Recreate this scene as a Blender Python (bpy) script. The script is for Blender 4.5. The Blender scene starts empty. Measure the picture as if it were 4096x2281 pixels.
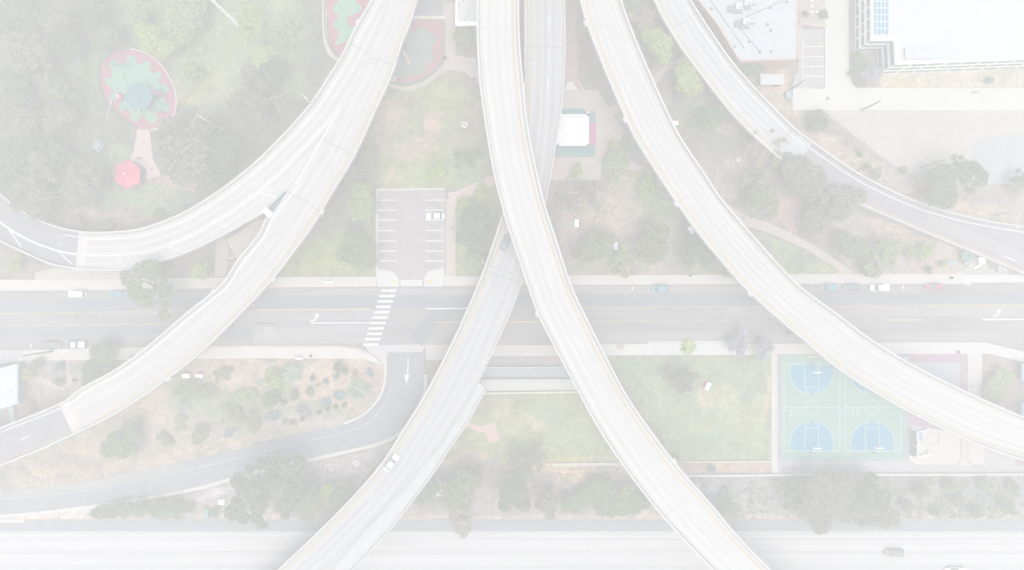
import bpy, bmesh, math, random
import numpy as np
from mathutils import Vector, Matrix
R = math.radians
SC = bpy.context.scene
COL = SC.collection
random.seed(7)
RNG = np.random.default_rng(11)

# ------------------------------------------------------------------ camera, sky, sun, exposure
H = 177.5                       # height of the drone above the street, metres
S = 0.065                       # metres of ground per pixel of the 4096 px wide photograph
CX, CY = 2048.0, 1140.5
cam = bpy.data.cameras.new('camera')
camo = bpy.data.objects.new('camera', cam)
COL.objects.link(camo)
camo.location = (0, 0, H)
cam.sensor_width = 36
cam.lens = 36 * H / (4096 * S)
cam.clip_start, cam.clip_end = 0.5, 4000
SC.camera = camo

SUN_EL, SUN_ROT = R(73), R(165)
world = bpy.data.worlds.new('World')
SC.world = world
world.use_nodes = True
wn = world.node_tree
sky = wn.nodes.new('ShaderNodeTexSky')
sky.sky_type = 'NISHITA'
sky.sun_disc = False
sky.sun_elevation, sky.sun_rotation = SUN_EL, SUN_ROT
wn.links.new(sky.outputs[0], wn.nodes['Background'].inputs[0])
wn.nodes['Background'].inputs[1].default_value = 0.11
sun = bpy.data.lights.new('sun', 'SUN')
sun.energy, sun.angle, sun.color = 1.5, R(35), (1.0, 0.95, 0.87)
suno = bpy.data.objects.new('sun', sun)
COL.objects.link(suno)
suno.rotation_euler = (math.pi / 2 - SUN_EL, 0, math.pi - SUN_ROT)
suno.location = (60, -90, 300)
SC.view_settings.view_transform = 'Standard'
SC.view_settings.look = 'None'
SC.view_settings.gamma = 1
SC.view_settings.exposure = 1.80
SC.cycles.volume_bounces = 3
SC.cycles.max_bounces = 8
SC.cycles.use_denoising = True

# ------------------------------------------------------------------ helpers
def W(px, py, z=0.0):
    """photograph pixel seen at height z -> world point"""
    k = (H - z) / H * S
    return Vector(((px - CX) * k, (CY - py) * k, z))

def foot(px, py, z):
    """ground point under something seen at height z"""
    p = W(px, py, z)
    return Vector((p.x, p.y, 0))

def lin(c):
    c /= 255.0
    return c / 12.92 if c <= 0.04045 else ((c + 0.055) / 1.055) ** 2.4

S0, K0 = (0.553, 0.552, 0.550), (0.88, 0.905, 0.955)
def A(r, g, b):
    """albedo of a surface that reads as this colour through the haze"""
    m = (r + g + b) / 3
    r, g, b = (m + (c - m) * 1.18 for c in (r, g, b))
    lift = lambda c: c + 4 * min(1, max(0, (249 - c) / 34))
    return tuple(min(0.8, max(0.012, (lin(lift(c)) - s) / k)) for c, s, k in zip((r, g, b), S0, K0))

_mats = {}
def mat(name, col, var=0.12, scale=0.5, rough=0.85, spec=0.2, detail=6, stretch=None, fine=None, uv=False, metal=0.0):
    """noise-varied procedural material; col is a linear albedo"""
    if name in _mats:
        return _mats[name]
    m = bpy.data.materials.new(name)
    m.use_nodes = True
    nt = m.node_tree
    b = nt.nodes['Principled BSDF']
    b.inputs['Roughness'].default_value = rough
    b.inputs['Specular IOR Level'].default_value = spec
    b.inputs['Metallic'].default_value = metal
    tc = nt.nodes.new('ShaderNodeTexCoord')
    mp = nt.nodes.new('ShaderNodeMapping')
    nt.links.new(tc.outputs['UV' if uv else 'Object'], mp.inputs[0])
    if stretch:
        mp.inputs['Scale'].default_value = stretch
    n = nt.nodes.new('ShaderNodeTexNoise')
    n.inputs['Scale'].default_value = scale
    n.inputs['Detail'].default_value = detail
    n.inputs['Roughness'].default_value = 0.62
    nt.links.new(mp.outputs[0], n.inputs['Vector'])
    r = nt.nodes.new('ShaderNodeValToRGB')
    r.color_ramp.elements[0].position, r.color_ramp.elements[1].position = 0.28, 0.72
    lo, hi = 1 - var, 1 + var
    r.color_ramp.elements[0].color = (*[min(1, c * lo) for c in col], 1)
    r.color_ramp.elements[1].color = (*[min(1, c * hi) for c in col], 1)
    nt.links.new(n.outputs['Fac'], r.inputs[0])
    src = r.outputs[0]
    if fine:
        n2 = nt.nodes.new('ShaderNodeTexNoise')
        n2.inputs['Scale'].default_value = fine[0]
        n2.inputs['Detail'].default_value = 3
        nt.links.new(tc.outputs['UV' if uv else 'Object'], n2.inputs['Vector'])
        mr = nt.nodes.new('ShaderNodeMapRange')
        mr.inputs['From Min'].default_value, mr.inputs['From Max'].default_value = 0.3, 0.7
        mr.inputs['To Min'].default_value, mr.inputs['To Max'].default_value = 1 - fine[1], 1 + fine[1]
        nt.links.new(n2.outputs['Fac'], mr.inputs[0])
        mx = nt.nodes.new('ShaderNodeMix')
        mx.data_type, mx.blend_type = 'RGBA', 'MULTIPLY'
        mx.inputs[0].default_value = 1
        nt.links.new(src, mx.inputs[6])
        nt.links.new(mr.outputs[0], mx.inputs[7])
        src = mx.outputs[2]
    nt.links.new(src, b.inputs['Base Color'])
    _mats[name] = m
    return m

def leafmat(name, dark, light, var=0.5):
    m = bpy.data.materials.new(name)
    m.use_nodes = True
    nt = m.node_tree
    b = nt.nodes['Principled BSDF']
    b.inputs['Roughness'].default_value = 0.7
    b.inputs['Specular IOR Level'].default_value = 0.15
    g = nt.nodes.new('ShaderNodeNewGeometry')
    tc = nt.nodes.new('ShaderNodeTexCoord')
    n = nt.nodes.new('ShaderNodeTexNoise')
    n.inputs['Scale'].default_value = 0.55
    n.inputs['Detail'].default_value = 2
    nt.links.new(tc.outputs['Object'], n.inputs['Vector'])
    ad = nt.nodes.new('ShaderNodeMath')
    ad.operation = 'MULTIPLY_ADD'
    ad.inputs[1].default_value, ad.inputs[2].default_value = 0.55, -0.02
    nt.links.new(g.outputs['Random Per Island'], ad.inputs[0])
    ad2 = nt.nodes.new('ShaderNodeMath')
    ad2.operation = 'MULTIPLY_ADD'
    ad2.inputs[1].default_value = 0.6
    nt.links.new(n.outputs['Fac'], ad2.inputs[0])
    nt.links.new(ad.outputs[0], ad2.inputs[2])
    r = nt.nodes.new('ShaderNodeValToRGB')
    r.color_ramp.elements[0].position, r.color_ramp.elements[1].position = 0.15, 0.8
    r.color_ramp.elements[0].color = (*dark, 1)
    r.color_ramp.elements[1].color = (*light, 1)
    nt.links.new(ad2.outputs[0], r.inputs[0])
    nt.links.new(r.outputs[0], b.inputs['Base Color'])
    return m

class MB:
    """collects shapes, builds ONE mesh object"""
    def __init__(s, origin=(0, 0, 0)):
        s.v, s.f, s.o, s.uv = [], [], Vector(origin), None
    def add(s, vs, fs):
        n = len(s.v)
        s.v += [Vector(v) for v in vs]
        s.f += [tuple(i + n for i in f) for f in fs]
        return s
    def box(s, c, d, rz=0, taper=1.0):
        x, y, z = d[0] / 2, d[1] / 2, d[2] / 2
        cs, sn = math.cos(rz), math.sin(rz)
        vs = []
        for k, t in ((-z, 1), (z, taper)):
            for a, b in ((-x, -y), (x, -y), (x, y), (-x, y)):
                vs.append((c[0] + (a * cs - b * sn) * t, c[1] + (a * sn + b * cs) * t, c[2] + k))
        return s.add(vs, [(3, 2, 1, 0), (4, 5, 6, 7), (0, 1, 5, 4), (1, 2, 6, 5), (2, 3, 7, 6), (3, 0, 4, 7)])
    def tube(s, pts, rad, n=8, cap=True):
        pts = [Vector(p) for p in pts]
        if not hasattr(rad, '__len__'):
            rad = [rad] * len(pts)
        vs = []
        for i, p in enumerate(pts):
            d = (pts[min(i + 1, len(pts) - 1)] - pts[max(i - 1, 0)]).normalized()
            u = d.orthogonal().normalized() if abs(d.z) > 0.9 else d.cross(Vector((0, 0, 1))).normalized()
            if abs(d.z) > 0.9:
                u = (Vector((1, 0, 0)) - d * d.x).normalized()
            w = d.cross(u)
            for k in range(n):
                a = 2 * math.pi * k / n
                vs.append(p + (u * math.cos(a) + w * math.sin(a)) * rad[i])
        fs = []
        for i in range(len(pts) - 1):
            for k in range(n):
                k2 = (k + 1) % n
                fs.append((i * n + k, i * n + k2, (i + 1) * n + k2, (i + 1) * n + k))
        if cap:
            fs.append(tuple(reversed(range(n))))
            fs.append(tuple(range((len(pts) - 1) * n, len(pts) * n)))
        return s.add(vs, fs)
    def lathe(s, prof, c=(0, 0, 0), n=16):
        vs, fs = [], []
        for r, z in prof:
            for k in range(n):
                a = 2 * math.pi * k / n
                vs.append((c[0] + r * math.cos(a), c[1] + r * math.sin(a), c[2] + z))
        for i in range(len(prof) - 1):
            for k in range(n):
                k2 = (k + 1) % n
                fs.append((i * n + k, i * n + k2, (i + 1) * n + k2, (i + 1) * n + k))
        fs.append(tuple(reversed(range(n))))
        fs.append(tuple(range((len(prof) - 1) * n, len(prof) * n)))
        return s.add(vs, fs)
    def prism(s, pts, z0, z1):
        """polygon (world xy) extruded from z0 to z1"""
        pts = [Vector((p[0], p[1])) for p in pts]
        ar = sum(pts[i].x * pts[(i + 1) % len(pts)].y - pts[(i + 1) % len(pts)].x * pts[i].y for i in range(len(pts)))
        if ar < 0:
            pts.reverse()
        n = len(pts)
        vs = [(p.x, p.y, z0) for p in pts] + [(p.x, p.y, z1) for p in pts]
        fs = [tuple(reversed(range(n))), tuple(range(n, 2 * n))] + [(i, (i + 1) % n, n + (i + 1) % n, n + i) for i in range(n)]
        return s.add(vs, fs)
    def sheet(s, pts, z):
        pts = [Vector((p[0], p[1])) for p in pts]
        ar = sum(pts[i].x * pts[(i + 1) % len(pts)].y - pts[(i + 1) % len(pts)].x * pts[i].y for i in range(len(pts)))
        if ar < 0:
            pts.reverse()
        return s.add([(p.x, p.y, z) for p in pts], [tuple(range(len(pts)))])
    def build(s, name, m, parent=None, smooth=False, tri=False):
        me = bpy.data.meshes.new(name)
        me.from_pydata([tuple(v - s.o) for v in s.v], [], s.f)
        if s.uv is not None:
            ul = me.uv_layers.new(name='UVMap')
            ul.data.foreach_set('uv', np.array([c for f in s.f for i in f for c in s.uv[i]], dtype=np.float32))
        if tri:
            bm = bmesh.new(); bm.from_mesh(me); bmesh.ops.triangulate(bm, faces=bm.faces[:]); bm.to_mesh(me); bm.free()
        me.materials.append(m)
        if smooth:
            me.polygons.foreach_set('use_smooth', [True] * len(me.polygons))
        me.update()
        o = bpy.data.objects.new(name, me)
        COL.objects.link(o)
        if parent:
            o.parent = parent
        elif s.o.length > 0:
            o.location = s.o
        return o

def tag(o, label=None, cat=None, group=None, kind=None):
    if label: o['label'] = label
    if cat: o['category'] = cat
    if group: o['group'] = group
    if kind: o['kind'] = kind
    return o

def thing(name, label, cat, loc=(0, 0, 0), rz=0.0, group=None):
    o = bpy.data.objects.new(name, None)
    o.empty_display_size = 0.5
    COL.objects.link(o)
    o.location = loc
    o.rotation_euler = (0, 0, rz)
    return tag(o, label, cat, group)

def copy_tree(o, parent=None):
    c = o.copy()
    COL.objects.link(c)
    if parent:
        c.parent = parent
    for ch in list(o.children):
        copy_tree(ch, c)
    return c

def struct(o):
    o['kind'] = 'structure'
    return o

def wp(pts, z=0.0):
    return [W(x, y, z) for x, y in pts]

def pave(name, pts, z, m, slab=False, kind='structure'):
    """flat sheet (or kerb-high slab) outlined in photograph pixels"""
    mb = MB()
    if slab:
        mb.prism(wp(pts, z), 0.0005, z)
    else:
        mb.sheet(wp(pts, z), z)
    o = mb.build(name, m, tri=len(pts) > 4)
    if kind: o['kind'] = kind
    return o

def curve(pts, n=None, closed=False):
    """Catmull-Rom through pixel points, resampled evenly"""
    P = np.array(pts, float)
    if closed:
        P = np.vstack([P[-1], P, P[0], P[1]])
    else:
        P = np.vstack([2 * P[0] - P[1], P, 2 * P[-1] - P[-2]])
    out = []
    for i in range(1, len(P) - 2):
        p0, p1, p2, p3 = P[i - 1:i + 3]
        for t in np.linspace(0, 1, 14, endpoint=False):
            out.append(0.5 * (2 * p1 + (p2 - p0) * t + (2 * p0 - 5 * p1 + 4 * p2 - p3) * t ** 2 + (3 * p1 - p0 - 3 * p2 + p3) * t ** 3))
    if not closed:
        out.append(P[-2])
    out = np.array(out)
    if n:
        Q = np.vstack([out, out[0]]) if closed else out
        d = np.r_[0, np.cumsum(np.hypot(*np.diff(Q, axis=0).T))]
        t = np.linspace(0, d[-1], n, endpoint=not closed)
        out = np.c_[np.interp(t, d, Q[:, 0]), np.interp(t, d, Q[:, 1])]
    return out

def band(pts, off0, off1, n=None, pieces=None):
    """polygon(s) between two sideways offsets (pixels) of a curve"""
    c = curve(pts, n or max(8, len(pts) * 6))
    t = np.gradient(c, axis=0)
    t /= np.hypot(t[:, 0], t[:, 1])[:, None]
    nrm = np.c_[-t[:, 1], t[:, 0]]
    return c + nrm * off0, c + nrm * off1

def strip_mesh(a, b, z, m, name, kind='structure', top=None):
    """quad strip between two pixel polylines; with top: a wall-like solid up to that height"""
    mb = MB()
    n = len(a)
    if top is None:
        vs = wp(a, z) + wp(b, z)
        fs = [(i, i + 1, n + i + 1, n + i) for i in range(n - 1)]
        v = [vs[k] for k in fs[0]]
        if (v[1] - v[0]).cross(v[2] - v[1]).z < 0:
            fs = [tuple(reversed(f)) for f in fs]
        mb.add(vs, fs)
    else:
        solid_strip(mb, wp(a, z), wp(b, z), [z] * n, [top] * n)
    o = mb.build(name, m)
    if kind: o['kind'] = kind
    return o

def solid_strip(mb, a, b, z0, z1):
    n = len(a)
    if (a[1] - a[0]).cross(b[0] - a[0]).z < 0:
        a, b = b, a
    vs = [(a[i].x, a[i].y, z0[i]) for i in range(n)] + [(b[i].x, b[i].y, z0[i]) for i in range(n)] + \
         [(a[i].x, a[i].y, z1[i]) for i in range(n)] + [(b[i].x, b[i].y, z1[i]) for i in range(n)]
    fs = []
    for i in range(n - 1):
        j = i + 1
        fs += [(2*n+i, 2*n+j, 3*n+j, 3*n+i), (n+i, n+j, j, i), (i, j, 2*n+j, 2*n+i), (n+j, n+i, 3*n+i, 3*n+j)]
    fs += [(0, 2*n, 3*n, n), (n-1, 2*n-1, 4*n-1, 3*n-1)]
    return mb.add(vs, fs)

# ------------------------------------------------------------------ ground: one sheet, soils, grasses and painted shade laid out as an uneven patchwork
def vnoise(x, y, s, seed):
    g = np.random.default_rng(seed).random((260, 260))
    u, v = (x / s) % 250, (y / s) % 250
    i, j = u.astype(int), v.astype(int)
    f, h = u - i, v - j
    f, h = f * f * (3 - 2 * f), h * h * (3 - 2 * h)
    return (g[j, i] * (1 - f) * (1 - h) + g[j, i + 1] * f * (1 - h) + g[j + 1, i] * (1 - f) * h + g[j + 1, i + 1] * f * h) * 2 - 1

def make_ground():
    xs = np.r_[-690, -420, -240, np.linspace(-140, 140, 521), 240, 420, 690]
    ys = np.r_[-690, -380, -180, np.linspace(-78, 78, 301), 180, 380, 690]
    X, Y = np.meshgrid(xs, ys)
    px, py = X / S + CX, CY - Y / S
    pxr, pyr = np.clip(px, -200, 4300), np.clip(py, -200, 2500)
    w = lambda a, k: vnoise(pxr + 900, pyr + 900, a, k)
    qx = px + 22 * w(60, 1) + 9 * w(20, 2) + 4 * w(9, 8)
    qy = py + 22 * w(60, 3) + 9 * w(20, 4) + 4 * w(9, 9)
    c = np.empty(X.shape + (3,))
    c[:] = A(217, 215, 212)
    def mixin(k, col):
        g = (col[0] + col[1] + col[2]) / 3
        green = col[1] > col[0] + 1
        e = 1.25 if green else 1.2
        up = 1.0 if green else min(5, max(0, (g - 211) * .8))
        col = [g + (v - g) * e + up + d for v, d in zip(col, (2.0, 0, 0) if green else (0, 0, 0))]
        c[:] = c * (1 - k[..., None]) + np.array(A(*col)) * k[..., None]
    def ell(cx, cy, rx, ry, col, soft=0.5, amt=0.9):
        d = np.hypot((qx - cx) / rx, (qy - cy) / ry)
        mixin(np.clip((1 + soft / 2 - d) / soft, 0, 1) * amt, col)
    def pol(pts, col, soft=14, amt=0.95, wob=True):
        x, y = (qx, qy) if wob else (px, py)
        ins = np.zeros(X.shape, bool)
        dm = np.full(X.shape, 1e9)
        n = len(pts)
        for i in range(n):
            (x1, y1), (x2, y2) = pts[i], pts[(i + 1) % n]
            if y1 != y2:
                ins ^= ((y1 > y) != (y2 > y)) & (x < (x2 - x1) * (y - y1) / (y2 - y1) + x1)
            t = np.clip(((x - x1) * (x2 - x1) + (y - y1) * (y2 - y1)) / ((x2 - x1) ** 2 + (y2 - y1) ** 2 + 1e-9), 0, 1)
            dm = np.minimum(dm, np.hypot(x - x1 - t * (x2 - x1), y - y1 - t * (y2 - y1)))
        sd = np.where(ins, dm, -dm)
        mixin(np.clip((sd + soft / 2) / soft, 0, 1) * amt, col)
    # north-west park
    pol([(-90, -90), (1500, -90), (1470, 20), (1107, 600), (700, 880), (-90, 830)], (208, 209, 206), 40)  # dark base mixes the soil with painted tree shade
    ell(430, 250, 120, 60, (213, 217, 207)); ell(330, 340, 110, 110, (211, 215, 206)); ell(620, 60, 190, 110, (212, 216, 207))
    ell(200, 90, 130, 90, (212, 213, 209)); ell(90, 330, 90, 70, (211, 210, 206)); ell(190, 370, 60, 50, (215, 211, 209))
    ell(900, 260, 190, 160, (217, 222, 210)); ell(1110, 170, 110, 210, (217, 222, 210)); ell(1060, 190, 55, 90, (221, 227, 208))
    ell(800, 350, 120, 80, (219, 221, 210)); ell(940, 70, 110, 90, (217, 221, 211)); ell(640, 170, 70, 60, (220, 224, 206))
    ell(1160, 285, 95, 40, (208, 206, 207), amt=.8); ell(740, 280, 60, 60, (213, 219, 210)); ell(700, 120, 90, 60, (215, 219, 205))
    ell(600, 790, 170, 70, (213, 220, 211)); ell(470, 640, 70, 60, (214, 219, 210)); ell(660, 770, 60, 30, (218, 219, 211))
    ell(400, 860, 170, 34, (218, 214, 211)); ell(560, 900, 230, 22, (215, 211, 210)); ell(330, 830, 60, 40, (222, 216, 212)); ell(930, 790, 70, 30, (216, 213, 212))
    ell(1180, 340, 60, 60, (214, 219, 210)); ell(1130, 420, 70, 80, (210, 211, 207))
    # lawn between the two western viaducts and the centre one
    pol([(1460, 560), (1560, 330), (1760, 250), (1900, 350), (2000, 740), (1780, 780), (1500, 760)], (215, 218, 209), 20)
    ell(1570, 440, 55, 60, (228, 222, 217)); ell(1790, 410, 95, 55, (218, 222, 208)); ell(1690, 700, 130, 55, (219, 224, 210))
    ell(1860, 690, 100, 90, (217, 222, 211)); ell(1725, 505, 34, 62, (234, 224, 219), .8); ell(1640, 592, 90, 34, (230, 223, 217), .9); ell(1600, 470, 40, 40, (222, 218, 213))
    ell(1800, 560, 50, 30, (220, 219, 211)); ell(1520, 560, 30, 60, (219, 214, 212)); ell(1900, 480, 40, 70, (218, 216, 211)); ell(1570, 715, 40, 30, (229, 224, 216))
    pol([(1240, 930), (1480, 560), (1512, 760), (1512, 980), (1380, 1000)], (211, 211, 209), 40)  # darker tone paints the shade under the forked viaduct
    pol([(1090, 1112), (1230, 950), (1512, 900), (1512, 1112)], (214, 219, 206), 30); ell(1320, 1060, 90, 40, (217, 222, 204))
    pol([(1822, 1112), (1816, 820), (1860, 770), (2010, 690), (2020, 850), (1925, 1112)], (215, 219, 208), 12)
    # park between the centre and east viaducts
    pol([(2180, -60), (2330, -60), (2560, 560), (2700, 820), (2950, 1112), (2270, 1112), (2180, 760)], (217, 215, 213), 20)
    ell(2340, 300, 45, 230, (214, 211, 209)); ell(2300, 770, 100, 110, (214, 213, 210)); ell(2410, 850, 150, 110, (226, 220, 216)); ell(2630, 830, 80, 75, (214, 220, 210))
    ell(2410, 1060, 160, 55, (218, 219, 211)); ell(2750, 960, 60, 90, (209, 208, 208)); ell(2480, 720, 80, 50, (223, 219, 213)); ell(2840, 1070, 100, 40, (214, 217, 210))
    ell(2480, 1085, 40, 22, (233, 224, 219)); ell(2300, 960, 70, 60, (222, 218, 215)); ell(2440, 420, 60, 60, (213, 216, 210)); ell(2600, 700, 70, 40, (217, 219, 208)); ell(2620, 1080, 60, 25, (222, 217, 215))
    # strip between the two eastern viaducts
    pol([(2470, -60), (2620, -60), (3060, 600), (3430, 850), (3900, 1040), (3900, 1112), (3350, 1112), (3060, 960), (2700, 450)], (214, 213, 211), 20)
    ell(2530, 50, 60, 80, (208, 213, 207)); ell(2610, 230, 60, 110, (209, 209, 207)); ell(2640, 300, 50, 40, (218, 214, 211)); ell(2810, 460, 140, 70, (214, 218, 209))
    ell(2900, 570, 120, 40, (211, 211, 209)); ell(2900, 500, 40, 30, (218, 217, 212)); ell(2950, 710, 130, 80, (222, 217, 214)); ell(3010, 800, 50, 70, (213, 216, 210)); ell(2720, 420, 60, 60, (211, 212, 209))
    ell(3150, 860, 75, 65, (229, 218, 216)); pol([(3040, 930), (3200, 990), (3360, 1112), (3150, 1112)], (214, 220, 210), 14); ell(3190, 1040, 40, 40, (209, 212, 208)); ell(3290, 1080, 60, 20, (219, 222, 209))
    pol([(3250, 910), (3470, 850), (3700, 940), (3980, 1100), (3420, 1112)], (225, 220, 217), 20); ell(3540, 930, 120, 50, (228, 220, 216)); ell(3720, 1050, 130, 50, (228, 222, 218)); ell(3560, 1060, 90, 40, (220, 218, 216)); ell(3440, 940, 60, 50, (224, 219, 216))
    pol([(3850, 1070), (3900, 1040), (4075, 1125), (3850, 1112)], (229, 229, 228), 10)
    # slope east of the outer ramp
    pol([(3000, 250), (3110, 250), (3180, 420), (3290, 520), (3500, 660), (3720, 730), (4200, 740), (4200, 930), (3860, 880), (3400, 700), (3060, 420)], (230, 224, 219), 20)
    ell(3120, 330, 40, 60, (240, 229, 221)); ell(3080, 280, 60, 40, (222, 218, 213)); ell(3290, 560, 90, 40, (232, 225, 218)); ell(3600, 710, 90, 40, (222, 218, 216)); ell(3900, 760, 220, 60, (216, 214, 213)); ell(3020, 240, 60, 30, (210, 213, 208))
    ell(3500, 640, 50, 30, (218, 218, 212)); ell(3730, 800, 90, 25, (227, 220, 216)); ell(3860, 840, 40, 20, (232, 225, 219))
    pol([(3400, 150), (3470, 170), (3540, 370), (3430, 370)], (217, 216, 214), 10)
    pol([(3522, 280), (4120, 280), (4120, 352), (3522, 352)], (238, 234, 226), 10, wob=False); ell(3650, 330, 90, 14, (239, 234, 219))
    # gardens south of the street
    pol([(60, 1438), (520, 1438), (330, 1560), (60, 1700)], (223, 218, 215), 10); ell(110, 1600, 40, 70, (222, 216, 214)); ell(90, 1640, 24, 40, (229, 222, 214)); ell(230, 1480, 60, 30, (219, 217, 215)); ell(330, 1490, 70, 50, (213, 216, 210))
    pol([(800, 1434), (1500, 1434), (1545, 1500), (1530, 1580), (1380, 1700), (1024, 1780), (560, 1890), (60, 1970), (12, 1850), (300, 1760), (560, 1590)], (227, 222, 217), 12)
    ell(640, 1620, 90, 60, (234, 226, 218)); ell(660, 1450, 60, 20, (226, 219, 214)); ell(800, 1640, 120, 80, (221, 219, 215)); ell(960, 1500, 110, 70, (229, 223, 217))
    pol([(860, 1500), (1540, 1440), (1530, 1560), (1300, 1640), (900, 1660)], (236, 228, 222), 24); ell(1300, 1690, 140, 36, (226, 222, 220)); ell(920, 1740, 180, 40, (222, 220, 217)); ell(1500, 1530, 26, 60, (222, 218, 216))
    ell(960, 1660, 150, 50, (216, 218, 213)); ell(760, 1560, 90, 70, (212, 218, 211)); ell(880, 1620, 120, 60, (215, 219, 211)); ell(1120, 1540, 60, 60, (216, 221, 210)); ell(1240, 1640, 160, 24, (217, 218, 213)); ell(1040, 1720, 140, 24, (219, 219, 214)); ell(540, 1760, 60, 60, (216, 214, 212))
    ell(240, 1860, 240, 70, (224, 218, 213)); ell(150, 1885, 70, 26, (232, 223, 212)); ell(320, 1790, 70, 26, (231, 222, 213)); ell(120, 1930, 100, 22, (228, 224, 217)); ell(280, 1830, 120, 30, (218, 214, 211)); ell(80, 1870, 60, 14, (216, 215, 213))
    ell(700, 1815, 120, 26, (225, 220, 215)); ell(940, 1757, 70, 16, (232, 226, 216))
    # verge south of the loop ramp
    pol([(-60, 2062), (560, 2020), (1024, 1890), (1500, 1790), (1640, 1740), (1420, 1980), (1260, 2084), (-60, 2084)], (222, 220, 220), 10)
    pol([(20, 2062), (360, 2030), (340, 2084), (20, 2084)], (240, 237, 235), 6, wob=False); pol([(730, 1992), (960, 1946), (1010, 1890), (990, 1960), (790, 2006)], (237, 236, 236), 8)
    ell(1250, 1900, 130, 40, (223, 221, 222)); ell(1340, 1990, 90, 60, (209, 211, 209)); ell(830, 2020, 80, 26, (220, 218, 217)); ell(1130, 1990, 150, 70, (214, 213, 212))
    # lawn and banks south of the street
    pol([(1940, 1570), (2330, 1565), (2490, 1858), (1790, 1858)], (217, 221, 210), 8, wob=False)
    ell(2070, 1690, 120, 40, (220, 223, 211)); ell(2200, 1660, 70, 60, (215, 220, 211)); ell(2300, 1760, 80, 60, (216, 222, 212)); ell(2160, 1690, 50, 26, (228, 226, 216)); ell(1900, 1600, 50, 30, (216, 214, 212)); ell(2000, 1640, 40, 40, (224, 222, 213))
    ell(1830, 1790, 60, 30, (215, 218, 210)); ell(1960, 1760, 30, 26, (219, 225, 209)); ell(2240, 1835, 130, 14, (222, 224, 208)); ell(1870, 1835, 90, 20, (232, 224, 216))
    pol([(2420, 1420), (3088, 1418), (3088, 1848), (2690, 1848)], (216, 222, 212), 6, wob=False)
    ell(2560, 1480, 90, 60, (211, 219, 211)); ell(2650, 1650, 120, 60, (217, 222, 212)); ell(2900, 1600, 70, 60, (226, 227, 214)); ell(2830, 1590, 26, 60, (232, 226, 218)); ell(3000, 1680, 60, 80, (222, 226, 213)); ell(2960, 1480, 60, 50, (214, 221, 212))
    ell(2980, 1585, 22, 18, (211, 213, 209)); ell(3070, 1580, 14, 90, (231, 226, 215)); ell(2800, 1780, 120, 50, (213, 221, 212)); ell(3020, 1790, 60, 50, (217, 224, 212)); ell(2800, 1720, 40, 30, (222, 226, 211))
    pol([(1700, 1858), (2490, 1858), (2760, 2084), (1400, 2084)], (220, 217, 216), 8)
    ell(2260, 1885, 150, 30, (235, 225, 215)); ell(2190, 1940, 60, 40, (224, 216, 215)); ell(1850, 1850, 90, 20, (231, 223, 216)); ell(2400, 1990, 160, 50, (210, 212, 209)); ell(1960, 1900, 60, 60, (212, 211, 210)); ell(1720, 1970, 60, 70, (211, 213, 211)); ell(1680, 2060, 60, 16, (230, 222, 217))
    pol([(2690, 1848), (3090, 1848), (3090, 1898), (2720, 1898)], (231, 223, 218), 6, wob=False); ell(2870, 1868, 50, 14, (238, 228, 218))
    pol([(2740, 1910), (4200, 1900), (4200, 2084), (2860, 2084)], (217, 217, 217), 10); ell(2900, 1960, 120, 40, (219, 219, 221)); ell(2900, 2040, 60, 34, (210, 214, 210)); ell(3900, 1980, 180, 60, (213, 215, 215)); ell(3600, 1940, 120, 40, (214, 213, 213)); ell(3080, 2010, 40, 30, (217, 217, 217))
    pol([(-60, 2070), (560, 2066), (4200, 2062), (4200, 2085), (-60, 2085)], (236, 230, 225), 16)
    n = 1 + 0.12 * w(26, 21) + 0.11 * w(11, 22) + 0.06 * w(100, 23)
    c *= n[..., None]
    ny, nx = X.shape
    me = bpy.data.meshes.new('ground')
    idx = np.arange(nx * ny).reshape(ny, nx)
    q = np.stack([idx[:-1, :-1], idx[:-1, 1:], idx[1:, 1:], idx[1:, :-1]], -1).reshape(-1, 4)
    me.vertices.add(nx * ny)
    me.vertices.foreach_set('co', np.c_[X.ravel(), Y.ravel(), np.zeros(nx * ny)].ravel().astype(np.float32))
    me.loops.add(q.size)
    me.loops.foreach_set('vertex_index', q.ravel().astype(np.int32))
    me.polygons.add(len(q))
    me.polygons.foreach_set('loop_start', (np.arange(len(q)) * 4).astype(np.int32))
    me.polygons.foreach_set('loop_total', np.full(len(q), 4, np.int32))
    me.update(calc_edges=True)
    at = me.color_attributes.new('soil', 'FLOAT_COLOR', 'POINT')  # ground tones, painted shade included
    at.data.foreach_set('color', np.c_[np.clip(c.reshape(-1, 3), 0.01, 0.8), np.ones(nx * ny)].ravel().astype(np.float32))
    m = bpy.data.materials.new('soil_grass_shade')
    m.use_nodes = True
    nt = m.node_tree
    b = nt.nodes['Principled BSDF']
    b.inputs['Roughness'].default_value = 0.95
    b.inputs['Specular IOR Level'].default_value = 0.1
    a = nt.nodes.new('ShaderNodeAttribute'); a.attribute_name = 'soil'
    tc = nt.nodes.new('ShaderNodeTexCoord')
    src = a.outputs['Color']
    for sc, amt in ((0.35, 0.15), (1.1, 0.21), (3.5, 0.18)):
        nz = nt.nodes.new('ShaderNodeTexNoise'); nz.inputs['Scale'].default_value = sc; nz.inputs['Detail'].default_value = 3
        nt.links.new(tc.outputs['Object'], nz.inputs['Vector'])
        mr = nt.nodes.new('ShaderNodeMapRange')
        mr.inputs['From Min'].default_value, mr.inputs['From Max'].default_value = 0.3, 0.7
        mr.inputs['To Min'].default_value, mr.inputs['To Max'].default_value = 1 - amt, 1 + amt
        nt.links.new(nz.outputs['Fac'], mr.inputs[0])
        mx = nt.nodes.new('ShaderNodeMix'); mx.data_type, mx.blend_type = 'RGBA', 'MULTIPLY'
        mx.inputs[0].default_value = 1
        nt.links.new(src, mx.inputs[6]); nt.links.new(mr.outputs[0], mx.inputs[7])
        src = mx.outputs[2]
    nt.links.new(src, b.inputs['Base Color'])
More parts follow.
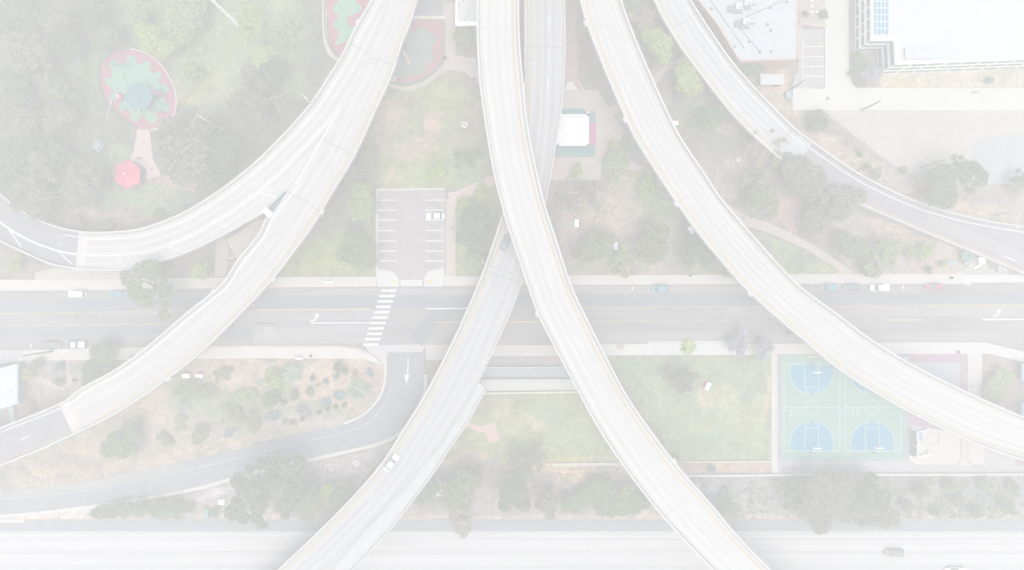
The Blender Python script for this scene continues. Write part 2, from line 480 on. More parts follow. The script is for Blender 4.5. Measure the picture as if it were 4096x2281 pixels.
    me.materials.append(m)
    o = bpy.data.objects.new('ground', me)
    COL.objects.link(o)
    return struct(o)
make_ground()

# ------------------------------------------------------------------ roads, pavements, paths (sheets 4 mm apart, kerbs as real steps)
M_STREET = mat('street_asphalt', A(221, 220, 221), 0.2, 0.35, stretch=(0.12, 1, 1), fine=(2.5, 0.10))
M_WORN = mat('worn_asphalt', A(227, 226, 227), 0.14, 0.5, stretch=(0.15, 1, 1), fine=(2.5, 0.08))
M_DARKLANE = mat('dark_lane_asphalt', A(215, 217, 221), 0.12, 0.4, stretch=(0.08, 1, 1), fine=(2.5, 0.08))
M_RAMP = mat('ramp_asphalt', A(219, 220, 224), 0.08, 0.3, fine=(2.5, 0.06))
M_LOT = mat('lot_asphalt', A(229, 227, 228), 0.12, 0.25, fine=(1.6, 0.08))
M_WALK = mat('pale_concrete', A(250, 249, 247), 0.06, 0.25, fine=(2.0, 0.04))
M_WALK2 = mat('white_concrete', A(252, 252, 252), 0.04, 0.25, fine=(2.0, 0.03))
M_GREYC = mat('grey_concrete', A(237, 237, 239), 0.09, 0.3, fine=(2.0, 0.05))
M_PINK = mat('pink_concrete', A(241, 235, 232), 0.08, 0.4, fine=(2.0, 0.05))
M_PINK2 = mat('rose_concrete', A(247, 237, 235), 0.07, 0.4, fine=(2.0, 0.05))
M_MAROON = mat('dusty_red_surface', A(232, 220, 221), 0.06, 0.3, fine=(2.0, 0.04))
M_TAN = mat('tan_paving', A(239, 234, 231), 0.06, 0.3, fine=(2.0, 0.04))
M_PAINT = mat('white_road_paint', (.56, .56, .555), 0.1, 1.2, fine=(4, 0.06))
M_PAINT_WORN = mat('worn_white_paint', A(238, 239, 240), 0.12, 1.2, fine=(4, 0.1))
M_YEL = mat('yellow_road_paint', A(243, 233, 213), 0.14, 1.2, fine=(4, 0.1))
M_YELBR = mat('orange_yellow_paint', A(247, 236, 215), 0.1, 1.2)
M_REDKERB = mat('red_kerb_paint', A(242, 214, 216), 0.1, 1.0)
M_TACT = mat('yellow_tactile_paving', A(252, 246, 216), 0.1, 1.0)
M_SEAM = mat('dark_sealant', A(214, 214, 216), 0.1, 1.0)
M_YARD = mat('yard_dirt', A(237, 236, 234), 0.07, 0.12, fine=(1.2, 0.05))
M_GRAVEL = mat('grey_gravel', A(226, 226, 227), 0.1, 0.5, fine=(3, 0.1))

TOP = [(-240, 1166), (300, 1163), (1100, 1151), (2000, 1143), (2300, 1141), (3200, 1138), (4340, 1131)]
BOT = [(-240, 1398), (600, 1385), (1500, 1378), (2300, 1378), (3000, 1372), (3950, 1367), (4070, 1392), (4340, 1450)]
pave('street', TOP + BOT[::-1], 0.010, M_STREET)
def between(t0, t1, x0=-240, x1=4340, n=40):
    """band of the street between two fractions of its width"""
    xs = np.linspace(x0, x1, n)
    yt = np.interp(xs, *zip(*TOP)); yb = np.interp(xs, [p[0] for p in BOT[:6]] + [4340], [p[1] for p in BOT[:6]] + [1365])
    f = lambda v: v if hasattr(v, '__len__') else np.full(n, v)
    return np.c_[xs, yt + (yb - yt) * f(t0)], np.c_[xs, yt + (yb - yt) * f(t1)]
strip_mesh(*between(0.16, 0.37), 0.014, M_DARKLANE, 'road_wear')
strip_mesh(*between(0.60, 0.80, -240, 1000), 0.014, M_DARKLANE, 'road_wear')
strip_mesh(*between(0.02, 0.14, 1560, 3000), 0.014, M_WORN, 'road_wear')
strip_mesh(*between(0.82, 0.99, 2250, 4000), 0.014, M_WORN, 'road_wear')
strip_mesh(*between(0.40, 0.57, 900, 1560), 0.014, M_WORN, 'road_wear')
strip_mesh(*between(0.40, 0.57, 2900, 4200), 0.014, M_WORN, 'road_wear')
strip_mesh(*between(0.66, 0.97, 1010, 1480), 0.014, M_WORN, 'road_wear')
strip_mesh(*between(0.02, 0.15, 1120, 1540), 0.014, M_WORN, 'road_wear')
for o1, o2 in ((-26, 4), (2, 30)):
    a, b = band([(1960, 1205), (1850, 1228), (1750, 1275), (1690, 1330), (1668, 1374)], o1, o2, 40)
    strip_mesh(a, b, 0.0165 if o1 < 0 else 0.0175, mat('tyre_smear_asphalt', A(213, 214, 217), .1, .4, fine=(2, .08)), 'tyre_smear')
# yellow centre turn lane lines, dashes doubled on the inner side
def street_line(frac, x0, x1, wpx, m, dash=None, off=0.0, name='lane_line'):
    mb = MB()
    x = x0
    while x < x1:
        e = min(x1, x + (dash[0] if dash else 60))
        a, b = between(frac, frac, x, e, 2)
        a = a + [0, off - wpx / 2]; b = b + [0, off + wpx / 2]
        mb.sheet(wp([a[0], a[1], b[1], b[0]], 0.019), 0.019)
        x = e + (dash[1] if dash else 0)
    return struct(mb.build(name, m))
street_line(0.385, -60, 1000, 3.2, M_YEL); street_line(0.385, 20, 700, 3, M_YEL, (56, 54), 5)
street_line(0.622, -60, 1120, 3.2, M_YEL); street_line(0.622, 30, 660, 3, M_YEL, (56, 54), -5)
street_line(0.385, 1024, 1490, 5.5, M_YELBR)
street_line(0.622, 1024, 1135, 6, M_YELBR)
street_line(0.378, 2320, 3700, 3, M_YEL); street_line(0.378, 2360, 3560, 2.6, M_YEL, (36, 76), 5)
street_line(0.622, 1740, 2180, 5, M_YELBR); street_line(0.622, 2350, 3520, 3, M_YEL); street_line(0.622, 2440, 3480, 2.6, M_YEL, (36, 76), -5)
street_line(0.378, 3690, 4340, 6, M_YELBR); street_line(0.622, 3540, 3698, 6, M_YELBR)
street_line(0.622, 1240, 1490, 5, M_PAINT); street_line(0.385, 1706, 1870, 5, M_PAINT); street_line(0.622, 3930, 4340, 6, M_PAINT)
def marks(name, polys, m, z=0.023):
    mb = MB()
    for p in polys:
        mb.sheet(wp(p, z), z)
    return struct(mb.build(name, m, tri=True))
# crosswalk ladder
cw = []
for i in range(11):
    x0, y0 = 1530 - i * 7.2, 1163 + i * 21.6
    cw.append([(x0 - 3, y0 - 5), (x0 + 60 - 3, y0 - 5.5), (x0 + 57 - 3, y0 + 5), (x0 - 6, y0 + 5)])
marks('crosswalk', cw, M_PAINT)
def turn_arrow(x, y, s=1.0):
    return [[(x, y + 24 * s), (x + 12 * s, y + 23 * s), (x + 20 * s, y + 15 * s), (x + 23 * s, y + 8 * s), (x + 13 * s, y + 8 * s), (x + 30 * s, y - 6 * s), (x + 39 * s, y + 6 * s), (x + 31 * s, y + 7 * s), (x + 28 * s, y + 18 * s), (x + 18 * s, y + 28 * s), (x, y + 29 * s)]]
marks('turn_arrow', turn_arrow(1240, 1258), M_PAINT)
marks('turn_arrow', turn_arrow(3970, 1240, 0.95), M_PAINT)
marks('road_legend', [[(1060, y), (1098, y), (1098, y + 5), (1060, y + 5)] for y in (1309, 1318, 1326)] +
      [[(1061, 1334), (1076, 1334), (1076, 1342), (1061, 1342)], [(1080, 1336), (1088, 1336), (1088, 1341), (1080, 1341)], [(1091, 1334), (1098, 1334), (1098, 1342), (1091, 1342)]], M_PAINT_WORN)
marks('parking_mark', [[(x, y), (x + 6, y), (x + 6, y + 15), (x, y + 15)] for x, y in ((122, 1375), (2527, 1147), (3610, 1141))], M_PAINT)
marks('road_seam', [[(1060, 1184), (1500, 1180), (1500, 1182.5), (1060, 1186)], [(1620, 1199), (1880, 1197), (1880, 1199), (1620, 1201)], [(1735, 1160), (1738, 1160), (1738, 1198), (1735, 1198)], [(1821, 1199), (1824, 1199), (1824, 1225), (1821, 1225)],
      [(1064, 1170), (1200, 1166), (1280, 1150), (1282, 1153), (1200, 1170), (1064, 1174)], [(3700, 1283), (3950, 1289), (3950, 1291), (3700, 1285)], [(1136, 1340), (1152, 1356), (1148, 1358), (1133, 1343)]], M_SEAM, 0.027)

# north pavement, kerb bulbs, driveway
M_LEFTDIRT = mat('pale_dirt_pavement', A(241, 237, 234), 0.06, 0.4)
pave('sidewalk', [(-240, 1120), (300, 1118), (480, 1116), (700, 1112), (1506, 1107), (1506, 1146), (1100, 1150.5), (300, 1162), (-240, 1165)], 0.12, M_WALK, True)
pave('sidewalk', [(1602, 1120), (1690, 1120), (1690, 1145), (1602, 1146)], 0.03, M_WALK2)
pave('sidewalk', [(1778, 1106), (1930, 1106), (2290, 1102), (2600, 1101), (3150, 1098), (3855, 1095.5), (3855, 1135), (3200, 1137), (2300, 1140), (1778, 1144)], 0.12, M_WALK, True)
pave('sidewalk', [(3857, 1100), (4340, 1098), (4340, 1129), (3882, 1131), (3882, 1139), (3857, 1139)], 0.13, M_WALK2, True)
pave('path', [(140, 1090), (230, 1072), (520, 1092), (480, 1115), (300, 1117), (140, 1119)], 0.006, M_LEFTDIRT)
bulb = curve([(1509, 1147), (1509, 1084), (1545, 1082), (1578, 1092), (1594, 1118), (1598, 1147)], 30)
pave('kerb_bulb', list(bulb), 0.14, M_WALK2, True)
bulb = curve([(1775, 1147), (1775, 1079), (1745, 1078), (1715, 1086), (1698, 1110), (1694, 1147)], 30)
pave('kerb_bulb', list(bulb), 0.14, M_WALK2, True)
marks('tactile_paving', [[(1567, 1119), (1582, 1117), (1585, 1131), (1570, 1134)], [(1711, 1119), (1726, 1119), (1727, 1134), (1712, 1134)]], M_TACT, 0.146)
marks('red_kerb', [[(1060, 1151.5), (1506, 1146.5), (1506, 1149.5), (1060, 1154.5)]], M_REDKERB, 0.125)
# south pavement
pave('sidewalk', [(86, 1401), (600, 1388), (1040, 1384), (1360, 1384), (1420, 1390), (1470, 1408), (1505, 1432), (1530, 1462), (1500, 1452), (1450, 1436), (1040, 1434), (800, 1436), (360, 1441), (86, 1443)], 0.12, M_WALK, True)
pave('pavement', [(-240, 1398), (84, 1401), (84, 1448), (-240, 1470)], 0.03, M_GREYC)
pave('apron', [(1460, 1381), (1700, 1378), (1690, 1409), (1552, 1410), (1540, 1470), (1510, 1430), (1472, 1405)], 0.016, mat('apron_concrete', A(243, 242, 243), 0.05, 0.3))
pave('sidewalk', [(1700, 1380), (2240, 1381), (2240, 1424), (1920, 1425), (1860, 1424), (1860, 1440), (1705, 1440)], 0.12, mat('grey_pale_concrete', A(243, 241, 240), 0.06, 0.3), True)
pave('sidewalk', [(2395, 1378), (2950, 1374), (2950, 1420), (2425, 1422)], 0.12, M_WALK2, True)
pave('kerb_extension', [(2594, 1367), (2912, 1365), (2912, 1373), (2594, 1376)], 0.12, M_WALK2, True)
pave('sidewalk', [(2954, 1376), (3330, 1373), (3330, 1417), (3112, 1418), (3112, 1893), (3086, 1893), (3086, 1418), (2954, 1420)], 0.12, M_WALK, True)
pave('sidewalk', [(3440, 1371), (3940, 1369), (4050, 1396), (4340, 1462), (4340, 1500), (4180, 1470), (3960, 1416), (3560, 1416)], 0.12, M_WALK2, True)
marks('red_kerb', [[(1062, 1388.3), (1360, 1386.5), (1360, 1388), (1062, 1390)], [(1360, 1386.5), (1420, 1392), (1470, 1412), (1468, 1415), (1418, 1395), (1360, 1389)]], M_REDKERB, 0.125)
# paths in the park
M_PINKDK = mat('dark_pink_paving', A(234, 230, 227), 0.06, 0.4)  # one even darker pink
pave('path', [(549, 515), (598, 520), (612, 640), (640, 690), (640, 722), (575, 728), (560, 690), (512, 650), (535, 600)], 0.006, M_PINK2)
pave('path', [(570, 722), (640, 700), (900, 757), (860, 790), (640, 735)], 0.010, M_MAROON)
pave('path', [(1783, 800), (1800, 790), (1822, 790), (1822, 1110), (1783, 1110)], 0.006, M_PINK)
pave('path', [(1796, 805), (1790, 772), (1830, 765), (1970, 700), (2000, 720), (1975, 742), (1850, 800), (1822, 830)], 0.010, M_PINK2)
pave('path', [(1773, 10), (1820, 10), (1822, 220), (1840, 232), (1900, 230), (1930, 345), (1860, 290), (1800, 280), (1757, 300), (1700, 345), (1640, 366), (1560, 350), (1540, 325), (1620, 350), (1690, 328), (1773, 250)], 0.006, M_TAN)
pave('path', [(1775, 225), (1850, 222), (1930, 330), (1928, 350), (1860, 282), (1790, 275)], 0.010, M_PINK)
pave('path', [(1290, -60), (1307, -60), (1306, 100), (1312, 165), (1330, 210), (1372, 244), (1362, 256), (1310, 218), (1292, 160), (1288, 90)], 0.006, mat('cream_kerb', A(245, 242, 239), 0.05, 0.4))
pave('path', [(2256, -60), (2300, -60), (2306, 200), (2312, 330), (2256, 330)], 0.006, M_MAROON)
marks('path_joint', [[(2262, 190), (2296, 187), (2296, 191), (2262, 194)]], M_TAN, 0.012)
pave('plaza', [(2240, 361), (2392, 360), (2434, 430), (2466, 412), (2480, 445), (2456, 462), (2494, 532), (2484, 560), (2420, 600), (2408, 650), (2400, 722), (2190, 722), (2215, 600)], 0.008, M_TAN)
pave('plaza', [(2200, 640), (2240, 628), (2255, 720), (2195, 720)], 0.012, mat('pink_plaza', A(240, 232, 231), 0.06, 0.4))
pave('painted_paving', [(2256, 360), (2272, 327), (2292, 327), (2312, 360)], 0.013, M_WALK2)
pave('painted_paving', [(2253, 327), (2268, 327), (2255, 355), (2250, 345)], 0.013, mat('dull_green_paint', A(212, 224, 218), 0.06, 0.4))
pave('painted_paving', [(2290, 327), (2306, 327), (2330, 360), (2313, 360)], 0.013, mat('dull_rose_paint', A(235, 214, 222), 0.06, 0.4))
pave('painted_paving', [(2306, 327), (2314, 327), (2338, 360), (2331, 360)], 0.013, M_PINK)
pave('path', [(2470, 625), (2500, 636), (2577, 668), (2545, 688), (2500, 674)], 0.006, M_PINK)
pave('path', [(2590, 680), (2660, 735), (2640, 745), (2585, 700)], 0.006, M_PINK)
pave('path', [(2600, 318), (2650, 268), (2740, 220), (2745, 240), (2660, 292), (2616, 345)], 0.006, M_PINKDK)
pave('path', [(2900, 812), (3000, 870), (3072, 890), (3160, 930), (3260, 985), (3360, 1050), (3420, 1095), (3350, 1096), (3350, 1078), (3230, 1000), (3072, 930), (2985, 905)], 0.006, M_PINK)
pave('path', [(868, 955), (900, 950), (915, 1000), (905, 1105), (858, 1105), (862, 1010)], 0.006, M_PINKDK)
pave('path', [(1862, 1685), (1885, 1695), (1925, 1707), (1960, 1692), (1978, 1690), (2001, 1760), (1957, 1775), (1940, 1728), (1915, 1730), (1860, 1702)], 0.006, mat('salmon_concrete', A(247, 232, 230), 0.04, 0.4))
pave('path', [(100, 1444), (120, 1444), (120, 1475), (102, 1470)], 0.006, M_PINK)
pave('path', [(258, 1444), (275, 1444), (276, 1490), (290, 1505), (286, 1545), (250, 1563), (215, 1555), (140, 1522), (160, 1510), (200, 1525), (240, 1550), (268, 1530), (272, 1500)], 0.006, M_PINK)
pave('path', [(300, 1508), (335, 1545), (325, 1550), (295, 1518)], 0.006, M_PINK)
# pink apron inside the fork of the west ramps
pave('pavement', [(905, 962), (1030, 880), (1060, 880), (1010, 985), (962, 1048), (950, 1040)], 0.007, mat('pale_fork_paving', A(242, 239, 236), 0.05, 0.4))
# parking lot
pave('parking_lot', [(1511, 765), (1780, 760), (1780, 1118), (1696, 1120), (1696, 1128), (1594, 1128), (1594, 1118), (1511, 1090)], 0.010, M_LOT)
pave('kerb', [(1503, 756), (1780, 752), (1780, 759), (1511, 764), (1511, 1106), (1503, 1106)], 0.12, M_WALK, True)
marks('parking_line', [[(1514, y), (1588, y), (1588, y + 4.2), (1514, y + 4.2)] for y in (799, 839, 879, 921, 962, 1002, 1042)] + [[(1702, y), (1777, y), (1777, y + 4.2), (1702, y + 4.2)] for y in (799, 839, 879, 920, 962, 1002, 1042)], M_PAINT, 0.016)
marks('wheel_stain', [[(1515, y), (1538, y + 2), (1545, y + 16), (1520, y + 20)] for y in (850, 890, 930, 972, 1014, 1052)] + [[(1716, y), (1745, y + 4), (1760, y + 22), (1722, y + 18)] for y in (805, 930, 972, 1015)], mat('oil_stained_asphalt', A(223, 221, 222), 0.1, 0.8), 0.014)
# car park north of the playground
pave('parking_lot', [(1655, -60), (1771, -60), (1771, 62), (1650, 62)], 0.010, mat('dark_lot_asphalt', A(217, 218, 221), 0.07, 0.4))
marks('hatch_line', [[(1705 + i * 17, 40), (1708 + i * 17, 40), (1724 + i * 17, 62), (1720 + i * 17, 62)] for i in range(4)], M_PAINT_WORN, 0.016)
pave('kerb', [(1645, 63), (1782, 63), (1782, 76), (1645, 76)], 0.10, M_WALK2, True)
marks('tactile_paving', [[(1706, 64), (1725, 64), (1725, 75), (1706, 75)]], M_TACT, 0.106)
# loop ramp
RO = [(1696, 1405), (1696, 1498), (1694, 1560), (1674, 1620), (1640, 1680), (1590, 1732), (1521, 1767), (1382, 1802), (1143, 1854), (1024, 1881), (795, 1946), (596, 1985), (358, 2021), (119, 2049), (-240, 2078)]
RI = [(1549, 1405), (1547, 1478), (1537, 1557), (1503, 1617), (1451, 1665), (1384, 1697), (1183, 1739), (1024, 1781), (795, 1834), (557, 1882), (358, 1926), (159, 1950), (12, 1965), (-240, 1985)]
ro, ri = curve(RO, 90), curve(RI, 90)
strip_mesh(ro, ri, 0.012, M_RAMP, 'ramp_road')
k = 22
strip_mesh(ri[46:] * 0.74 + ro[46:] * 0.26, ri[46:] , 0.016, M_WORN, 'ramp_shoulder')
mid = ri * 0.66 + ro * 0.34
mid[:k] = (ri * 0.93 + ro * 0.07)[:k] * np.linspace(1, 0, k)[:, None] + mid[:k] * np.linspace(0, 1, k)[:, None]
a, b = band([tuple(p) for p in mid[6:]], -1.8, 1.8, 120)
strip_mesh(a, b, 0.020, M_PAINT_WORN, 'edge_line')
a, b = band(RO[1:], 0, -13, 100)
strip_mesh(a, b, 0.0005, M_WALK, 'kerb', top=0.14)
a, b = band([(1545, 1440), (1547, 1478), (1537, 1557), (1503, 1617), (1451, 1665), (1376, 1699)], 0, 8, 50)
strip_mesh(a, b, 0.0005, M_WALK2, 'kerb', top=0.14)
def arrow(pts, z=0.02):
    return marks('lane_arrow', [pts], M_PAINT, z)
arrow([(1631, 1434), (1635, 1434), (1633, 1498), (1639, 1499), (1625, 1538), (1617, 1499), (1628, 1499)])
# freeway
M_FWY = mat('freeway_concrete', A(246, 246, 247), 0.14, 0.45, stretch=(0.035, 1.6, 1), fine=(0.25, 0.03))
pave('freeway', [(-700, 2134), (4800, 2134), (4800, 2900), (-700, 2900)], 0.010, M_FWY)
pave('freeway_shoulder', [(-700, 2083), (4800, 2081), (4800, 2134), (-700, 2134)], 0.006, mat('shoulder_asphalt', A(219, 221, 224), 0.07, 0.4, stretch=(0.1, 1, 1), fine=(2, 0.05)))
pave('edge_line', [(-700, 2126), (4800, 2126), (4800, 2133.5), (-700, 2133.5)], 0.015, mat('pale_edge_paint', A(240, 244, 245), 0.05, 0.5))
pave('kerb', [(-700, 2078), (90, 2078), (98, 2086), (90, 2092), (-700, 2092)], 0.12, M_WALK, True)
pave('kerb', [(98, 2079), (4800, 2077), (4800, 2081), (98, 2083)], 0.10, mat('mauve_kerb', A(229, 225, 224), 0.06, 0.5), True)
M_FD = mat('tyre_darkened_concrete', A(238, 239, 241), 0.15, 0.5, stretch=(0.02, 1.2, 1))
for y, h in ((2157, 5), (2211, 9), (2268, 10), (2330, 10)):
    pave('tyre_track', [(-700, y - h), (4800, y - h), (4800, y + h), (-700, y + h)], 0.014, M_FD)
M_FL = mat('faded_lane_paint', A(249, 250, 250), 0.03, 0.5)
for y in (2186, 2242, 2300):
    marks('lane_line', [[(x, y), (x + 48, y), (x + 48, y + 3), (x, y + 3)] for x in range(-600, 4700, 190)], M_FL, 0.019)
# concrete yard and parking in the north-east
M_YC = mat('yard_concrete', A(251, 251, 250), 0.04, 0.1, fine=(1.2, 0.03))
pave('yard', [(3171, 352), (3300, 355), (3300, -60), (3394, -60), (3396, 300), (3410, 330), (3436, 352), (4340, 352), (4340, 441), (3171, 441)], 0.008, M_YC)
pave('parking_lot', [(3208, 118), (3294, 118), (3296, 352), (3208, 352)], 0.010, mat('grey_stall_concrete', A(233, 232, 233), 0.08, 0.4, fine=(2, .05)))
marks('parking_line', [[(3212, y), (3294, y), (3294, y + 3.4), (3212, y + 3.4)] for y in (185, 225, 265, 304)] + [[(3210, 150), (3213, 150), (3213, 350), (3210, 350)]], M_PAINT, 0.014)
pave('pavement', [(3195, -60), (3290, -60), (3310, 60), (3300, 100), (3200, 100)], 0.006, mat('beige_gravel', A(236, 233, 231), 0.06, 0.5, fine=(2, .06)))
pave('path', [(3192, 100), (3208, 100), (3206, 352), (3172, 352), (3178, 300), (3195, 290)], 0.010, mat('greyish_walk', A(236, 234, 235), 0.06, 0.5))
marks('painted_kerb', [[(3234, 97), (3310, 96), (3308, 108), (3240, 104)]], mat('cream_paint', A(249, 241, 236), .04, 1), 0.014)
marks('manhole', [[(3310 + 7 * math.cos(t * .5236), 394 + 7 * math.sin(t * .5236)) for t in range(12)]], M_SEAM, 0.014)
marks('drain_grate', [[(3885, 365), (3915, 365), (3915, 374), (3885, 374)]], mat('grate_iron', A(216, 217, 219), .1, 2), 0.014)
pave('dirt_yard', [(3290, 441), (4340, 441), (4340, 738), (3760, 736), (3620, 690), (3500, 610), (3400, 530)], 0.006, M_YARD)
pave('dirt_yard', [(3900, 560), (4340, 500), (4340, 720), (3980, 735), (3880, 650)], 0.010, mat('greyer_yard_dirt', A(231, 233, 234), 0.07, 0.15, fine=(1.2, .05)))
a, b = band([(3290, 441), (3400, 533), (3500, 612), (3620, 690), (3760, 738)], -2, 6, 60)
strip_mesh(a, b, 0.014, mat('earth_berm', A(226, 220, 216), .1, .6), 'berm')

# ------------------------------------------------------------------ viaducts: deck, parapets, girder, bents, markings
M_BARR = mat('parapet_concrete', A(249, 249, 248), 0.05, 0.4)
M_GIRD = mat('girder_concrete', A(238, 240, 242), 0.07, 0.2)
M_COLM = mat('bent_concrete', A(238, 237, 235), 0.1, 0.3)
M_DIRTLINE = mat('gutter_dirt', A(232, 232, 231), 0.1, 1.0)
def deckmat(name, c, var=0.10):
    return mat(name, A(*c), var, 0.9, uv=True, stretch=(1.0, 0.03, 1), fine=(0.12, 0.04))
M_TRACK = mat('tyre_track_grime', A(240, 240, 240), 0.10, 0.7, uv=True, stretch=(0.8, 0.05, 1))

class Ribbon:
    """road deck between two edge lines; every station is a real point at its real height"""
    def __init__(s, L, Rr, z, n=110, ext=(420, 420)):
        def longer(P):
            # run on past the picture's edge so that the road does not stop in mid-air
            P = [np.array(p, float) for p in P]
            u, v = P[0] - P[1], P[-1] - P[-2]
            out = [tuple(p) for p in P]
            if ext[0]: out.insert(0, tuple(P[0] + u / np.hypot(*u) * ext[0]))
            if ext[1]: out.append(tuple(P[-1] + v / np.hypot(*v) * ext[1]))
            return out
        L, Rr, n = longer(L), longer(Rr), int(n * 1.28)
        Lc, Rd = curve(L, n), curve(Rr, 1150)
        zz = np.interp(np.linspace(0, 1, n), np.linspace(0, 1, len(z)), z)
        Rc, last = [], 0
        for p in Lc:
            d = np.hypot(*(Rd[last:last + 140] - p).T)
            last = last + int(d.argmin())
            Rc.append(Rd[last])
        s.n, s.z = n, zz
        s.L = [W(a, b, h) for (a, b), h in zip(Lc, zz)]
        s.R = [W(a, b, h) for (a, b), h in zip(Rc, zz)]
        c = [(a + b) / 2 for a, b in zip(s.L, s.R)]
        s.v = [0]
        for i in range(1, n):
            s.v.append(s.v[-1] + (c[i] - c[i - 1]).length)
        s.c, s.Lp, s.Rp = c, Lc, np.array(Rc)
    def at(s, px, py):
        return min(range(s.n), key=lambda i: (s.c[i].xy - W(px, py, s.z[i]).xy).length)
    def off(s, side, i, d):
        a, b = (s.L[i], s.R[i]) if side == 'L' else (s.R[i], s.L[i])
        u = (b - a); u.z = 0
        return a + u.normalized() * d
    def rng(s, i0, i1):
        i1 = s.n if i1 is None else i1
        return range(max(0, i0), min(s.n, i1))
    def strip(s, name, m, side, d0, d1, i0=0, i1=None, dz=0.012, parent=None, dash=None):
        mb = MB(parent.location if parent else (0, 0, 0)); mb.uv = []
        idx = list(s.rng(i0, i1))
        for j in range(len(idx) - 1):
            i = idx[j]
            if dash and (s.v[i] % (dash[0] + dash[1])) > dash[0]:
                continue
            k = idx[j + 1]
            p = [s.off(side, i, d0), s.off(side, k, d0), s.off(side, k, d1), s.off(side, i, d1)]
            p = [q + Vector((0, 0, dz)) for q in p]
            if (p[1] - p[0]).cross(p[2] - p[1]).z < 0:
                p.reverse()
            mb.uv += [(d0, s.v[i]), (d0, s.v[k]), (d1, s.v[k]), (d1, s.v[i])]
            mb.add(p, [(0, 1, 2, 3)])
        return mb.build(name, m, parent)
    def cross(s, name, m, i, w=0.16, dz=0.016, parent=None, inset=0.5):
        mb = MB(parent.location if parent else (0, 0, 0))
        a, b = s.off('L', i, inset), s.off('R', i, inset)
        t = (s.c[min(i + 1, s.n - 1)] - s.c[max(i - 1, 0)]); t.z = 0
        t = t.normalized() * w / 2
        e = Vector((0, 0, dz))
        p = [a - t + e, a + t + e, b + t + e, b - t + e]
        if (p[1] - p[0]).cross(p[2] - p[1]).z < 0: p.reverse()
        return mb.add(p, [(0, 1, 2, 3)]).build(name, m, parent)
    def deck(s, name, m, i0=0, i1=None, parent=None, thick=0.45, dz=0.0, kind=None):
        mb = MB(parent.location if parent else (0, 0, 0)); mb.uv = []
        idx = list(s.rng(i0, i1)); n = len(idx)
        flip = (s.L[idx[1]] - s.L[idx[0]]).cross(s.R[idx[0]] - s.L[idx[0]]).z < 0
        vs, fs = [], []
        for i in idx:
            w = (s.R[i] - s.L[i]).length
            for h in (dz, dz - thick):
                vs += [s.L[i] + Vector((0, 0, h)), s.R[i] + Vector((0, 0, h))]
                mb.uv += [(0, s.v[i]), (w, s.v[i])]
        for j in range(n - 1):
            a, b = 4 * j, 4 * (j + 1)
            q = [(a, b, b + 1, a + 1), (a + 2, a + 3, b + 3, b + 2), (a, a + 2, b + 2, b), (a + 1, b + 1, b + 3, a + 3)]
            fs += [tuple(reversed(f)) for f in q] if flip else q
        e = 4 * (n - 1)
        fs += [(0, 1, 3, 2), (e, e + 2, e + 3, e + 1)]
        mb.add(vs, fs)
        o = mb.build(name, m, parent)
        if kind: o['kind'] = kind
        return o
    def parapet(s, side, i0=0, i1=None, parent=None, h=0.9, w=0.42, name='parapet', m=None, skirt=0.5, d=0.0):
        mb = MB(parent.location if parent else (0, 0, 0))
        idx = list(s.rng(i0, i1))
        a = [s.off(side, i, d - 0.02) for i in idx]; b = [s.off(side, i, d + w) for i in idx]
        solid_strip(mb, a, b, [s.z[i] - skirt for i in idx], [s.z[i] + h for i in idx])
        return mb.build(name, m or M_BARR, parent)
    def girder(s, i0=0, i1=None, parent=None, depth=1.7):
        mb = MB(parent.location if parent else (0, 0, 0))
        idx = list(s.rng(i0, i1))
        solid_strip(mb, [s.off('L', i, 1.3) for i in idx], [s.off('R', i, 1.3) for i in idx], [s.z[i] - 0.45 - depth for i in idx], [s.z[i] - 0.44 for i in idx])
        return mb.build('girder', M_GIRD, parent)
    def bent(s, i, parent, ztop=2.15, two=True):
        mb = MB(parent.location)
        t = s.z[i] - ztop
        if t < 1.5: return
        u = (s.R[i] - s.L[i]); u.z = 0; w = u.length; u.normalize()
        ang = math.atan2(u.y, u.x)
        c = s.c[i]
        mb.box((c.x, c.y, t - 0.55), (w - 2.2, 1.5, 1.1), ang)
        for e in ((-1, 1) if two else (0,)):
            p = c + u * e * (w / 2 - 2.4)
            mb.tube([(p.x, p.y, -0.05), (p.x, p.y, t - 1.08)], 0.75, 12)
        return mb.build('bent', M_COLM, parent)
    def body(s, i0, i1, name='approach_ramp'):
        """earth-filled approach: retaining walls down to the ground"""
        mb = MB()
        idx = list(s.rng(i0, i1))
        solid_strip(mb, [s.off('L', i, 0.05) for i in idx], [s.off('R', i, 0.05) for i in idx], [0.001] * len(idx), [s.z[i] - 0.02 for i in idx])
        return struct(mb.build(name, M_GIRD))
    def pedestal(s, side, px, py, parent):
        i = s.at(px, py)
        p = s.off(side, i, -0.2)
        t = s.c[min(i + 1, s.n - 1)] - s.c[max(i - 1, 0)]
        mb = MB(parent.location)
        mb.box((p.x, p.y, s.z[i] + 0.1), (1.3, .6, 1.2), math.atan2(t.y, t.x), 1.0)
        return mb.build('lamp_pedestal', M_BARR, parent)

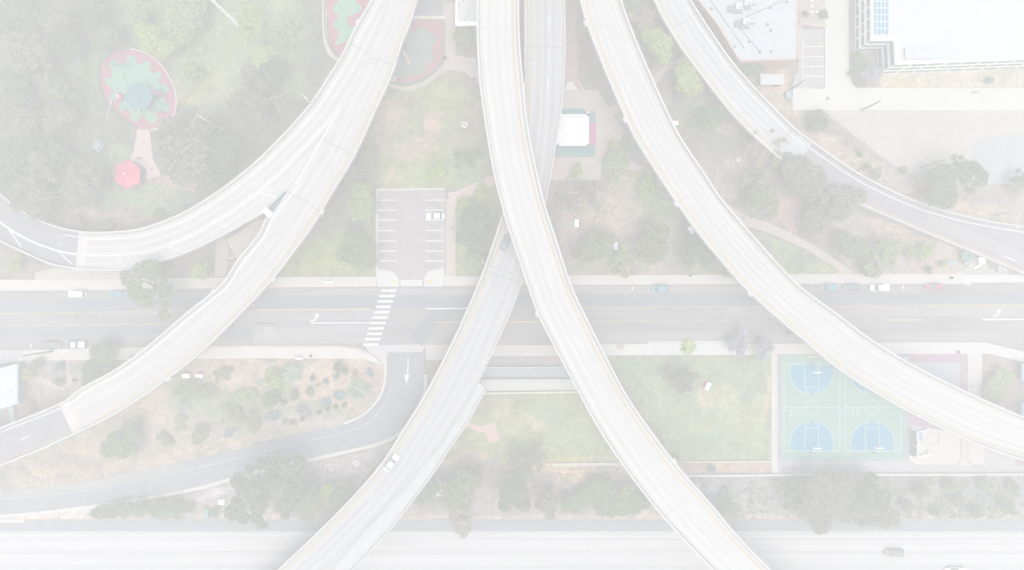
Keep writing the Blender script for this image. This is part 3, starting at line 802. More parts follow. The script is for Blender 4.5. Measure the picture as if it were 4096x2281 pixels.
# A: the western viaduct that forks into two ramps
AL = [(1530, -70), (1489, 0), (1421, 119), (1370, 223), (1310, 318), (1247, 413), (1183, 489), (1107, 570), (1024, 650), (894, 753), (735, 852), (596, 906), (517, 922), (398, 929), (322, 924), (258, 912), (190, 890), (110, 850), (40, 800), (-60, 715)]
V = [(1610, -70), (1572, 0), (1500, 170), (1400, 350), (1280, 560), (1205, 690), (1152, 763)]
A1R = V + [(1118, 806), (1068, 848), (1000, 886), (874, 955), (755, 1011), (656, 1045), (517, 1082), (358, 1080), (219, 1062), (119, 1020), (12, 968), (-90, 900)]
A2L = V + [(1108, 815), (1068, 872), (1036, 940), (954, 1040), (887, 1140), (755, 1247), (596, 1382), (477, 1470), (334, 1549), (246, 1611), (12, 1706), (-110, 1752)]
A2R = [(1700, -70), (1674, 0), (1640, 107), (1612, 175), (1577, 286), (1541, 370), (1509, 437), (1453, 562), (1402, 661), (1342, 757), (1294, 840), (1247, 916), (1183, 1003), (1103, 1107), (1024, 1196), (835, 1386), (735, 1470), (596, 1573), (457, 1661), (370, 1706), (278, 1748), (179, 1794), (12, 1860), (-110, 1905)]
a1 = Ribbon(AL, A1R, [12, 11.5, 11, 10, 8.5, 6, 4, 2.6, 2.0], 130)
a2 = Ribbon(A2L, A2R, [12, 11.5, 11, 10.5, 9.5, 8, 6.5, 5, 4.2], 130)
va = thing('viaduct', 'forked pale concrete viaduct on the west side whose two ramps split above the lawn', 'viaduct', (-40, 20, 0))
e1, e2, n1, n2 = a1.at(310, 1000), a2.at(262, 1668), a1.at(1120, 720), a2.at(1160, 800)
M_DA, M_DA2 = deckmat('deck_concrete_west', (246, 246, 246), .14), deckmat('deck_concrete_west_ramp', (244, 244, 244), .14)
a1.deck('deck', M_DA, 0, e1 + 1, va); a2.deck('deck', M_DA2, 0, e2 + 1, va, dz=-0.006)
a1.girder(0, e1, va); a2.girder(n2, e2, va)
a1.parapet('L', 0, None, va); a2.parapet('R', 0, None, va)
k1, k2 = a1.at(1090, 830), a2.at(1090, 840)
a1.parapet('R', k1, None, va); a2.parapet('L', k2, None, va)
for r, pts in ((a1, [(1390, 260), (1230, 500), (640, 960), (420, 1010)]), (a2, [(1250, 850), (830, 1300), (560, 1500), (400, 1620)])):
    for p in pts: r.bent(r.at(*p), va)
a1.cross('expansion_joint', M_SEAM, a1.at(1500, 235), 0.14, parent=va); a2.cross('expansion_joint', M_SEAM, a2.at(1520, 245), 0.14, parent=va)
a2.cross('expansion_joint', M_SEAM, a2.at(1390, 600), 0.14, parent=va); a2.cross('expansion_joint', M_SEAM, a2.at(1230, 810), 0.14, parent=va)
a1.cross('expansion_joint', M_DIRTLINE, a1.at(620, 975), 0.14, parent=va); a2.cross('expansion_joint', M_DIRTLINE, a2.at(800, 1310), 0.2, parent=va)
for d, w in ((2.4, .9), (4.2, .9), (6.6, .9)):
    a1.strip('tyre_track', M_TRACK, 'L', d, d + w, 0, e1, 0.006, va)
    a2.strip('tyre_track', M_TRACK, 'R', d, d + w, 0, e2, 0.004, va)
a1.strip('edge_line', M_PAINT, 'L', 1.7, 1.95, 0, e1, 0.012, va)
a1.strip('gutter_or_shadow', M_DIRTLINE, 'L', .5, .8, 0, e1, 0.010, va); a2.strip('gutter_or_shadow', M_DIRTLINE, 'R', .5, .9, 0, e2, 0.006, va); a2.strip('gutter_or_shadow', M_DIRTLINE, 'L', .5, .85, k2, e2, 0.006, va)
a2.strip('edge_line', M_YEL, 'R', 1.35, 1.6, 0, e2, 0.012, va)
g0 = a2.at(1370, 440)
a2.strip('edge_line', M_PAINT, 'L', 1.1, 1.45, a2.at(1220, 745), e2, 0.012, va)
a1.strip('gore_line', M_PAINT, 'L', 5.8, 6.12, a1.at(1320, 470), e1, 0.020, va)
a2.strip('gore_line', M_PAINT, 'L', .15, .48, g0, a2.at(1220, 745) + 1, 0.014, va)
# white hatching between gore line and parapet of the western ramp
for q, (x0, y0, x1, y1) in enumerate(((1036, 770, 1106, 790), (880, 902, 945, 918), (676, 990, 740, 1012), (460, 1031, 505, 1072), (232, 1005, 288, 1058), (38, 922, 86, 988))):
    mb = MB(va.location); w = 2.6
    n_ = 7
    for k_ in range(n_):
        f0, f1 = k_ / n_, (k_ + 1) / n_
        q0, q1 = (x0 + (x1 - x0) * f0, y0 + (y1 - y0) * f0), (x0 + (x1 - x0) * f1, y0 + (y1 - y0) * f1)
        z0_, z1_ = a1.z[a1.at(*q0)] + 0.035, a1.z[a1.at(*q1)] + 0.035
        ln_ = math.hypot(x1 - x0, y1 - y0); ox, oy = -(y1 - y0) / ln_ * w, (x1 - x0) / ln_ * w
        pts_ = [W(q0[0] + ox, q0[1] + oy, z0_), W(q1[0] + ox, q1[1] + oy, z1_), W(q1[0] - ox, q1[1] - oy, z1_), W(q0[0] - ox, q0[1] - oy, z0_)]
        if (pts_[1] - pts_[0]).cross(pts_[2] - pts_[1]).z < 0: pts_.reverse()
        mb.add(pts_, [(0, 1, 2, 3)])
    mb.build('hatch_line', M_PAINT, va)
i = a1.at(467, 980)
MB(va.location).add(wp([(448, 970), (482, 968), (484, 996), (450, 998)], a1.z[i] + 0.013), [(3, 2, 1, 0)]).build('repair_patch', M_WALK, va)
for px, py, side, r in ((1463, 110, 'L', a1), (880, 1195, 'L', a2), (673, 1512, 'R', a2), (1290, 850, 'R', a2), (1100, 1113, 'R', a2)):
    r.pedestal(side, px, py, va)
# crash cushion on the gore: thing of its own
i = a2.at(1110, 800)
zc = a2.z[i] + 0.02
cc = thing('crash_cushion', 'striped grey crash cushion with white end block on the fork of the ramps', 'crash cushion', W(1110, 805, zc))
p0, p1 = W(1152, 764, zc), W(1072, 858, zc)
u = (p0 - p1).normalized(); pe = Vector((-u.y, u.x, 0))
rot = math.atan2(u.y, u.x)
M_CG, M_CW = mat('cushion_grey_plastic', A(204, 208, 211), .1, 3), mat('cushion_white_plastic', (.66, .68, .69), .04, 3)
for q in range(9):
    t = 0.16 + q * 0.093
    p = p1.lerp(p0, t); w = 1.9 - 1.4 * t
    for m, dd, ln in ((M_CG, 0, .70), (M_CW, .43, .14)):
        MB(cc.location).box(tuple(p + u * dd + Vector((0, 0, .42))), (ln, w, .84 if m is M_CG else .78), rot).build('cushion_cell', m, cc)
p = p1.lerp(p0, 0.06)
MB(cc.location).box(tuple(p + Vector((0, 0, .55))), (1.5, 2.4, 1.1), rot).build('end_block', M_CW, cc)
for sd in (-1, 1):
    MB(cc.location).add([p1.lerp(p0, t) + pe * sd * (1.05 - .75 * t + o2) + Vector((0, 0, z)) for t in (0.1, .98) for o2 in (0, .09 * sd * sd) for z in (.05, .7)], [(0, 1, 3, 2), (4, 6, 7, 5), (0, 4, 5, 1), (2, 3, 7, 6), (1, 5, 7, 3), (0, 2, 6, 4)]).build('side_rail', M_CW, cc)
# asphalt approaches west of the abutments
M_APP = mat('approach_asphalt', A(220, 220, 223), 0.06, 0.4, fine=(2, .05))
a1.deck('ramp_road', M_APP, e1, None, kind='structure', thick=0.3, dz=-0.003); a1.body(e1, None)
a2.deck('ramp_road', M_APP, e2, None, kind='structure', thick=0.3, dz=-0.006); a2.body(e2, None)
s1 = a1.at(345, 1000); a1.strip('abutment_slab', M_WALK, 'L', .5, 10.0, s1, e1 + 1, 0.009, va)
s2 = a2.at(300, 1645); a2.strip('abutment_slab', M_WALK, 'L', .5, 8.6, s2, e2 + 1, 0.009, va)
struct(a1.strip('edge_line', M_PAINT, 'L', 5.8, 6.3, e1, None, 0.010)); struct(a2.strip('edge_line', M_PAINT, 'L', 1.0, 1.25, e2, None, 0.010)); struct(a2.strip('edge_line', M_YEL, 'R', .9, 1.15, e2, None, 0.010))
struct(a1.strip('edge_line', M_PAINT, 'L', 1.5, 1.75, e1, a1.at(215, 960), 0.010))
i = a2.at(110, 1750)
MB().add(wp([(82, 1757), (140, 1734), (142, 1738), (84, 1761)], a2.z[i] + 0.016), [(3, 2, 1, 0)]).build('lane_line', M_PAINT)['kind'] = 'structure'
# worn two-line legend on the western approach (illegible in the photograph)
zl = a1.z[a1.at(250, 965)] + 0.012
def quad_px(mb, x, y, w, h, ang, z):
    c, s_ = math.cos(ang), math.sin(ang)
    mb.add(wp([(x + a * c - b * s_, y + a * s_ + b * c) for a, b in ((-w, -h), (-w, h), (w, h), (w, -h))], z), [(0, 1, 2, 3)])
mb = MB()
for gx, gy in ((-15, -16), (0, -13), (15, -10), (-20, 7), (-5, 11), (10, 14)):
    for dx, dy, w, h in ((-4, 0, 1.6, 7), (4, 0, 1.6, 7), (0, -6, 4, 1.5), (0, 6, 4, 1.5), (0, 0, 3, 1.3)):
        if (gx + dx * 3 + dy) % 7 != 3:
            c, s_ = math.cos(.2), math.sin(.2)
            quad_px(mb, 253 + gx + dx * c - dy * s_, 963 + gy + dx * s_ + dy * c, w, h, .2, zl)
struct(mb.build('road_legend', M_PAINT_WORN))

# B: the tall white centre viaduct
BL = [(1908, -90), (1908, 0), (1908, 159), (1918, 330), (1934, 457), (1951, 570), (1978, 713), (2010, 840), (2044, 950), (2076, 1043), (2108, 1140), (2151, 1259), (2219, 1394), (2287, 1522), (2388, 1707), (2485, 1854), (2605, 2013), (2704, 2128), (2851, 2281), (2960, 2390)]
BR = [(2076, -90), (2076, 0), (2079, 159), (2092, 318), (2108, 477), (2123, 570), (2146, 680), (2179, 816), (2223, 952), (2284, 1137), (2346, 1271), (2422, 1422), (2505, 1577), (2593, 1707), (2704, 1854), (2843, 2013), (2942, 2132), (3072, 2267), (3190, 2380)]
vb = thing('viaduct', 'tall white concrete viaduct crossing over the grey one near the centre', 'viaduct', (5, 10, 0))
b_ = Ribbon(BL, BR, [17, 17, 16.5, 16, 15.5, 15], 110)
M_DB = deckmat('deck_concrete_centre', (247, 246.6, 246), 0.12)
b_.deck('deck', M_DB, parent=vb); b_.girder(parent=vb); b_.parapet('L', parent=vb); b_.parapet('R', parent=vb)
for p in ((2005, 300), (2210, 1045), (2380, 1475), (2640, 1870), (2900, 2190)): b_.bent(b_.at(*p), vb)
b_.strip('edge_line', M_YEL, 'R', 1.5, 1.75, parent=vb); b_.strip('edge_line', M_PAINT, 'L', 1.7, 1.85, parent=vb)
b_.strip('gutter_or_shadow', M_DIRTLINE, 'R', .44, .8, parent=vb, dz=.008); b_.strip('gutter_or_shadow', M_DIRTLINE, 'L', .44, .75, parent=vb, dz=.008)
M_TRACKB = mat('faint_tyre_track', A(243, 243, 242), 0.06, 0.7, uv=True, stretch=(0.8, 0.05, 1))
for d in (2.6, 4.3, 6.4, 8.0): b_.strip('tyre_track', M_TRACKB, 'L', d, d + .7, parent=vb, dz=.005)
for p in ((2030, 575), (2150, 1000), (2350, 1455), (2745, 2000), (1990, 112)): b_.cross('expansion_joint', mat('faint_joint', A(232, 232, 233), .1, 1), b_.at(*p), .13, parent=vb)
b_.pedestal('L', 2155, 1258, vb); b_.pedestal('R', 2700, 1846, vb)

# C: the lower grey viaduct passing underneath
CL = [(2098, -90), (2098, 0), (2097, 262), (2087, 480), (2062, 680), (2014, 840), (1978, 952), (1938, 1067), (1910, 1140), (1855, 1267), (1803, 1379), (1704, 1569), (1616, 1711), (1533, 1842), (1422, 1973), (1270, 2128), (1107, 2281), (995, 2385)]
CR = [(2259, -90), (2259, 0), (2261, 199), (2255, 338), (2243, 469), (2226, 570), (2207, 685), (2183, 810), (2150, 940), (2110, 1060), (2084, 1140), (2048, 1240), (1998, 1352), (1925, 1506), (1888, 1572), (1860, 1620), (1767, 1771), (1700, 1856), (1580, 2001), (1421, 2172), (1330, 2281), (1240, 2380)]
vc = thing('viaduct', 'lower grey concrete viaduct running under the white one to the freeway', 'viaduct', (-10, -10, 0))
c_ = Ribbon(CL, CR, [9, 9, 8.8, 8.5, 8, 8], 120)
c_.deck('deck', deckmat('deck_concrete_grey', (241, 241, 241.5), 0.10), parent=vc); c_.girder(parent=vc, depth=1.3); c_.parapet('L', parent=vc); iw = c_.at(1900, 1440); c_.parapet('R', 0, iw, vc, w=.3); c_.parapet('R', iw, None, vc, .55, .25)
for p in ((2178, 120), (2150, 620), (1975, 1180), (1830, 1480), (1640, 1800), (1430, 2080)): c_.bent(c_.at(*p), vc, 1.75)
iw = c_.at(1900, 1440)
c_.strip('edge_line', M_YEL, 'L', 1.5, 1.75, parent=vc); c_.strip('gutter_or_shadow', M_DIRTLINE, 'L', .44, .95, parent=vc, dz=.008)
for d, w in ((3.0, 1.1), (4.8, .9), (6.8, 1.0)): c_.strip('tyre_track', mat('grey_tyre_track', A(234, 235, 238), 0.12, 0.7, uv=True, stretch=(0.8, 0.06, 1)), 'L', d, d + w, parent=vc, dz=.005)
for y in (95, 220, 345): c_.strip('lane_line', M_PAINT, 'L', 5.85, 6.1, c_.at(2178, y - 28), c_.at(2178, y + 28) + 1, .012, vc)
# walkway hung on the outside of the lower half
WL = [(1914, 1530), (1886, 1580), (1860, 1625), (1768, 1773), (1701, 1858), (1581, 2003), (1422, 2174), (1331, 2283), (1242, 2382)]
WR = [(1960, 1545), (1937, 1572), (1878, 1680), (1799, 1796), (1732, 1898), (1644, 2015), (1553, 2128), (1398, 2290), (1305, 2384)]
w_ = Ribbon(WL, WR, [8, 8], 60, (0, 420))
w_.deck('walkway', mat('walkway_concrete', A(243, 245, 246), .05, .4), parent=vc, dz=-.05)
w_.parapet('R', parent=vc, h=.7, w=.28, name='walkway_barrier')
c_.strip('edge_line', M_PAINT_WORN, 'R', 1.4, 1.55, iw, None, .012, vc)
for p in ((2015, 1070), (1990, 1090), (2180, 180)): c_.cross('expansion_joint', M_SEAM, c_.at(*p), .13, parent=vc)

# D: the eastern viaduct
DL = [(2295, -90), (2318, 0), (2346, 103), (2406, 258), (2485, 445), (2545, 570), (2644, 725), (2704, 816), (2803, 952), (2923, 1095), (2965, 1143), (3072, 1243), (3203, 1355), (3362, 1486), (3589, 1625), (3748, 1706), (3799, 1731), (3907, 1779), (4070, 1836), (4210, 1878)]
DR = [(2452, -90), (2483, 0), (2525, 119), (2605, 310), (2684, 481), (2732, 570), (2823, 705), (2891, 805), (3072, 1014), (3191, 1140), (3350, 1259), (3489, 1363), (3668, 1470), (3867, 1569), (4070, 1658), (4210, 1712)]
vd = thing('viaduct', 'long white viaduct curving over the basketball court in the east', 'viaduct', (70, 10, 0))
d_ = Ribbon(DL, DR, [16, 16, 15.5, 15, 14.5, 14], 120)
d_.deck('deck', deckmat('deck_concrete_east', (246, 245.6, 245), 0.13), parent=vd); d_.girder(parent=vd); d_.parapet('L', parent=vd); d_.parapet('R', parent=vd)
for p in ((2450, 150), (2700, 660), (3000, 1080), (3290, 1330), (3600, 1540), (3950, 1690)): d_.bent(d_.at(*p), vd)
d_.strip('edge_line', M_YEL, 'L', 1.35, 1.6, parent=vd); d_.strip('edge_line', M_PAINT, 'R', 1.9, 2.05, parent=vd)
d_.strip('gutter_or_shadow', M_DIRTLINE, 'R', .44, .85, parent=vd, dz=.008); d_.strip('gutter_or_shadow', M_DIRTLINE, 'L', .44, .7, parent=vd, dz=.008)
for d in (2.6, 4.2, 5.6, 7.0): d_.strip('tyre_track', mat('east_tyre_track', A(241, 241, 241), 0.09, 0.7, uv=True, stretch=(0.8, 0.05, 1)), 'L', d, d + .6, parent=vd, dz=.005)
for p in ((2430, 80), (2570, 440), (2760, 770), (2870, 920), (3030, 1090), (3450, 1420)): d_.cross('expansion_joint', mat('faint_joint2', A(230, 231, 232), .1, 1), d_.at(*p), .12, parent=vd)
for p in ((2500, 478), (2704, 818), (2346, 105), (2998, 1175)): d_.pedestal('L', *p, vd)

# E: the outer ramp that comes down to the street
EL = [(2560, -90), (2610, 0), (2648, 76), (2724, 199), (2843, 358), (2923, 457), (3018, 553), (3100, 625), (3190, 690), (3300, 755), (3438, 820), (3668, 920), (3867, 1002), (4070, 1088), (4210, 1150)]
ER = [(2704, -90), (2758, 0), (2843, 131), (2923, 246), (3002, 338), (3072, 412), (3171, 511), (3251, 572), (3350, 642), (3470, 717), (3668, 808), (3867, 866), (4070, 903), (4210, 922)]
ve = thing('viaduct', 'narrow outer ramp viaduct descending past the flat roofed building', 'viaduct', (60, 50, 0))
e_ = Ribbon(EL, ER, [9, 8, 7, 5.5, 4, 2.6, 1.4, .7, .5], 110)
ee = e_.at(3205, 640)
e_.deck('deck', deckmat('deck_concrete_outer', (243, 243, 243), 0.14), 0, ee + 1, ve); e_.girder(0, ee - 3, ve, 1.3); e_.parapet('R', 0, None, ve); e_.parapet('L', 0, None, ve, .7)
for p in ((2720, 90), (2900, 330)): e_.bent(e_.at(*p), ve, 1.75)
e_.strip('edge_line', M_YEL, 'L', 1.2, 1.45, 0, ee, parent=ve); e_.strip('edge_line', M_PAINT, 'R', 1.5, 1.75, 0, ee, parent=ve)
e_.strip('gutter_or_shadow', M_DIRTLINE, 'R', .44, .8, 0, ee, .008, ve)
for d in (2.8, 4.4, 6.0): e_.strip('tyre_track', mat('outer_tyre_track', A(236, 238, 241), 0.1, 0.7, uv=True, stretch=(0.8, 0.05, 1)), 'L', d, d + .7, 0, ee, .005, ve)
e_.cross('expansion_joint', M_SEAM, e_.at(2770, 60), .12, parent=ve); e_.cross('expansion_joint', M_SEAM, e_.at(3120, 590), .15, parent=ve)
e_.strip('abutment_slab', mat('bluish_slab', A(240, 243, 245), .05, .4), 'L', .5, 8.4, e_.at(3150, 600), ee + 1, .009, ve)
e_.deck('ramp_road', mat('east_ramp_asphalt', A(223, 223, 226), .07, .4, fine=(2, .05)), ee, None, kind='structure', thick=.3, dz=-.004); e_.body(ee, None)
struct(e_.strip('edge_line', M_PAINT, 'R', 1.3, 1.6, ee, None, .010)); struct(e_.strip('edge_line', M_YEL, 'L', .9, 1.15, ee, None, .010))
struct(e_.strip('ramp_wear', mat('worn_ramp_asphalt', A(228, 227, 228), .06, .5), 'L', 2.2, 5.2, e_.at(3700, 880), None, .006))
za = e_.z[e_.at(4000, 1030)] + .016
MB().add(wp([(3958, 1001), (4004, 1011), (3999, 1016), (4062, 1042), (4059, 1047), (3997, 1020), (3996, 1025)], za), [(6, 5, 4, 3, 2, 1, 0)]).build('lane_arrow', M_PAINT)['kind'] = 'structure'

# ------------------------------------------------------------------ basketball courts and the play grounds around them
M_COURT = mat('court_green', A(217, 232, 227), 0.07, 0.15, fine=(1.0, 0.03))
M_COURTB = mat('court_blue', A(203, 225, 238), 0.06, 0.2, fine=(1.0, 0.03))
M_COURTW = mat('court_line_paint', A(241, 250, 250), 0.04, 1)
pave('court_surround', [(3112, 1419), (3620, 1419), (3640, 1480), (3640, 1846), (3112, 1846)], 0.006, mat('court_grey', A(226, 229, 230), 0.06, 0.3))
pave('basketball_court', [(3132, 1420), (3620, 1420), (3620, 1842), (3132, 1842)], 0.010, M_COURT)
def arc(cx, cy, r, a0, a1, n=28, ry=None):
    return [(cx + r * math.cos(R(a0 + (a1 - a0) * i / n)), cy + (ry or r) * math.sin(R(a0 + (a1 - a0) * i / n))) for i in range(n + 1)]
def ring(cx, cy, r, w, a0=0, a1=360, n=40):
    o_, i_ = arc(cx, cy, r + w / 2, a0, a1, n), arc(cx, cy, r - w / 2, a0, a1, n)
    return [[o_[k], o_[k + 1], i_[k + 1], i_[k]] for k in range(n)]
def rect(x0, y0, x1, y1): return [(x0, y0), (x1, y0), (x1, y1), (x0, y1)]
for cx, xa, xb in ((3247, 3134.5, 3361), (3490, 3379, 3605)):
    marks('court_zone', [[(cx - 88, 1459), (cx - 88, 1488)] + arc(cx, 1489, 88, 180, 0, 30)[1:-1] + [(cx + 88, 1488), (cx + 88, 1459)],
                         [(cx - 88, 1804), (cx - 88, 1774)] + arc(cx, 1773, 88, 180, 360, 30)[1:-1] + [(cx + 88, 1774), (cx + 88, 1804)]], M_COURTB, 0.014)
    L = [rect(xa, 1457, xb, 1460.5), rect(xa, 1803, xb, 1806.5), rect(xa, 1457, xa + 3.4, 1806), rect(xb - 3.4, 1457, xb, 1806), rect(xa, 1629, xb, 1632)]
    for x in (cx - 28, cx + 28): L += [rect(x - 1.6, 1459, x + 1.6, 1550), rect(x - 1.6, 1711, x + 1.6, 1804)]
    L += [rect(cx - 28, 1548, cx + 28, 1551), rect(cx - 28, 1711, cx + 28, 1714)]
    L += ring(cx, 1631, 28, 3) + ring(cx, 1549, 28, 3, 0, 180, 20) + ring(cx, 1713, 28, 3, 180, 360, 20)
    L += ring(cx, 1489, 88, 3.2, 0, 180, 30) + ring(cx, 1773, 88, 3.2, 180, 360, 30)
    for x in (cx - 88, cx + 88): L += [rect(x - 1.6, 1459, x + 1.6, 1489), rect(x - 1.6, 1773, x + 1.6, 1804)]
    marks('court_line', L, M_COURTW, 0.018)
marks('court_spot', [arc(x, y, 5, 0, 330, 11) for x, y in ((3165, 1642), (3164, 1660), (3414, 1638), (3431, 1642), (3413, 1655), (3432, 1658))] + [[(3140, 1640), (3158, 1646), (3157, 1649), (3140, 1643)], [(3385, 1636), (3406, 1644), (3405, 1647), (3385, 1639)], [(3428, 1532), (3436, 1528), (3452, 1540), (3447, 1548)]], M_COURTW, 0.022)
pave('painted_step', rect(3232, 1424, 3288, 1430), 0.05, mat('cream_step', A(244, 243, 238), .04, 1), True)
M_HOOPW, M_STEEL = mat('white_backboard', (.8, .8, .8), .03, 2, rough=.4), mat('galvanised_steel', A(232, 236, 239), .06, 3, rough=.45, spec=.5)
M_RIM = mat('orange_rim', (0.6, 0.2, 0.08), .05, 3)
def hoop(px, py, sgn, label):
    t = thing('basketball_hoop', label, 'basketball hoop', W(px, py, 0), 0, 'basketball hoops on the green courts')
    MB().tube([(0, 0, -.02), (0, 0, 2.9), (0, sgn * .4, 3.25), (0, sgn * 1.7, 3.35)], .14, 8).build('post', M_STEEL, t)
    MB().box((0, sgn * 1.8, 3.4), (2.0, .22, 1.15)).build('backboard', M_HOOPW, t)
    n = MB(); n.tube([(.26 * math.cos(a * .5236), sgn * 2.2 + .26 * math.sin(a * .5236), 3.05) for a in range(13)], .03, 6); n.build('rim', M_RIM, t)
hoop(3243, 1808, 1, 'hoop at the near end of the left court, its white backboard beside the bottom line')
hoop(3489, 1808, 1, 'hoop at the near end of the right court beside the shrubs')
hoop(3244, 1456, -1, 'hoop at the street end of the left court')

# walled surfaces east of the courts
M_MAUVE = mat('mauve_court_surface', A(233, 221, 229), .06, .3, fine=(1, .03))
M_SKATE = mat('bluish_concrete', A(236, 240, 245), .06, .12, fine=(1, .03))
pave('play_surface', [(3628, 1416), (3866, 1416), (3868, 1760), (3640, 1700)], 0.012, M_MAUVE)
pave('play_surface', [(3660, 1452), (3838, 1452), (3838, 1640), (3700, 1560), (3660, 1520)], 0.016, M_SKATE)
marks('court_line', [rect(3640, 1452, 3700, 1456), rect(3834, 1452, 3838, 1640), rect(3810, 1470, 3813, 1600)], M_COURTW, .022)
pave('pavement', [(3560, 1415), (3622, 1416), (3622, 1450), (3640, 1470), (3660, 1480), (3660, 1520), (3560, 1440)], .014, mat('dark_teal_paving', A(219, 226, 229), .06, .5))
marks('light_step', [rect(3621, 1425, 3629, 1447)], M_WALK2, .05)
pave('pavement', [(3870, 1416), (3930, 1416), (3926, 1600), (3870, 1575)], .016, M_WALK)
pave('pavement', [(3640, 1700), (4060, 1760), (4060, 1862), (3112, 1895), (3112, 1845), (3640, 1845)], .014, M_GREYC)
pave('pavement', [(3660, 1728), (3700, 1716), (3840, 1722), (3844, 1840), (3824, 1860), (3662, 1860), (3636, 1840), (3640, 1800), (3664, 1800)], .018, M_WALK)
pave('pavement', [(3872, 1760), (3935, 1770), (3935, 1860), (3896, 1860), (3876, 1842)], .018, M_WALK)
pave('pavement', [(3846, 1740), (3870, 1755), (3872, 1845), (3892, 1862), (3828, 1862), (3848, 1842)], .019, mat('cream_paving', A(246, 244, 241), .04, .5))
mb = MB()
for line in ([(3842, 1740), (3842, 1840), (3824, 1861), (3662, 1861), (3638, 1842)], [(3872, 1762), (3872, 1842), (3894, 1861), (3935, 1861)]):
    for (x0, y0), (x1, y1) in zip(line, line[1:]):
        d = Vector((x1 - x0, y1 - y0)).normalized() * 2; nn = Vector((-d.y, d.x))
        mb.sheet(wp([(x0 + nn.x, y0 + nn.y), (x1 + nn.x, y1 + nn.y), (x1 - nn.x, y1 - nn.y), (x0 - nn.x, y0 - nn.y)], .023), .023)
struct(mb.build('inlay_band', mat('grey_inlay', A(231, 228, 228), .08, 1)))
pave('planting_bed', [(3935, 1418), (4000, 1425), (4060, 1442), (4060, 1660), (3935, 1620)], .008, mat('reddish_bed', A(227, 218, 217), .08, .6, fine=(2, .08)))
pave('planting_bed', [(3935, 1790), (4120, 1850), (4120, 1862), (3935, 1862)], .008, mat('reddish_bed2', A(226, 217, 217), .08, .6, fine=(2, .08)))
marks('bed_edge', [rect(3932, 1474, 4050, 1478)], M_PINK, .014)
pave('pavement', [(3640, 1735), (3660, 1735), (3664, 1822), (3636, 1822)], .022, mat('teal_tiles', A(214, 228, 227), .25, 1.2, detail=2))

# walkway and walls between the two central viaducts
pave('lower_road', [(1900, 1426), (2270, 1426), (2300, 1466), (1880, 1468)], .006, mat('dark_asphalt', A(221, 220, 221), .06, .4))  # plain dark asphalt tone
pave('lower_road', [(2165, 1466), (2180, 1436), (2200, 1426), (2270, 1426), (2300, 1466)], .010, mat('brownish_dirt', A(228, 223, 221), .07, .5))
pave('lower_road', [(1880, 1471), (2300, 1470), (2330, 1513), (1860, 1515)], .010, mat('bluish_asphalt', A(227, 230, 234), .1, .4))
pave('walkway', [(1840, 1522), (2340, 1521), (2352, 1562), (1830, 1566)], .016, mat('pale_walkway', A(246, 246, 246), .05, .4, fine=(1.5, .04)))
M_BLUEWALL, M_WALL = mat('pale_blue_wall', A(236, 243, 245), .05, .6), mat('cream_wall', A(249, 248, 244), .05, .6)
def wall(name, pts, h, w, m, label, cat='wall', z0=0.0):
    mb = MB(W(pts[0][0], pts[0][1], z0))
    P = np.array(pts, float)
    t = np.gradient(P, axis=0); t /= np.hypot(t[:, 0], t[:, 1])[:, None]
    n = np.c_[-t[:, 1], t[:, 0]] * w / S / 2
    solid_strip(mb, wp(P + n, z0), wp(P - n, z0), [z0] * len(P), [z0 + h] * len(P))
    return tag(mb.build(name, m), label, cat)
wall('retaining_wall', [(1884, 1469), (2300, 1468)], .8, .3, M_BLUEWALL, 'thin pale blue wall above the bluish lower road')
wall('retaining_wall', [(1850, 1518.5), (2335, 1517)], 1.0, .4, M_BLUEWALL, 'low white wall between bluish lower road and pale walkway')
wall('retaining_wall', [(1934, 1573), (2350, 1567)], .7, .5, M_WALL, 'cream wall along the top edge of the shaded lawn')
wall('retaining_wall', [(2184, 1855), (2330, 1854), (2486, 1852)], .5, .35, M_WALL, 'pale kerb wall along the bottom of the shaded lawn')
wall('retaining_wall', [(2210, 1860), (2500, 1859)], .4, .3, M_WALL, 'second lower kerb wall above the orange mulch')
wall('retaining_wall', [(2738, 1847), (3086, 1845)], .5, .35, M_WALL, 'cream kerb wall below the eastern lawn')
wall('retaining_wall', [(2738, 1900), (2900, 1900), (3086, 1898), (3300, 1897)], .9, .5, M_WALK2, 'white wall between orange mulch and grey slope')
wall('retaining_wall', [(3460, 1896), (3700, 1896), (4200, 1895)], .9, .5, M_WALK2, 'white wall along the slope below the courts')
pave('gutter_or_shadow', [(2738, 1906), (3260, 1902), (3260, 1912), (2738, 1914)], .008, mat('painted_fence_shadow', A(220, 222, 223), .06, .5))  # dark strip paints the fence shadow below the white wall
pave('path', [(3112, 1850), (3620, 1846), (3640, 1864), (4200, 1862), (4200, 1890), (3112, 1894)], .016, M_GREYC)

# ---- round playgrounds
M_REDR, M_MINT = mat('rose_rubber', A(230, 208, 214), .05, .4, fine=(2, .03)), mat('mint_rubber', A(213, 232, 224), .05, .3, fine=(2, .03))
M_REDR2, M_MINT2 = mat('dull_rose_rubber', A(229, 211, 215), .05, .4), mat('grey_mint_rubber', A(216, 222, 220), .05, .3)
def blob(cx, cy, rx, ry, rot, k=0, amp=0, n=120, ph=0):
    out = []
    for i in range(n):
        a = 2 * math.pi * i / n
        w = 1.0
        if k:
            v = math.cos(k * a + ph)
            w = 1 + amp * max(-1, min(1, v * 1.7))
        x, y = rx * w * math.cos(a), ry * w * math.sin(a)
        out.append((cx + x * math.cos(rot) - y * math.sin(rot), cy + x * math.sin(rot) + y * math.cos(rot)))
    return out
oval = curve([(505, 200), (545, 204), (592, 222), (640, 260), (672, 305), (694, 350), (704, 395), (700, 440), (688, 470), (660, 500), (610, 518), (560, 515), (520, 498), (480, 465), (440, 425), (414, 380), (401, 330), (401, 285), (413, 245), (440, 218), (470, 205)], 120, True)
pave('playground', list(oval), .010, M_REDR)
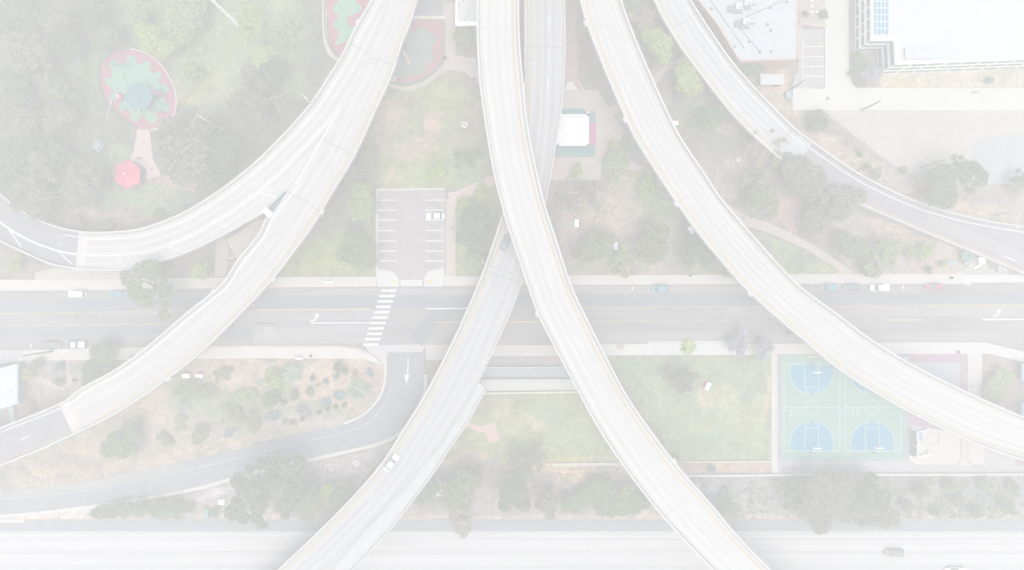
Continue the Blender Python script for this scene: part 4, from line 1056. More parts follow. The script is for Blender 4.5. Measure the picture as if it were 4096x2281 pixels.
def star_pts(oval, c, k, r0, r1, n=160, ph=0):
    out = []
    O = np.array(oval)
    for i in range(n):
        a = 2 * math.pi * i / n
        ang = np.arctan2(O[:, 1] - c[1], O[:, 0] - c[0])
        j = np.abs((ang - a + np.pi) % (2 * np.pi) - np.pi).argmin()
        v = max(-1, min(1, math.cos(k * a + ph) * 1.8))
        f = (r0 + r1) / 2 + (r1 - r0) / 2 * v
        out.append(tuple(np.array(c) + (O[j] - c) * f))
    return out
pave('play_star', star_pts(oval, (548, 358), 11, .68, .86, ph=.4), .014, M_MINT)
M_CREAMK, M_GREENF = mat('cream_kerb_stone', A(248, 242, 240), .05, .6), mat('green_fence_paint', A(206, 224, 217), .08, 1)
a, b = band([tuple(p) for p in oval[2:60:3]], 0, -6, 70)
strip_mesh(a, b, .0005, M_CREAMK, 'kerb', top=.3)
def fence(name, pts, h, m, label, post=3.0, rail=.05, rails=3, closed=False):
    c = curve(pts, max(6, int(len(pts) * 8)), closed)
    P = wp(c)
    t = thing(name, label, 'fence', P[0])
    mb = MB(t.location)
    for k in range(rails):
        z = h * (k + 1) / rails - .03
        mb.tube([(p.x, p.y, z) for p in P], rail, 5)
    mb.build('rail', m, t)
    acc, last = 0, None
    for i, p in enumerate(P):
        if last is None or (p - last).length >= post:
            MB(t.location).tube([(p.x, p.y, -.03), (p.x, p.y, h)], rail * 1.3, 6).build('post', m, t); last = p
    return t
fence('playground_fence', [tuple(p) for p in oval[66:117:4]], 1.3, M_GREENF, 'green rail fence round the left side of the oval playground', 2.6, .10, 4)
# play equipment of the oval playground
M_SHADE = mat('slate_shade_cloth', A(204, 216, 219), .05, 1.2)
t = thing('shade_canopy', 'slate blue hexagonal shade sail above the oval playground', 'canopy', foot(553, 386, 3.3))
hx = [Vector((3.9 * math.cos(R(60 * k + 3)), 3.9 * math.sin(R(60 * k + 3)), 0)) * 0.98 for k in range(6)]
mb = MB(); mb.add([h + Vector((0, 0, 3.2)) for h in hx] + [(0, 0, 3.75)] + [h + Vector((0, 0, 3.12)) for h in hx] + [(0, 0, 3.67)], [(k, (k + 1) % 6, 6) for k in range(6)] + [((k + 1) % 6 + 7, k + 7, 13) for k in range(6)] + [(k, k + 7, (k + 1) % 6 + 7, (k + 1) % 6) for k in range(6)])
mb.build('cloth', M_SHADE, t)
for k in range(6): MB().tube([(hx[k].x * .96, hx[k].y * .96, -.02), (hx[k].x * .96, hx[k].y * .96, 3.16)], .08, 8).build('post', M_STEEL, t)
t = thing('play_ball', 'red ball shaped climbing dome with a white cap beside the shade sail', 'play equipment', foot(476, 387, 1.3))
prof = [(.05, 0)] + [(1.02 * math.sin(R(a)), 1.0 - 1.02 * math.cos(R(a))) for a in range(12, 175, 12)] + [(.05, 2.0)]
MB().lathe(prof, n=20).build('shell', mat('red_plastic', A(251, 203, 213), .04, 2, rough=.4), t, True)
MB().lathe([(.42, 1.9), (.4, 2.1), (.2, 2.3), (.03, 2.33)], n=14).build('cap', M_CW, t, True)
t = thing('slide', 'curved cream tube slide at the edge of the slate shade sail', 'slide', W(560, 445, 0))
pts = [(.9 * math.cos(R(a)) - .7, .9 * math.sin(R(a)) + .1, .35 + 1.5 * (a + 70) / 170) for a in range(-70, 101, 17)]
MB().tube(pts, .36, 10).build('chute', mat('cream_plastic', A(251, 250, 243), .03, 2, rough=.4), t, True)
MB().tube([(pts[-1][0], pts[-1][1], 0), (pts[-1][0], pts[-1][1], 1.8)], .09, 8).build('post', M_STEEL, t)
M_PURP, M_BLUEP = mat('purple_plastic', A(214, 206, 218), .08, 2, rough=.5), mat('blue_plastic', A(196, 214, 228), .08, 2, rough=.5)
t = thing('climbing_frame', 'purple and blue climbing frame with net under trees on the oval playground', 'play equipment', W(632, 402, 0))
for x, y in ((-2.6, 1.6), (1.6, 1.9), (2.3, -1.2), (2.0, -3.4), (-2.0, -2.6), (-.2, .3)):
    MB().tube([(x, y, -.02), (x, y, 2.7)], .09, 8).build('post', M_BLUEP, t)
MB().box((-.4, 1.4, 1.4), (3.6, 1.3, .14), .12).build('platform', M_PURP, t)
MB().box((.6, 1.2, 2.65), (3.3, .9, .1), -.1).build('roof_panel', M_PURP, t)
mb = MB()
for k in range(7): mb.tube([(-2.2 + k * .6, .7, .1), (-2.0 + k * .62, 1.9, 2.4)], .035, 5)
for k in range(5): mb.tube([(-2.2, .8 + k * .25, .3 + k * .5), (1.7, .8 + k * .25, .35 + k * .5)], .035, 5)
mb.build('net', M_PURP, t)
MB().tube([(1.7, -1.0, 2.2), (2.4, -2.2, 2.3), (1.9, -3.3, 2.1)], .08, 8).build('arch', M_BLUEP, t)
t = thing('playground_sign', 'small white play panel at the top of the purple climbing frame', 'play equipment', W(603, 361, 0))
MB().box((0, 0, .95), (1.1, .5, .5), .2).build('panel', M_CW, t); MB().tube([(0, 0, -.02), (0, 0, .75)], .07, 8).build('post', M_STEEL, t)
t = thing('play_structure', 'low mint play structure at the far end of the oval playground', 'play equipment', W(485, 264, 0))
for k in range(7): MB().tube([(-1.8 + k * .75, .3 * math.sin(k), -.02), (-1.8 + k * .75, .3 * math.sin(k), .8)], .14, 8).build('stepping_post', mat('mint_plastic', A(206, 228, 224), .06, 2), t)
MB().tube([(-2, .6, .9), (0, 1.0, 1.1), (2.4, .5, .9)], .07, 8).build('rail', M_BLUEP, t)

# pill shaped playground left of the fork
pill = [(1311, -80), (1480, -80), (1478, 120), (1445, 220), (1380, 240), (1350, 215), (1322, 170), (1312, 100)]
pave('playground', [tuple(p) for p in curve(pill, 90, True)], .010, M_REDR)
pave('play_star', [(1353, -80), (1424, -80), (1425, 10), (1446, 26), (1446, 42), (1422, 56), (1400, 62), (1385, 66), (1392, 95), (1402, 112), (1440, 92), (1450, 140), (1420, 180), (1385, 165), (1362, 180), (1341, 178), (1340, 160), (1352, 150), (1356, 120), (1332, 108), (1332, 88), (1352, 80), (1352, 58), (1332, 45), (1334, 22), (1352, 12)], .014, M_MINT)
fence('playground_fence', [(1302, -80), (1302, 100), (1310, 165), (1336, 215), (1362, 242)], 1.3, mat('grey_green_fence', A(218, 228, 225), .06, 1), 'grey green fence round the pill shaped playground', 3, .08, 3)
# bell shaped playground right of the fork
bell = [(1580, 80), (1771, 80), (1772, 235), (1752, 270), (1715, 305), (1668, 328), (1615, 336), (1560, 330), (1530, 300), (1560, 150)]
pave('playground', [tuple(p) for p in bell], .010, M_REDR2)
pave('play_star', [(1600, 118), (1650, 130), (1690, 108), (1712, 118), (1722, 138), (1745, 135), (1748, 158), (1738, 175), (1726, 190), (1735, 215), (1735, 240), (1712, 255), (1700, 275), (1695, 295), (1672, 300), (1645, 300), (1622, 315), (1596, 310), (1570, 280), (1570, 200)], .014, M_MINT2)
fence('playground_fence', [(1560, 334), (1615, 340), (1672, 331), (1720, 307), (1757, 271), (1776, 236), (1776, 90)], 1.3, M_GREENF, 'green rail fence round the bell shaped playground', 3, .07, 3)
t = thing('slide', 'long cream tube slide on the grey green bell shaped playground', 'slide', W(1612, 200, 0))
a_, b_2 = W(1612, 202, 2.2) - W(1612, 200, 0), W(1644, 266, .5) - W(1612, 200, 0)
MB().tube([a_, a_.lerp(b_2, .5), b_2], .42, 10).build('chute', mat('pale_orange_plastic', A(249, 243, 234), .03, 2, rough=.4), t, True)
MB().box((a_.x, a_.y + 1.3, 1.6), (1.3, 1.8, .15), .2).build('platform', M_PURP, t)
for x in (-.5, .5):
    for y in (.6, 2.1): MB().tube([(a_.x + x, a_.y + y, -.02), (a_.x + x, a_.y + y, 2.9)], .08, 8).build('post', M_BLUEP, t)
t = thing('climbing_frame', 'thin pale blue curved climbing bars on the bell shaped playground', 'play equipment', W(1665, 200, 0))
for x, y in ((-2.8, 1), (-1.2, -.3), (.3, -.9), (1.6, .3)): MB().tube([(x, y, -.02), (x, y, 1.6)], .06, 8).build('post', M_BLUEP, t)
MB().tube([(-2.8, 1, 1.6), (-1.9, .8, 1.8), (-1.2, -.3, 1.7), (.3, -.9, 1.7), (.8, -.1, 1.8), (1.6, .3, 1.6)], .06, 8).build('bar', mat('sky_plastic', A(214, 228, 234), .05, 2), t)
t = thing('play_ball', 'cream boulder shaped play dome at the foot of the fork viaduct', 'play equipment', W(1575, 318, 0))
MB().lathe([(.75, 0), (.9, .4), (.7, .9), (.3, 1.2), (.03, 1.25)], n=14).build('shell', mat('cream_stone', A(247, 242, 233), .06, 1), t, True)

# ------------------------------------------------------------------ buildings
M_R1, M_PW = mat('grey_white_roof', A(240, 244, 247), .04, .2, fine=(.8, .02)), mat('salmon_stucco', A(246, 230, 226), .05, .6)
t = thing('building', 'flat pale grey roofed building with salmon walls beside the outer ramp', 'building', W(3000, 100, 0))
h1 = 6.6
rp = [W(x, y, h1) for x, y in ((2640, -200), (2789, 0), (2868, 100), (2957, 246), (3192, 240), (3192, -200))]
MB(t.location).prism([p.xy for p in rp], 0, h1 - .05).build('wall', M_PW, t)
def inset(pts, d):
    c = sum((Vector((p.x, p.y)) for p in pts), Vector((0, 0))) / len(pts)
    return [Vector((p.x, p.y)) + (c - Vector((p.x, p.y))).normalized() * d for p in pts]
roof = MB(t.location).prism(inset(rp, .35), h1 - .3, h1 + .04).build('roof', M_R1, t)
mb = MB(t.location)
for i in range(1, 5):
    p, q = rp[i], rp[(i + 1) % 6]
    d = (q - p).xy.normalized(); n = Vector((-d.y, d.x))
    mb.prism([p.xy, q.xy, q.xy - n * -.4, p.xy - n * -.4], h1 - .04, h1 + .28)
mb.build('parapet', mat('salmon_cap', A(246, 233, 229), .05, .6), t)
M_AC, M_ACD = mat('hvac_white', A(250, 252, 252), .03, 2), mat('hvac_grey', A(214, 218, 221), .06, 2)
for x, y, s_ in ((2951, 32, 1), (2984, 16, 1), (2978, 92, .95)):
    p = W(x, y, h1)
    u_ = MB(t.location).box((p.x, p.y, h1 + .75), (1.7 * s_, 1.7 * s_, 1.4)).build('air_conditioner', M_AC, t)
    MB(t.location).lathe([(.28, 0), (.28, .06)], (p.x + .3, p.y - .45, h1 + 1.45), 12).build('fan', M_ACD, u_)
    mb = MB(t.location); mb.box((p.x - 1.7, p.y - .4, h1 + .35), (1.8, 1.5, .6)); mb.box((p.x + 1.6, p.y - .3, h1 + .3), (1.6, .35, .4)); mb.box((p.x - .2, p.y - 1.3, h1 + .22), (2.6, .5, .36)); mb.build('duct', M_ACD, u_)
for x, y in ((3080, 33), (3145, 8), (3082, 124), (3083, 208), (2937, 187), (2846, 37), (3069, 99), (3039, 210), (2997, 168)):
    p = W(x, y, h1)
    MB(t.location).lathe([(.34, 0), (.34, .35), (.22, .5), (.03, .52)], (p.x, p.y, h1 + .03), 12).build('roof_vent', M_ACD, t)
mb = MB(t.location)
for a_, b_2 in (((2840, 0), (2977, 196)), ((2964, 78), (3132, 4)), ((2945, 100), (3044, 212))):
    p, q = W(*a_, h1), W(*b_2, h1)
    mb.tube([(p.x, p.y, h1 + .15), (q.x, q.y, h1 + .15)], .10, 6)
mb.build('roof_pipe', M_ACD, t)
for y in (70, 140, 205):
    p = W(3189, y, 2.6)
    MB(t.location).box((rp[4].x + .04, p.y, 2.2), (.08, 2.2, 1.6)).build('window', mat('dim_glass', A(216, 222, 224), .05, 1, rough=.2, spec=.5), t)

M_R2, M_W2 = mat('white_membrane_roof', A(248.5, 250, 251.5), .04, .15, fine=(.5, .012)), mat('white_panel_wall', (.86, .87, .87), .02, .4)
M_GL = mat('greenish_window_glass', A(203, 213, 211), .06, 1.5, rough=.25, spec=.5)
t = thing('building', 'large white office block with rows of strip windows and a glazed skylight', 'building', W(3800, 100, 0))
h2 = 8.4
k2 = [(3486, -260), (3486, 161), (3579, 160), (3584, 256), (4072, 238), (4300, 229), (4300, -260)]
rp2 = [W(x, y, h2) for x, y in k2]
MB(t.location).prism([p.xy for p in rp2], 0, h2).build('wall', M_W2, t, tri=True)
ins = [W(x, y, h2) for x, y in ((3492, -255), (3492, 153), (3588, 152), (3594, 246), (4072, 229), (4290, 221), (4290, -255))]
MB(t.location).prism([p.xy for p in ins], h2 - .1, h2 + .03).build('roof', M_R2, t, tri=True)
# window strips, each bay a window of its own
for i, nb in ((0, 9), (1, 1), (2, 1), (3, 7), (4, 3)):
    p, q = rp2[i], rp2[i + 1]
    L_ = (q - p).xy.length; d = (q - p).xy.normalized(); n = Vector((d.y, -d.x))
    if n.dot(Vector((-1, -1))) < 0 and i != 1: n = -n
    if i == 1: n = Vector((0, -1))
    if i == 2: n = Vector((-1, 0))
    if i == 0: n = Vector((-1, 0))
    ang = math.atan2(d.y, d.x)
    for fz in (1.5, 4.2, 6.9):
        for b in range(nb):
            w_ = L_ / nb
            c = p.xy + d * (w_ * (b + .5)) + n * .03
            MB(t.location).box((c.x, c.y, fz), (w_ * .86 if nb > 1 else w_ * .97, .1, 1.25), ang).build('window', M_GL, t)
p0, p1 = W(3491, -100, h2), W(3553, 142, h2)
sk = MB(t.location).box(((p0.x + p1.x) / 2, (p0.y + p1.y) / 2, h2 + .12), (p1.x - p0.x, p0.y - p1.y, .3)).build('skylight', mat('blue_skylight_glass', A(206, 222, 232), .08, .9, rough=.2, spec=.5), t)
mb = MB(t.location)
for k in range(5): mb.box((p0.x + (p1.x - p0.x) * k / 4, (p0.y + p1.y) / 2, h2 + .3), (.07, p0.y - p1.y, .1))
for k in range(10): mb.box(((p0.x + p1.x) / 2, p1.y + (p0.y - p1.y) * k / 9, h2 + .31), (p1.x - p0.x, .1, .1))
mb.build('skylight_frame', M_W2, sk)
p0, p1 = W(3615, 187, h2), W(3829, 245, h2)
MB(t.location).box(((p0.x + p1.x) / 2, (p0.y + p1.y) / 2, h2 + .3), (p1.x - p0.x, p0.y - p1.y - .8, .7)).build('roof_block', mat('bluish_white_roof', A(244, 249, 253), .02, .3), t)
for k in range(9):
    p = W(3690 + k * 40, 20 if k % 2 else 205, h2)
    MB(t.location).box((p.x, p.y, h2 + .07), (.12, 2.6, .1)).build('roof_seam', M_W2, t)
for y in (82, 119):
    p = W(3960, y, h2); MB(t.location).box((p.x, p.y, h2 + .12), (1.9, .35, .22)).build('roof_curb', M_W2, t)

M_R3 = mat('white_blue_roof', A(249, 252, 254), .03, .3)
t = thing('building', 'white roofed shed with pale blue fascia at the left edge by the garden', 'building', W(20, 1540, 0))
h3 = 4.0
r3 = [W(x, y, h3) for x, y in ((-130, 1490), (12, 1470), (66, 1455), (66, 1617), (12, 1634), (-130, 1660))]
MB(t.location).prism([p.xy for p in inset(r3, .5)], 0, h3 - .3).build('wall', mat('blue_grey_wall', A(226, 234, 241), .05, .6), t)
MB(t.location).prism([p.xy for p in r3], h3 - .32, h3).build('roof', M_R3, t)
mb = MB(t.location); p, q = r3[2], r3[3]
mb.prism([p.xy, q.xy, q.xy + Vector((.35, 0)), p.xy + Vector((.35, 0))], h3 - .5, h3 - .02); mb.build('fascia', mat('sky_blue_fascia', A(228, 242, 250), .03, 1), t)
p = W(45, 1563, h3); MB(t.location).lathe([(.16, 0), (.16, .4)], (p.x, p.y, h3 - .02), 10).build('vent_pipe', M_ACD, t)
p = W(60, 1655, 0); MB(t.location).box((p.x, p.y, 1.2), (1.4, 4.6, .1), .15).build('awning', mat('pale_blue_awning', A(226, 236, 240), .05, .6), t)

t = thing('building', 'small white roofed restroom building between the fork and the centre viaduct', 'building', W(1880, 40, 0))
h4 = 4.5
r4 = [W(x, y, h4) for x, y in ((1822, -130), (1822, 104), (1925, 102), (1925, -130))]
MB(t.location).prism([p.xy for p in inset(r4, .4)], 0, h4 - .25).build('wall', M_TAN, t)
MB(t.location).prism([p.xy for p in r4], h4 - .26, h4).build('roof', M_W2, t)
MB(t.location).prism([p.xy for p in inset(r4, 1.1)], h4 - .1, h4 + .03).build('roof_membrane', mat('white_roof_coat', A(251, 252, 252), .03, .4), t)
for x, y in ((1874, 44), (1838, 22), (1855, 6), (1868, 68), (1858, 82), (1912, 85)):
    p = W(x, y, h4); MB(t.location).lathe([(.15, 0), (.15, .4), (.05, .45)], (p.x, p.y, h4), 8).build('roof_vent', M_ACD, t)

# stage pavilion on the plaza
M_PWH, M_TEAL, M_SLATE, M_ROSE = mat('pavilion_white', (.62, .62, .625), .05, .5), mat('teal_paint', A(203, 226, 225), .05, .8), mat('slate_paint', A(208, 217, 221), .05, .8), mat('rose_paint', A(239, 208, 221), .05, .8)
M_MGREEN = mat('muted_green_paint', A(206, 224, 219), .05, .8)
t = thing('pavilion', 'square white roofed stage pavilion on a teal slate and rose painted base', 'pavilion', W(2290, 527, 0))
def pbox(name, x0, y0, x1, y1, z, m, zb=0.002):
    a_, b_2 = W(x0, y0, z), W(x1, y1, z)
    return MB(t.location).box(((a_.x + b_2.x) / 2, (a_.y + b_2.y) / 2, (z + zb) / 2), (abs(b_2.x - a_.x), abs(a_.y - b_2.y), z - zb)).build(name, m, t)
pbox('stage_floor', 2216, 446, 2381, 626, .55, M_SLATE)
pbox('stage_step', 2222, 436, 2336, 458, .60, M_TEAL); pbox('stage_step', 2244, 606, 2336, 627, .60, M_MGREEN); pbox('stage_step', 2360, 492, 2384, 580, .60, M_ROSE)
pbox('back_wall', 2228, 570, 2352, 586, 2.2, M_SLATE, .56)
for x, y in ((2228, 466), (2346, 466), (2228, 580), (2346, 580)):
    p = W(x, y, 0); MB(t.location).box((p.x, p.y, 2.3), (.5, .5, 3.5)).build('pillar', M_PWH, t)
hz_ = 4.1
rr = [W(x, y, hz_) for x, y in ((2226, 458), (2356, 458), (2356, 584), (2226, 584))]
MB(t.location).prism([p.xy for p in rr], hz_ - .5, hz_).build('roof', M_PWH, t)
mb = MB(t.location)
for i in range(4):
    p, q = rr[i], rr[(i + 1) % 4]; d = (q - p).xy.normalized(); n = Vector((d.y, -d.x))
    if (p.xy + n - t.location.xy).length > (p.xy - t.location.xy).length: n = -n
    mb.prism([p.xy, q.xy, q.xy + n * .5, p.xy + n * .5], hz_ + .002, hz_ + .22)
mb.build('roof_rim', M_PWH, t)
mb = MB(t.location)
for i in range(26):
    p = W(2236 + (i * 37) % 108, 466 if i % 3 else 575, hz_); mb.box((p.x, p.y, hz_ + .012), (.25 + .3 * ((i * 7) % 3), .12, .02))
mb.build('roof_debris', mat('leaf_litter', A(235, 235, 235), .2, 2), t)

# hexagonal red gazebo
M_GZ = mat('coral_metal_roof', A(252, 206, 214), .05, .8, rough=.5, spec=.3)
t = thing('gazebo', 'coral red hexagonal gazebo roof beside the rose path', 'gazebo', foot(508, 698, 3.2))
hx = [Vector((3.75 * math.cos(R(60 * k + 28)), 3.75 * math.sin(R(60 * k + 28)), 0)) for k in range(6)]
hx = [Vector((h.x * .97, h.y * 1.02, 0)) for h in hx]
ap = Vector((.1, 0, 4.5))
mb = MB(); mb.add([h + Vector((0, 0, 3.0)) for h in hx] + [ap] + [h + Vector((0, 0, 2.88)) for h in hx], [(k, (k + 1) % 6, 6) for k in range(6)] + [(k, k + 7, (k + 1) % 6 + 7, (k + 1) % 6) for k in range(6)] + [(12, 11, 10, 9, 8, 7)])
mb.build('roof', M_GZ, t)
mb = MB()
for k in range(6): mb.tube([hx[k] + Vector((0, 0, 3.03)), ap + Vector((0, 0, .03))], .06, 5)
mb.build('ridge_cap', mat('coral_ridge', A(250, 199, 209), .04, 1), t)
MB().lathe([(.3, 4.35), (.3, 4.75), (.14, 5.0), (.02, 5.1)], (ap.x, 0, 0), 10).build('finial', M_CW, t)
for k in range(6): MB().tube([(hx[k].x * .85, hx[k].y * .85, -.02), (hx[k].x * .85, hx[k].y * .85, 2.95)], .1, 8).build('post', M_STEEL, t)
MB().prism([(h.x * 1.02, h.y * 1.02) for h in hx], .001, .1).build('floor', mat('gazebo_slab', A(214, 212, 213), .06, .6), t)

# ------------------------------------------------------------------ vegetation
LEAF = {
    'dark': leafmat('leaf_dark_grey_green', (.028, .042, .020), (.145, .178, .105)),
    'olive': leafmat('leaf_olive', (.045, .055, .02), (.22, .25, .11)),
    'green': leafmat('leaf_mid_green', (.03, .06, .022), (.15, .235, .095)),
    'lime': leafmat('leaf_yellow_green', (.09, .125, .02), (.36, .425, .105)),
    'brown': leafmat('leaf_grey_brown', (.048, .048, .030), (.23, .23, .155)),
    'blue': leafmat('leaf_blue_green', (.05, .085, .085), (.19, .28, .29)),
    'purple': leafmat('leaf_jacaranda', (.12, .12, .15), (.40, .40, .50)),
    'pale': leafmat('leaf_pale_green', (.075, .10, .035), (.30, .36, .15)),
    'tan': leafmat('leaf_dry_tan', (.12, .10, .06), (.38, .33, .24)),
    'agave': leafmat('leaf_agave', (.12, .17, .11), (.36, .45, .32)),
}
M_BARK = mat('bark', (.16, .13, .11), .3, 3, rough=.95)
M_BARE = mat('pale_bare_bark', (.34, .30, .27), .2, 3, rough=.95)

def leaves(name, centres, radii, n_each, leaf, up=.55, flat=.75, rng=RNG):
    """clumps of small leaf-sized quads"""
    P, Nn = [], []
    for c, r, n in zip(centres, radii, n_each):
        d = rng.normal(size=(n, 3)); d /= np.linalg.norm(d, axis=1)[:, None]
        d[:, 2] = np.where(d[:, 2] < -.45, -d[:, 2], d[:, 2])
        rad = r * (.45 + .62 * rng.random(n) ** .6)
        P.append(np.array(c) + d * rad[:, None] * np.array([1, 1, flat]))
        nn = d * .7 + rng.normal(size=(n, 3)) * .55; nn[:, 2] += up
        Nn.append(nn)
    P, Nn = np.vstack(P), np.vstack(Nn)
    Nn /= np.linalg.norm(Nn, axis=1)[:, None]
    t = np.cross(Nn, rng.normal(size=P.shape)); t /= np.linalg.norm(t, axis=1)[:, None]
    b = np.cross(Nn, t)
    s = leaf * (.6 + .8 * rng.random(len(P)))[:, None]
    V = np.stack([P - t * s * .9, P - b * s * .55, P + t * s * .9, P + b * s * .55], 1).reshape(-1, 3)
    V[:, 2] = np.maximum(V[:, 2], .03)
    me = bpy.data.meshes.new(name)
    n = len(P)
    me.vertices.add(4 * n); me.vertices.foreach_set('co', V.ravel().astype(np.float32))
    me.loops.add(4 * n); me.loops.foreach_set('vertex_index', np.arange(4 * n, dtype=np.int32))
    me.polygons.add(n)
    me.polygons.foreach_set('loop_start', (np.arange(n) * 4).astype(np.int32)); me.polygons.foreach_set('loop_total', np.full(n, 4, np.int32))
    me.update(calc_edges=True)
    return me

def tree_protos(kind, R0, Ht, nc, rc, per, leaf, seeds, spread=.95, flat=.7):
    out = []
    for sd in seeds:
        g = np.random.default_rng(sd)
        cs, rs = [], []
        for i in range(nc):
            a = g.random() * 6.283; q = math.sqrt(g.random()) * spread
            rr = R0 * rc * (.65 + .7 * g.random())
            rad = q * (R0 - rr * .6) * (.8 + .35 * math.sin(2 * a + sd) * q + .12 * math.sin(5 * a + 2 * sd))
            z = Ht * .55 + (Ht * .42) * math.sqrt(max(0, 1 - q * q)) * (.65 + .4 * g.random())
            cs.append((rad * math.cos(a), rad * math.sin(a), z)); rs.append(rr)
        crown = leaves('crown', cs, rs, [max(40, int(per * (r / (R0 * rc)) ** 2)) for r in rs], leaf, flat=flat, rng=g)
        mb = MB()
        top = (0.1 * R0 * (g.random() - .5), .1 * R0 * (g.random() - .5), Ht * .5)
        mb.tube([(0, 0, -.1), (top[0] * .4, top[1] * .4, Ht * .25), top], [.055 * R0 + .06, .045 * R0 + .05, .036 * R0 + .03], 8)
        for c in cs[:9]:
            mid = (c[0] * .45 + top[0] * .5, c[1] * .45 + top[1] * .5, top[2] * .75 + c[2] * .2)
            mb.tube([(top[0] * .8, top[1] * .8, Ht * .4), mid, (c[0] * .9, c[1] * .9, c[2] - .1)], [.028 * R0 + .03, .018 * R0 + .02, .006 * R0 + .01], 6)
        trunk = mb.build('trunk', M_BARK)
        tm = trunk.data; bpy.data.objects.remove(trunk)
        crown.materials.append(LEAF['dark'])
        out.append((crown, tm, R0, Ht))
    return out
def bare_proto(R0, Ht, sd, nleaf):
    g = np.random.default_rng(sd)
    mb = MB(); tips = []
    def grow(p, d, ln, r, lv):
        q = p + d * ln
        k = p.lerp(q, .5) + Vector(tuple(g.normal(size=3) * ln * .08))
        mb.tube([p, k, q], [r, r * .8, r * .62], 6 if lv < 2 else 4, cap=lv == 0)
        tips.append(q)
        if lv < 4:
            for _ in range(3 if lv else 5):
                e = (d * .75 + Vector(tuple(g.normal(size=3) * .62))).normalized()
                e.z = abs(e.z) * (.5 if lv else .55) + .1
                grow(q, e.normalized(), ln * (.62 + .25 * g.random()), r * .58, lv + 1)
    grow(Vector((0, 0, -.1)), Vector((0, 0, 1)), Ht * .3, .05 * R0, 0)
    far = max(v.xy.length for v in tips)
    mb.v = [Vector((v.x * R0 / far, v.y * R0 / far, v.z)) for v in mb.v]
    t = mb.build('trunk', M_BARE); tm = t.data; bpy.data.objects.remove(t)
    sel = [tips[i] for i in g.integers(len(tips) // 3, len(tips), nleaf)]
    crown = leaves('crown', [(p.x * R0 / far, p.y * R0 / far, p.z) for p in sel], [R0 * .11] * nleaf, [26] * nleaf, .17, rng=g)
    crown.materials.append(LEAF['brown'])
    return (crown, tm, R0, Ht)

PROTO = {
    'broad': tree_protos('broad', 6.0, 9.0, 26, .30, 330, .30, (3, 4, 5)),
    'mid': tree_protos('mid', 4.0, 6.0, 18, .34, 280, .24, (6, 7, 8)),
    'gum': tree_protos('gum', 7.0, 13.0, 34, .17, 170, .30, (9, 10), 1.0, .9),
    'feather': tree_protos('feather', 5.0, 7.0, 40, .20, 110, .25, (12, 13), 1.0, .6),
    'shrub': tree_protos('shrub', 1.5, 1.8, 12, .42, 130, .13, (14, 15, 16), .9, .8),
    'bare': [bare_proto(6.0, 8.5, 21, 110), bare_proto(6.0, 8.0, 22, 130)],
    'bareleafy': [bare_proto(6.0, 9.0, 23, 420)],
}
_n = {}
def plant(name, kind, px, py, r, leafk, label, cat='tree', group=None, sy=1.0, hs=1.0, rz=None, z0=0.0):
    """one plant: Empty at the foot, crown and trunk as its parts; r is the crown radius in pixels"""
    ps = PROTO[kind]
    i = _n.get(kind, 0); _n[kind] = i + 1
    crown, tm, R0, Ht = ps[i % len(ps)]
    Rm = r * S * .97
    k = Rm / R0
    top = Ht * (k ** .75) * hs
    foot = W(px, py, z0 + top * .72)
    t = thing(name, label, cat, (foot.x, foot.y, z0), 0, group)
    t.rotation_euler = (0, 0, (i * 2.3 + px * .01) % 6.28 if rz is None else rz)
    for nm, me in (('crown', crown), ('trunk', tm)):
        o = bpy.data.objects.new(nm if cat == 'tree' else ('foliage' if nm == 'crown' else 'stem'), me)
        COL.objects.link(o); o.parent = t
        o.scale = (k, k * sy, top / Ht)
        if nm == 'crown':
            o.material_slots[0].link = 'OBJECT'; o.material_slots[0].material = LEAF[leafk]
    return t
T, B_ = 'tree', 'shrub'
# north-west park
plant('tree', 'broad', 60, 50, 110, 'dark', 'dark crowned tree in the far top left corner of the park')
plant('tree', 'broad', 240, 55, 100, 'brown', 'grey brown tree in the second place along the top left edge')
plant('tree', 'mid', 380, 40, 85, 'dark', 'small dark tree at the top edge left of the two yellow green trees')
plant('tree', 'feather', 100, 205, 125, 'brown', 'thin grey brown tree above the upper left picnic tables')
plant('tree', 'broad', 255, 170, 85, 'dark', 'dark tree just above the tilted grey picnic table')
plant('tree', 'feather', 430, 150, 70, 'olive', 'thin olive tree between the oval playground and the top edge')
plant('tree', 'mid', 612, 165, 82, 'lime', 'bright yellow green tree beside the top right rim of the oval playground')
plant('tree', 'broad', 740, 70, 105, 'pale', 'pale green tree at the top edge left of the white utility pole')
plant('tree', 'feather', 560, 60, 75, 'pale', 'thin pale tree behind the bright yellow green one')
plant('tree', 'feather', 70, 345, 95, 'dark', 'sparse dark tree on the left edge below the thin grey brown one')
plant('tree', 'feather', 245, 355, 80, 'olive', 'sparse olive tree left of the red climbing ball')
plant('tree', 'broad', 60, 480, 100, 'brown', 'grey brown tree on the left edge below the lowest grey table column')
plant('tree', 'mid', 230, 470, 75, 'brown', 'small grey brown tree between the grey picnic tables')
plant('tree', 'bareleafy', 1010, 400, 145, 'brown', 'big half bare grey brown tree against the western viaduct')
plant('tree', 'feather', 1080, 300, 80, 'dark', 'thin dark tree at the top of the half bare one')
plant('tree', 'broad', 745, 570, 150, 'brown', 'largest grey tree right of the rose path and the red gazebo')
plant('tree', 'feather', 900, 620, 110, 'dark', 'thin dark tree between the largest grey tree and the viaduct')
plant('tree', 'bareleafy', 130, 770, 165, 'brown', 'wide half bare tree on the left edge above the curved ramp')
plant('tree', 'feather', 330, 740, 110, 'brown', 'thin brown tree left of the red gazebo')
plant('tree', 'broad', 45, 650, 110, 'dark', 'dark tree on the left edge level with the red gazebo')
plant('tree', 'feather', 200, 620, 95, 'dark', 'thin dark tree below the lower tilted picnic table')
plant('tree', 'feather', 830, 745, 70, 'brown', 'small thin tree over the dusty red path')
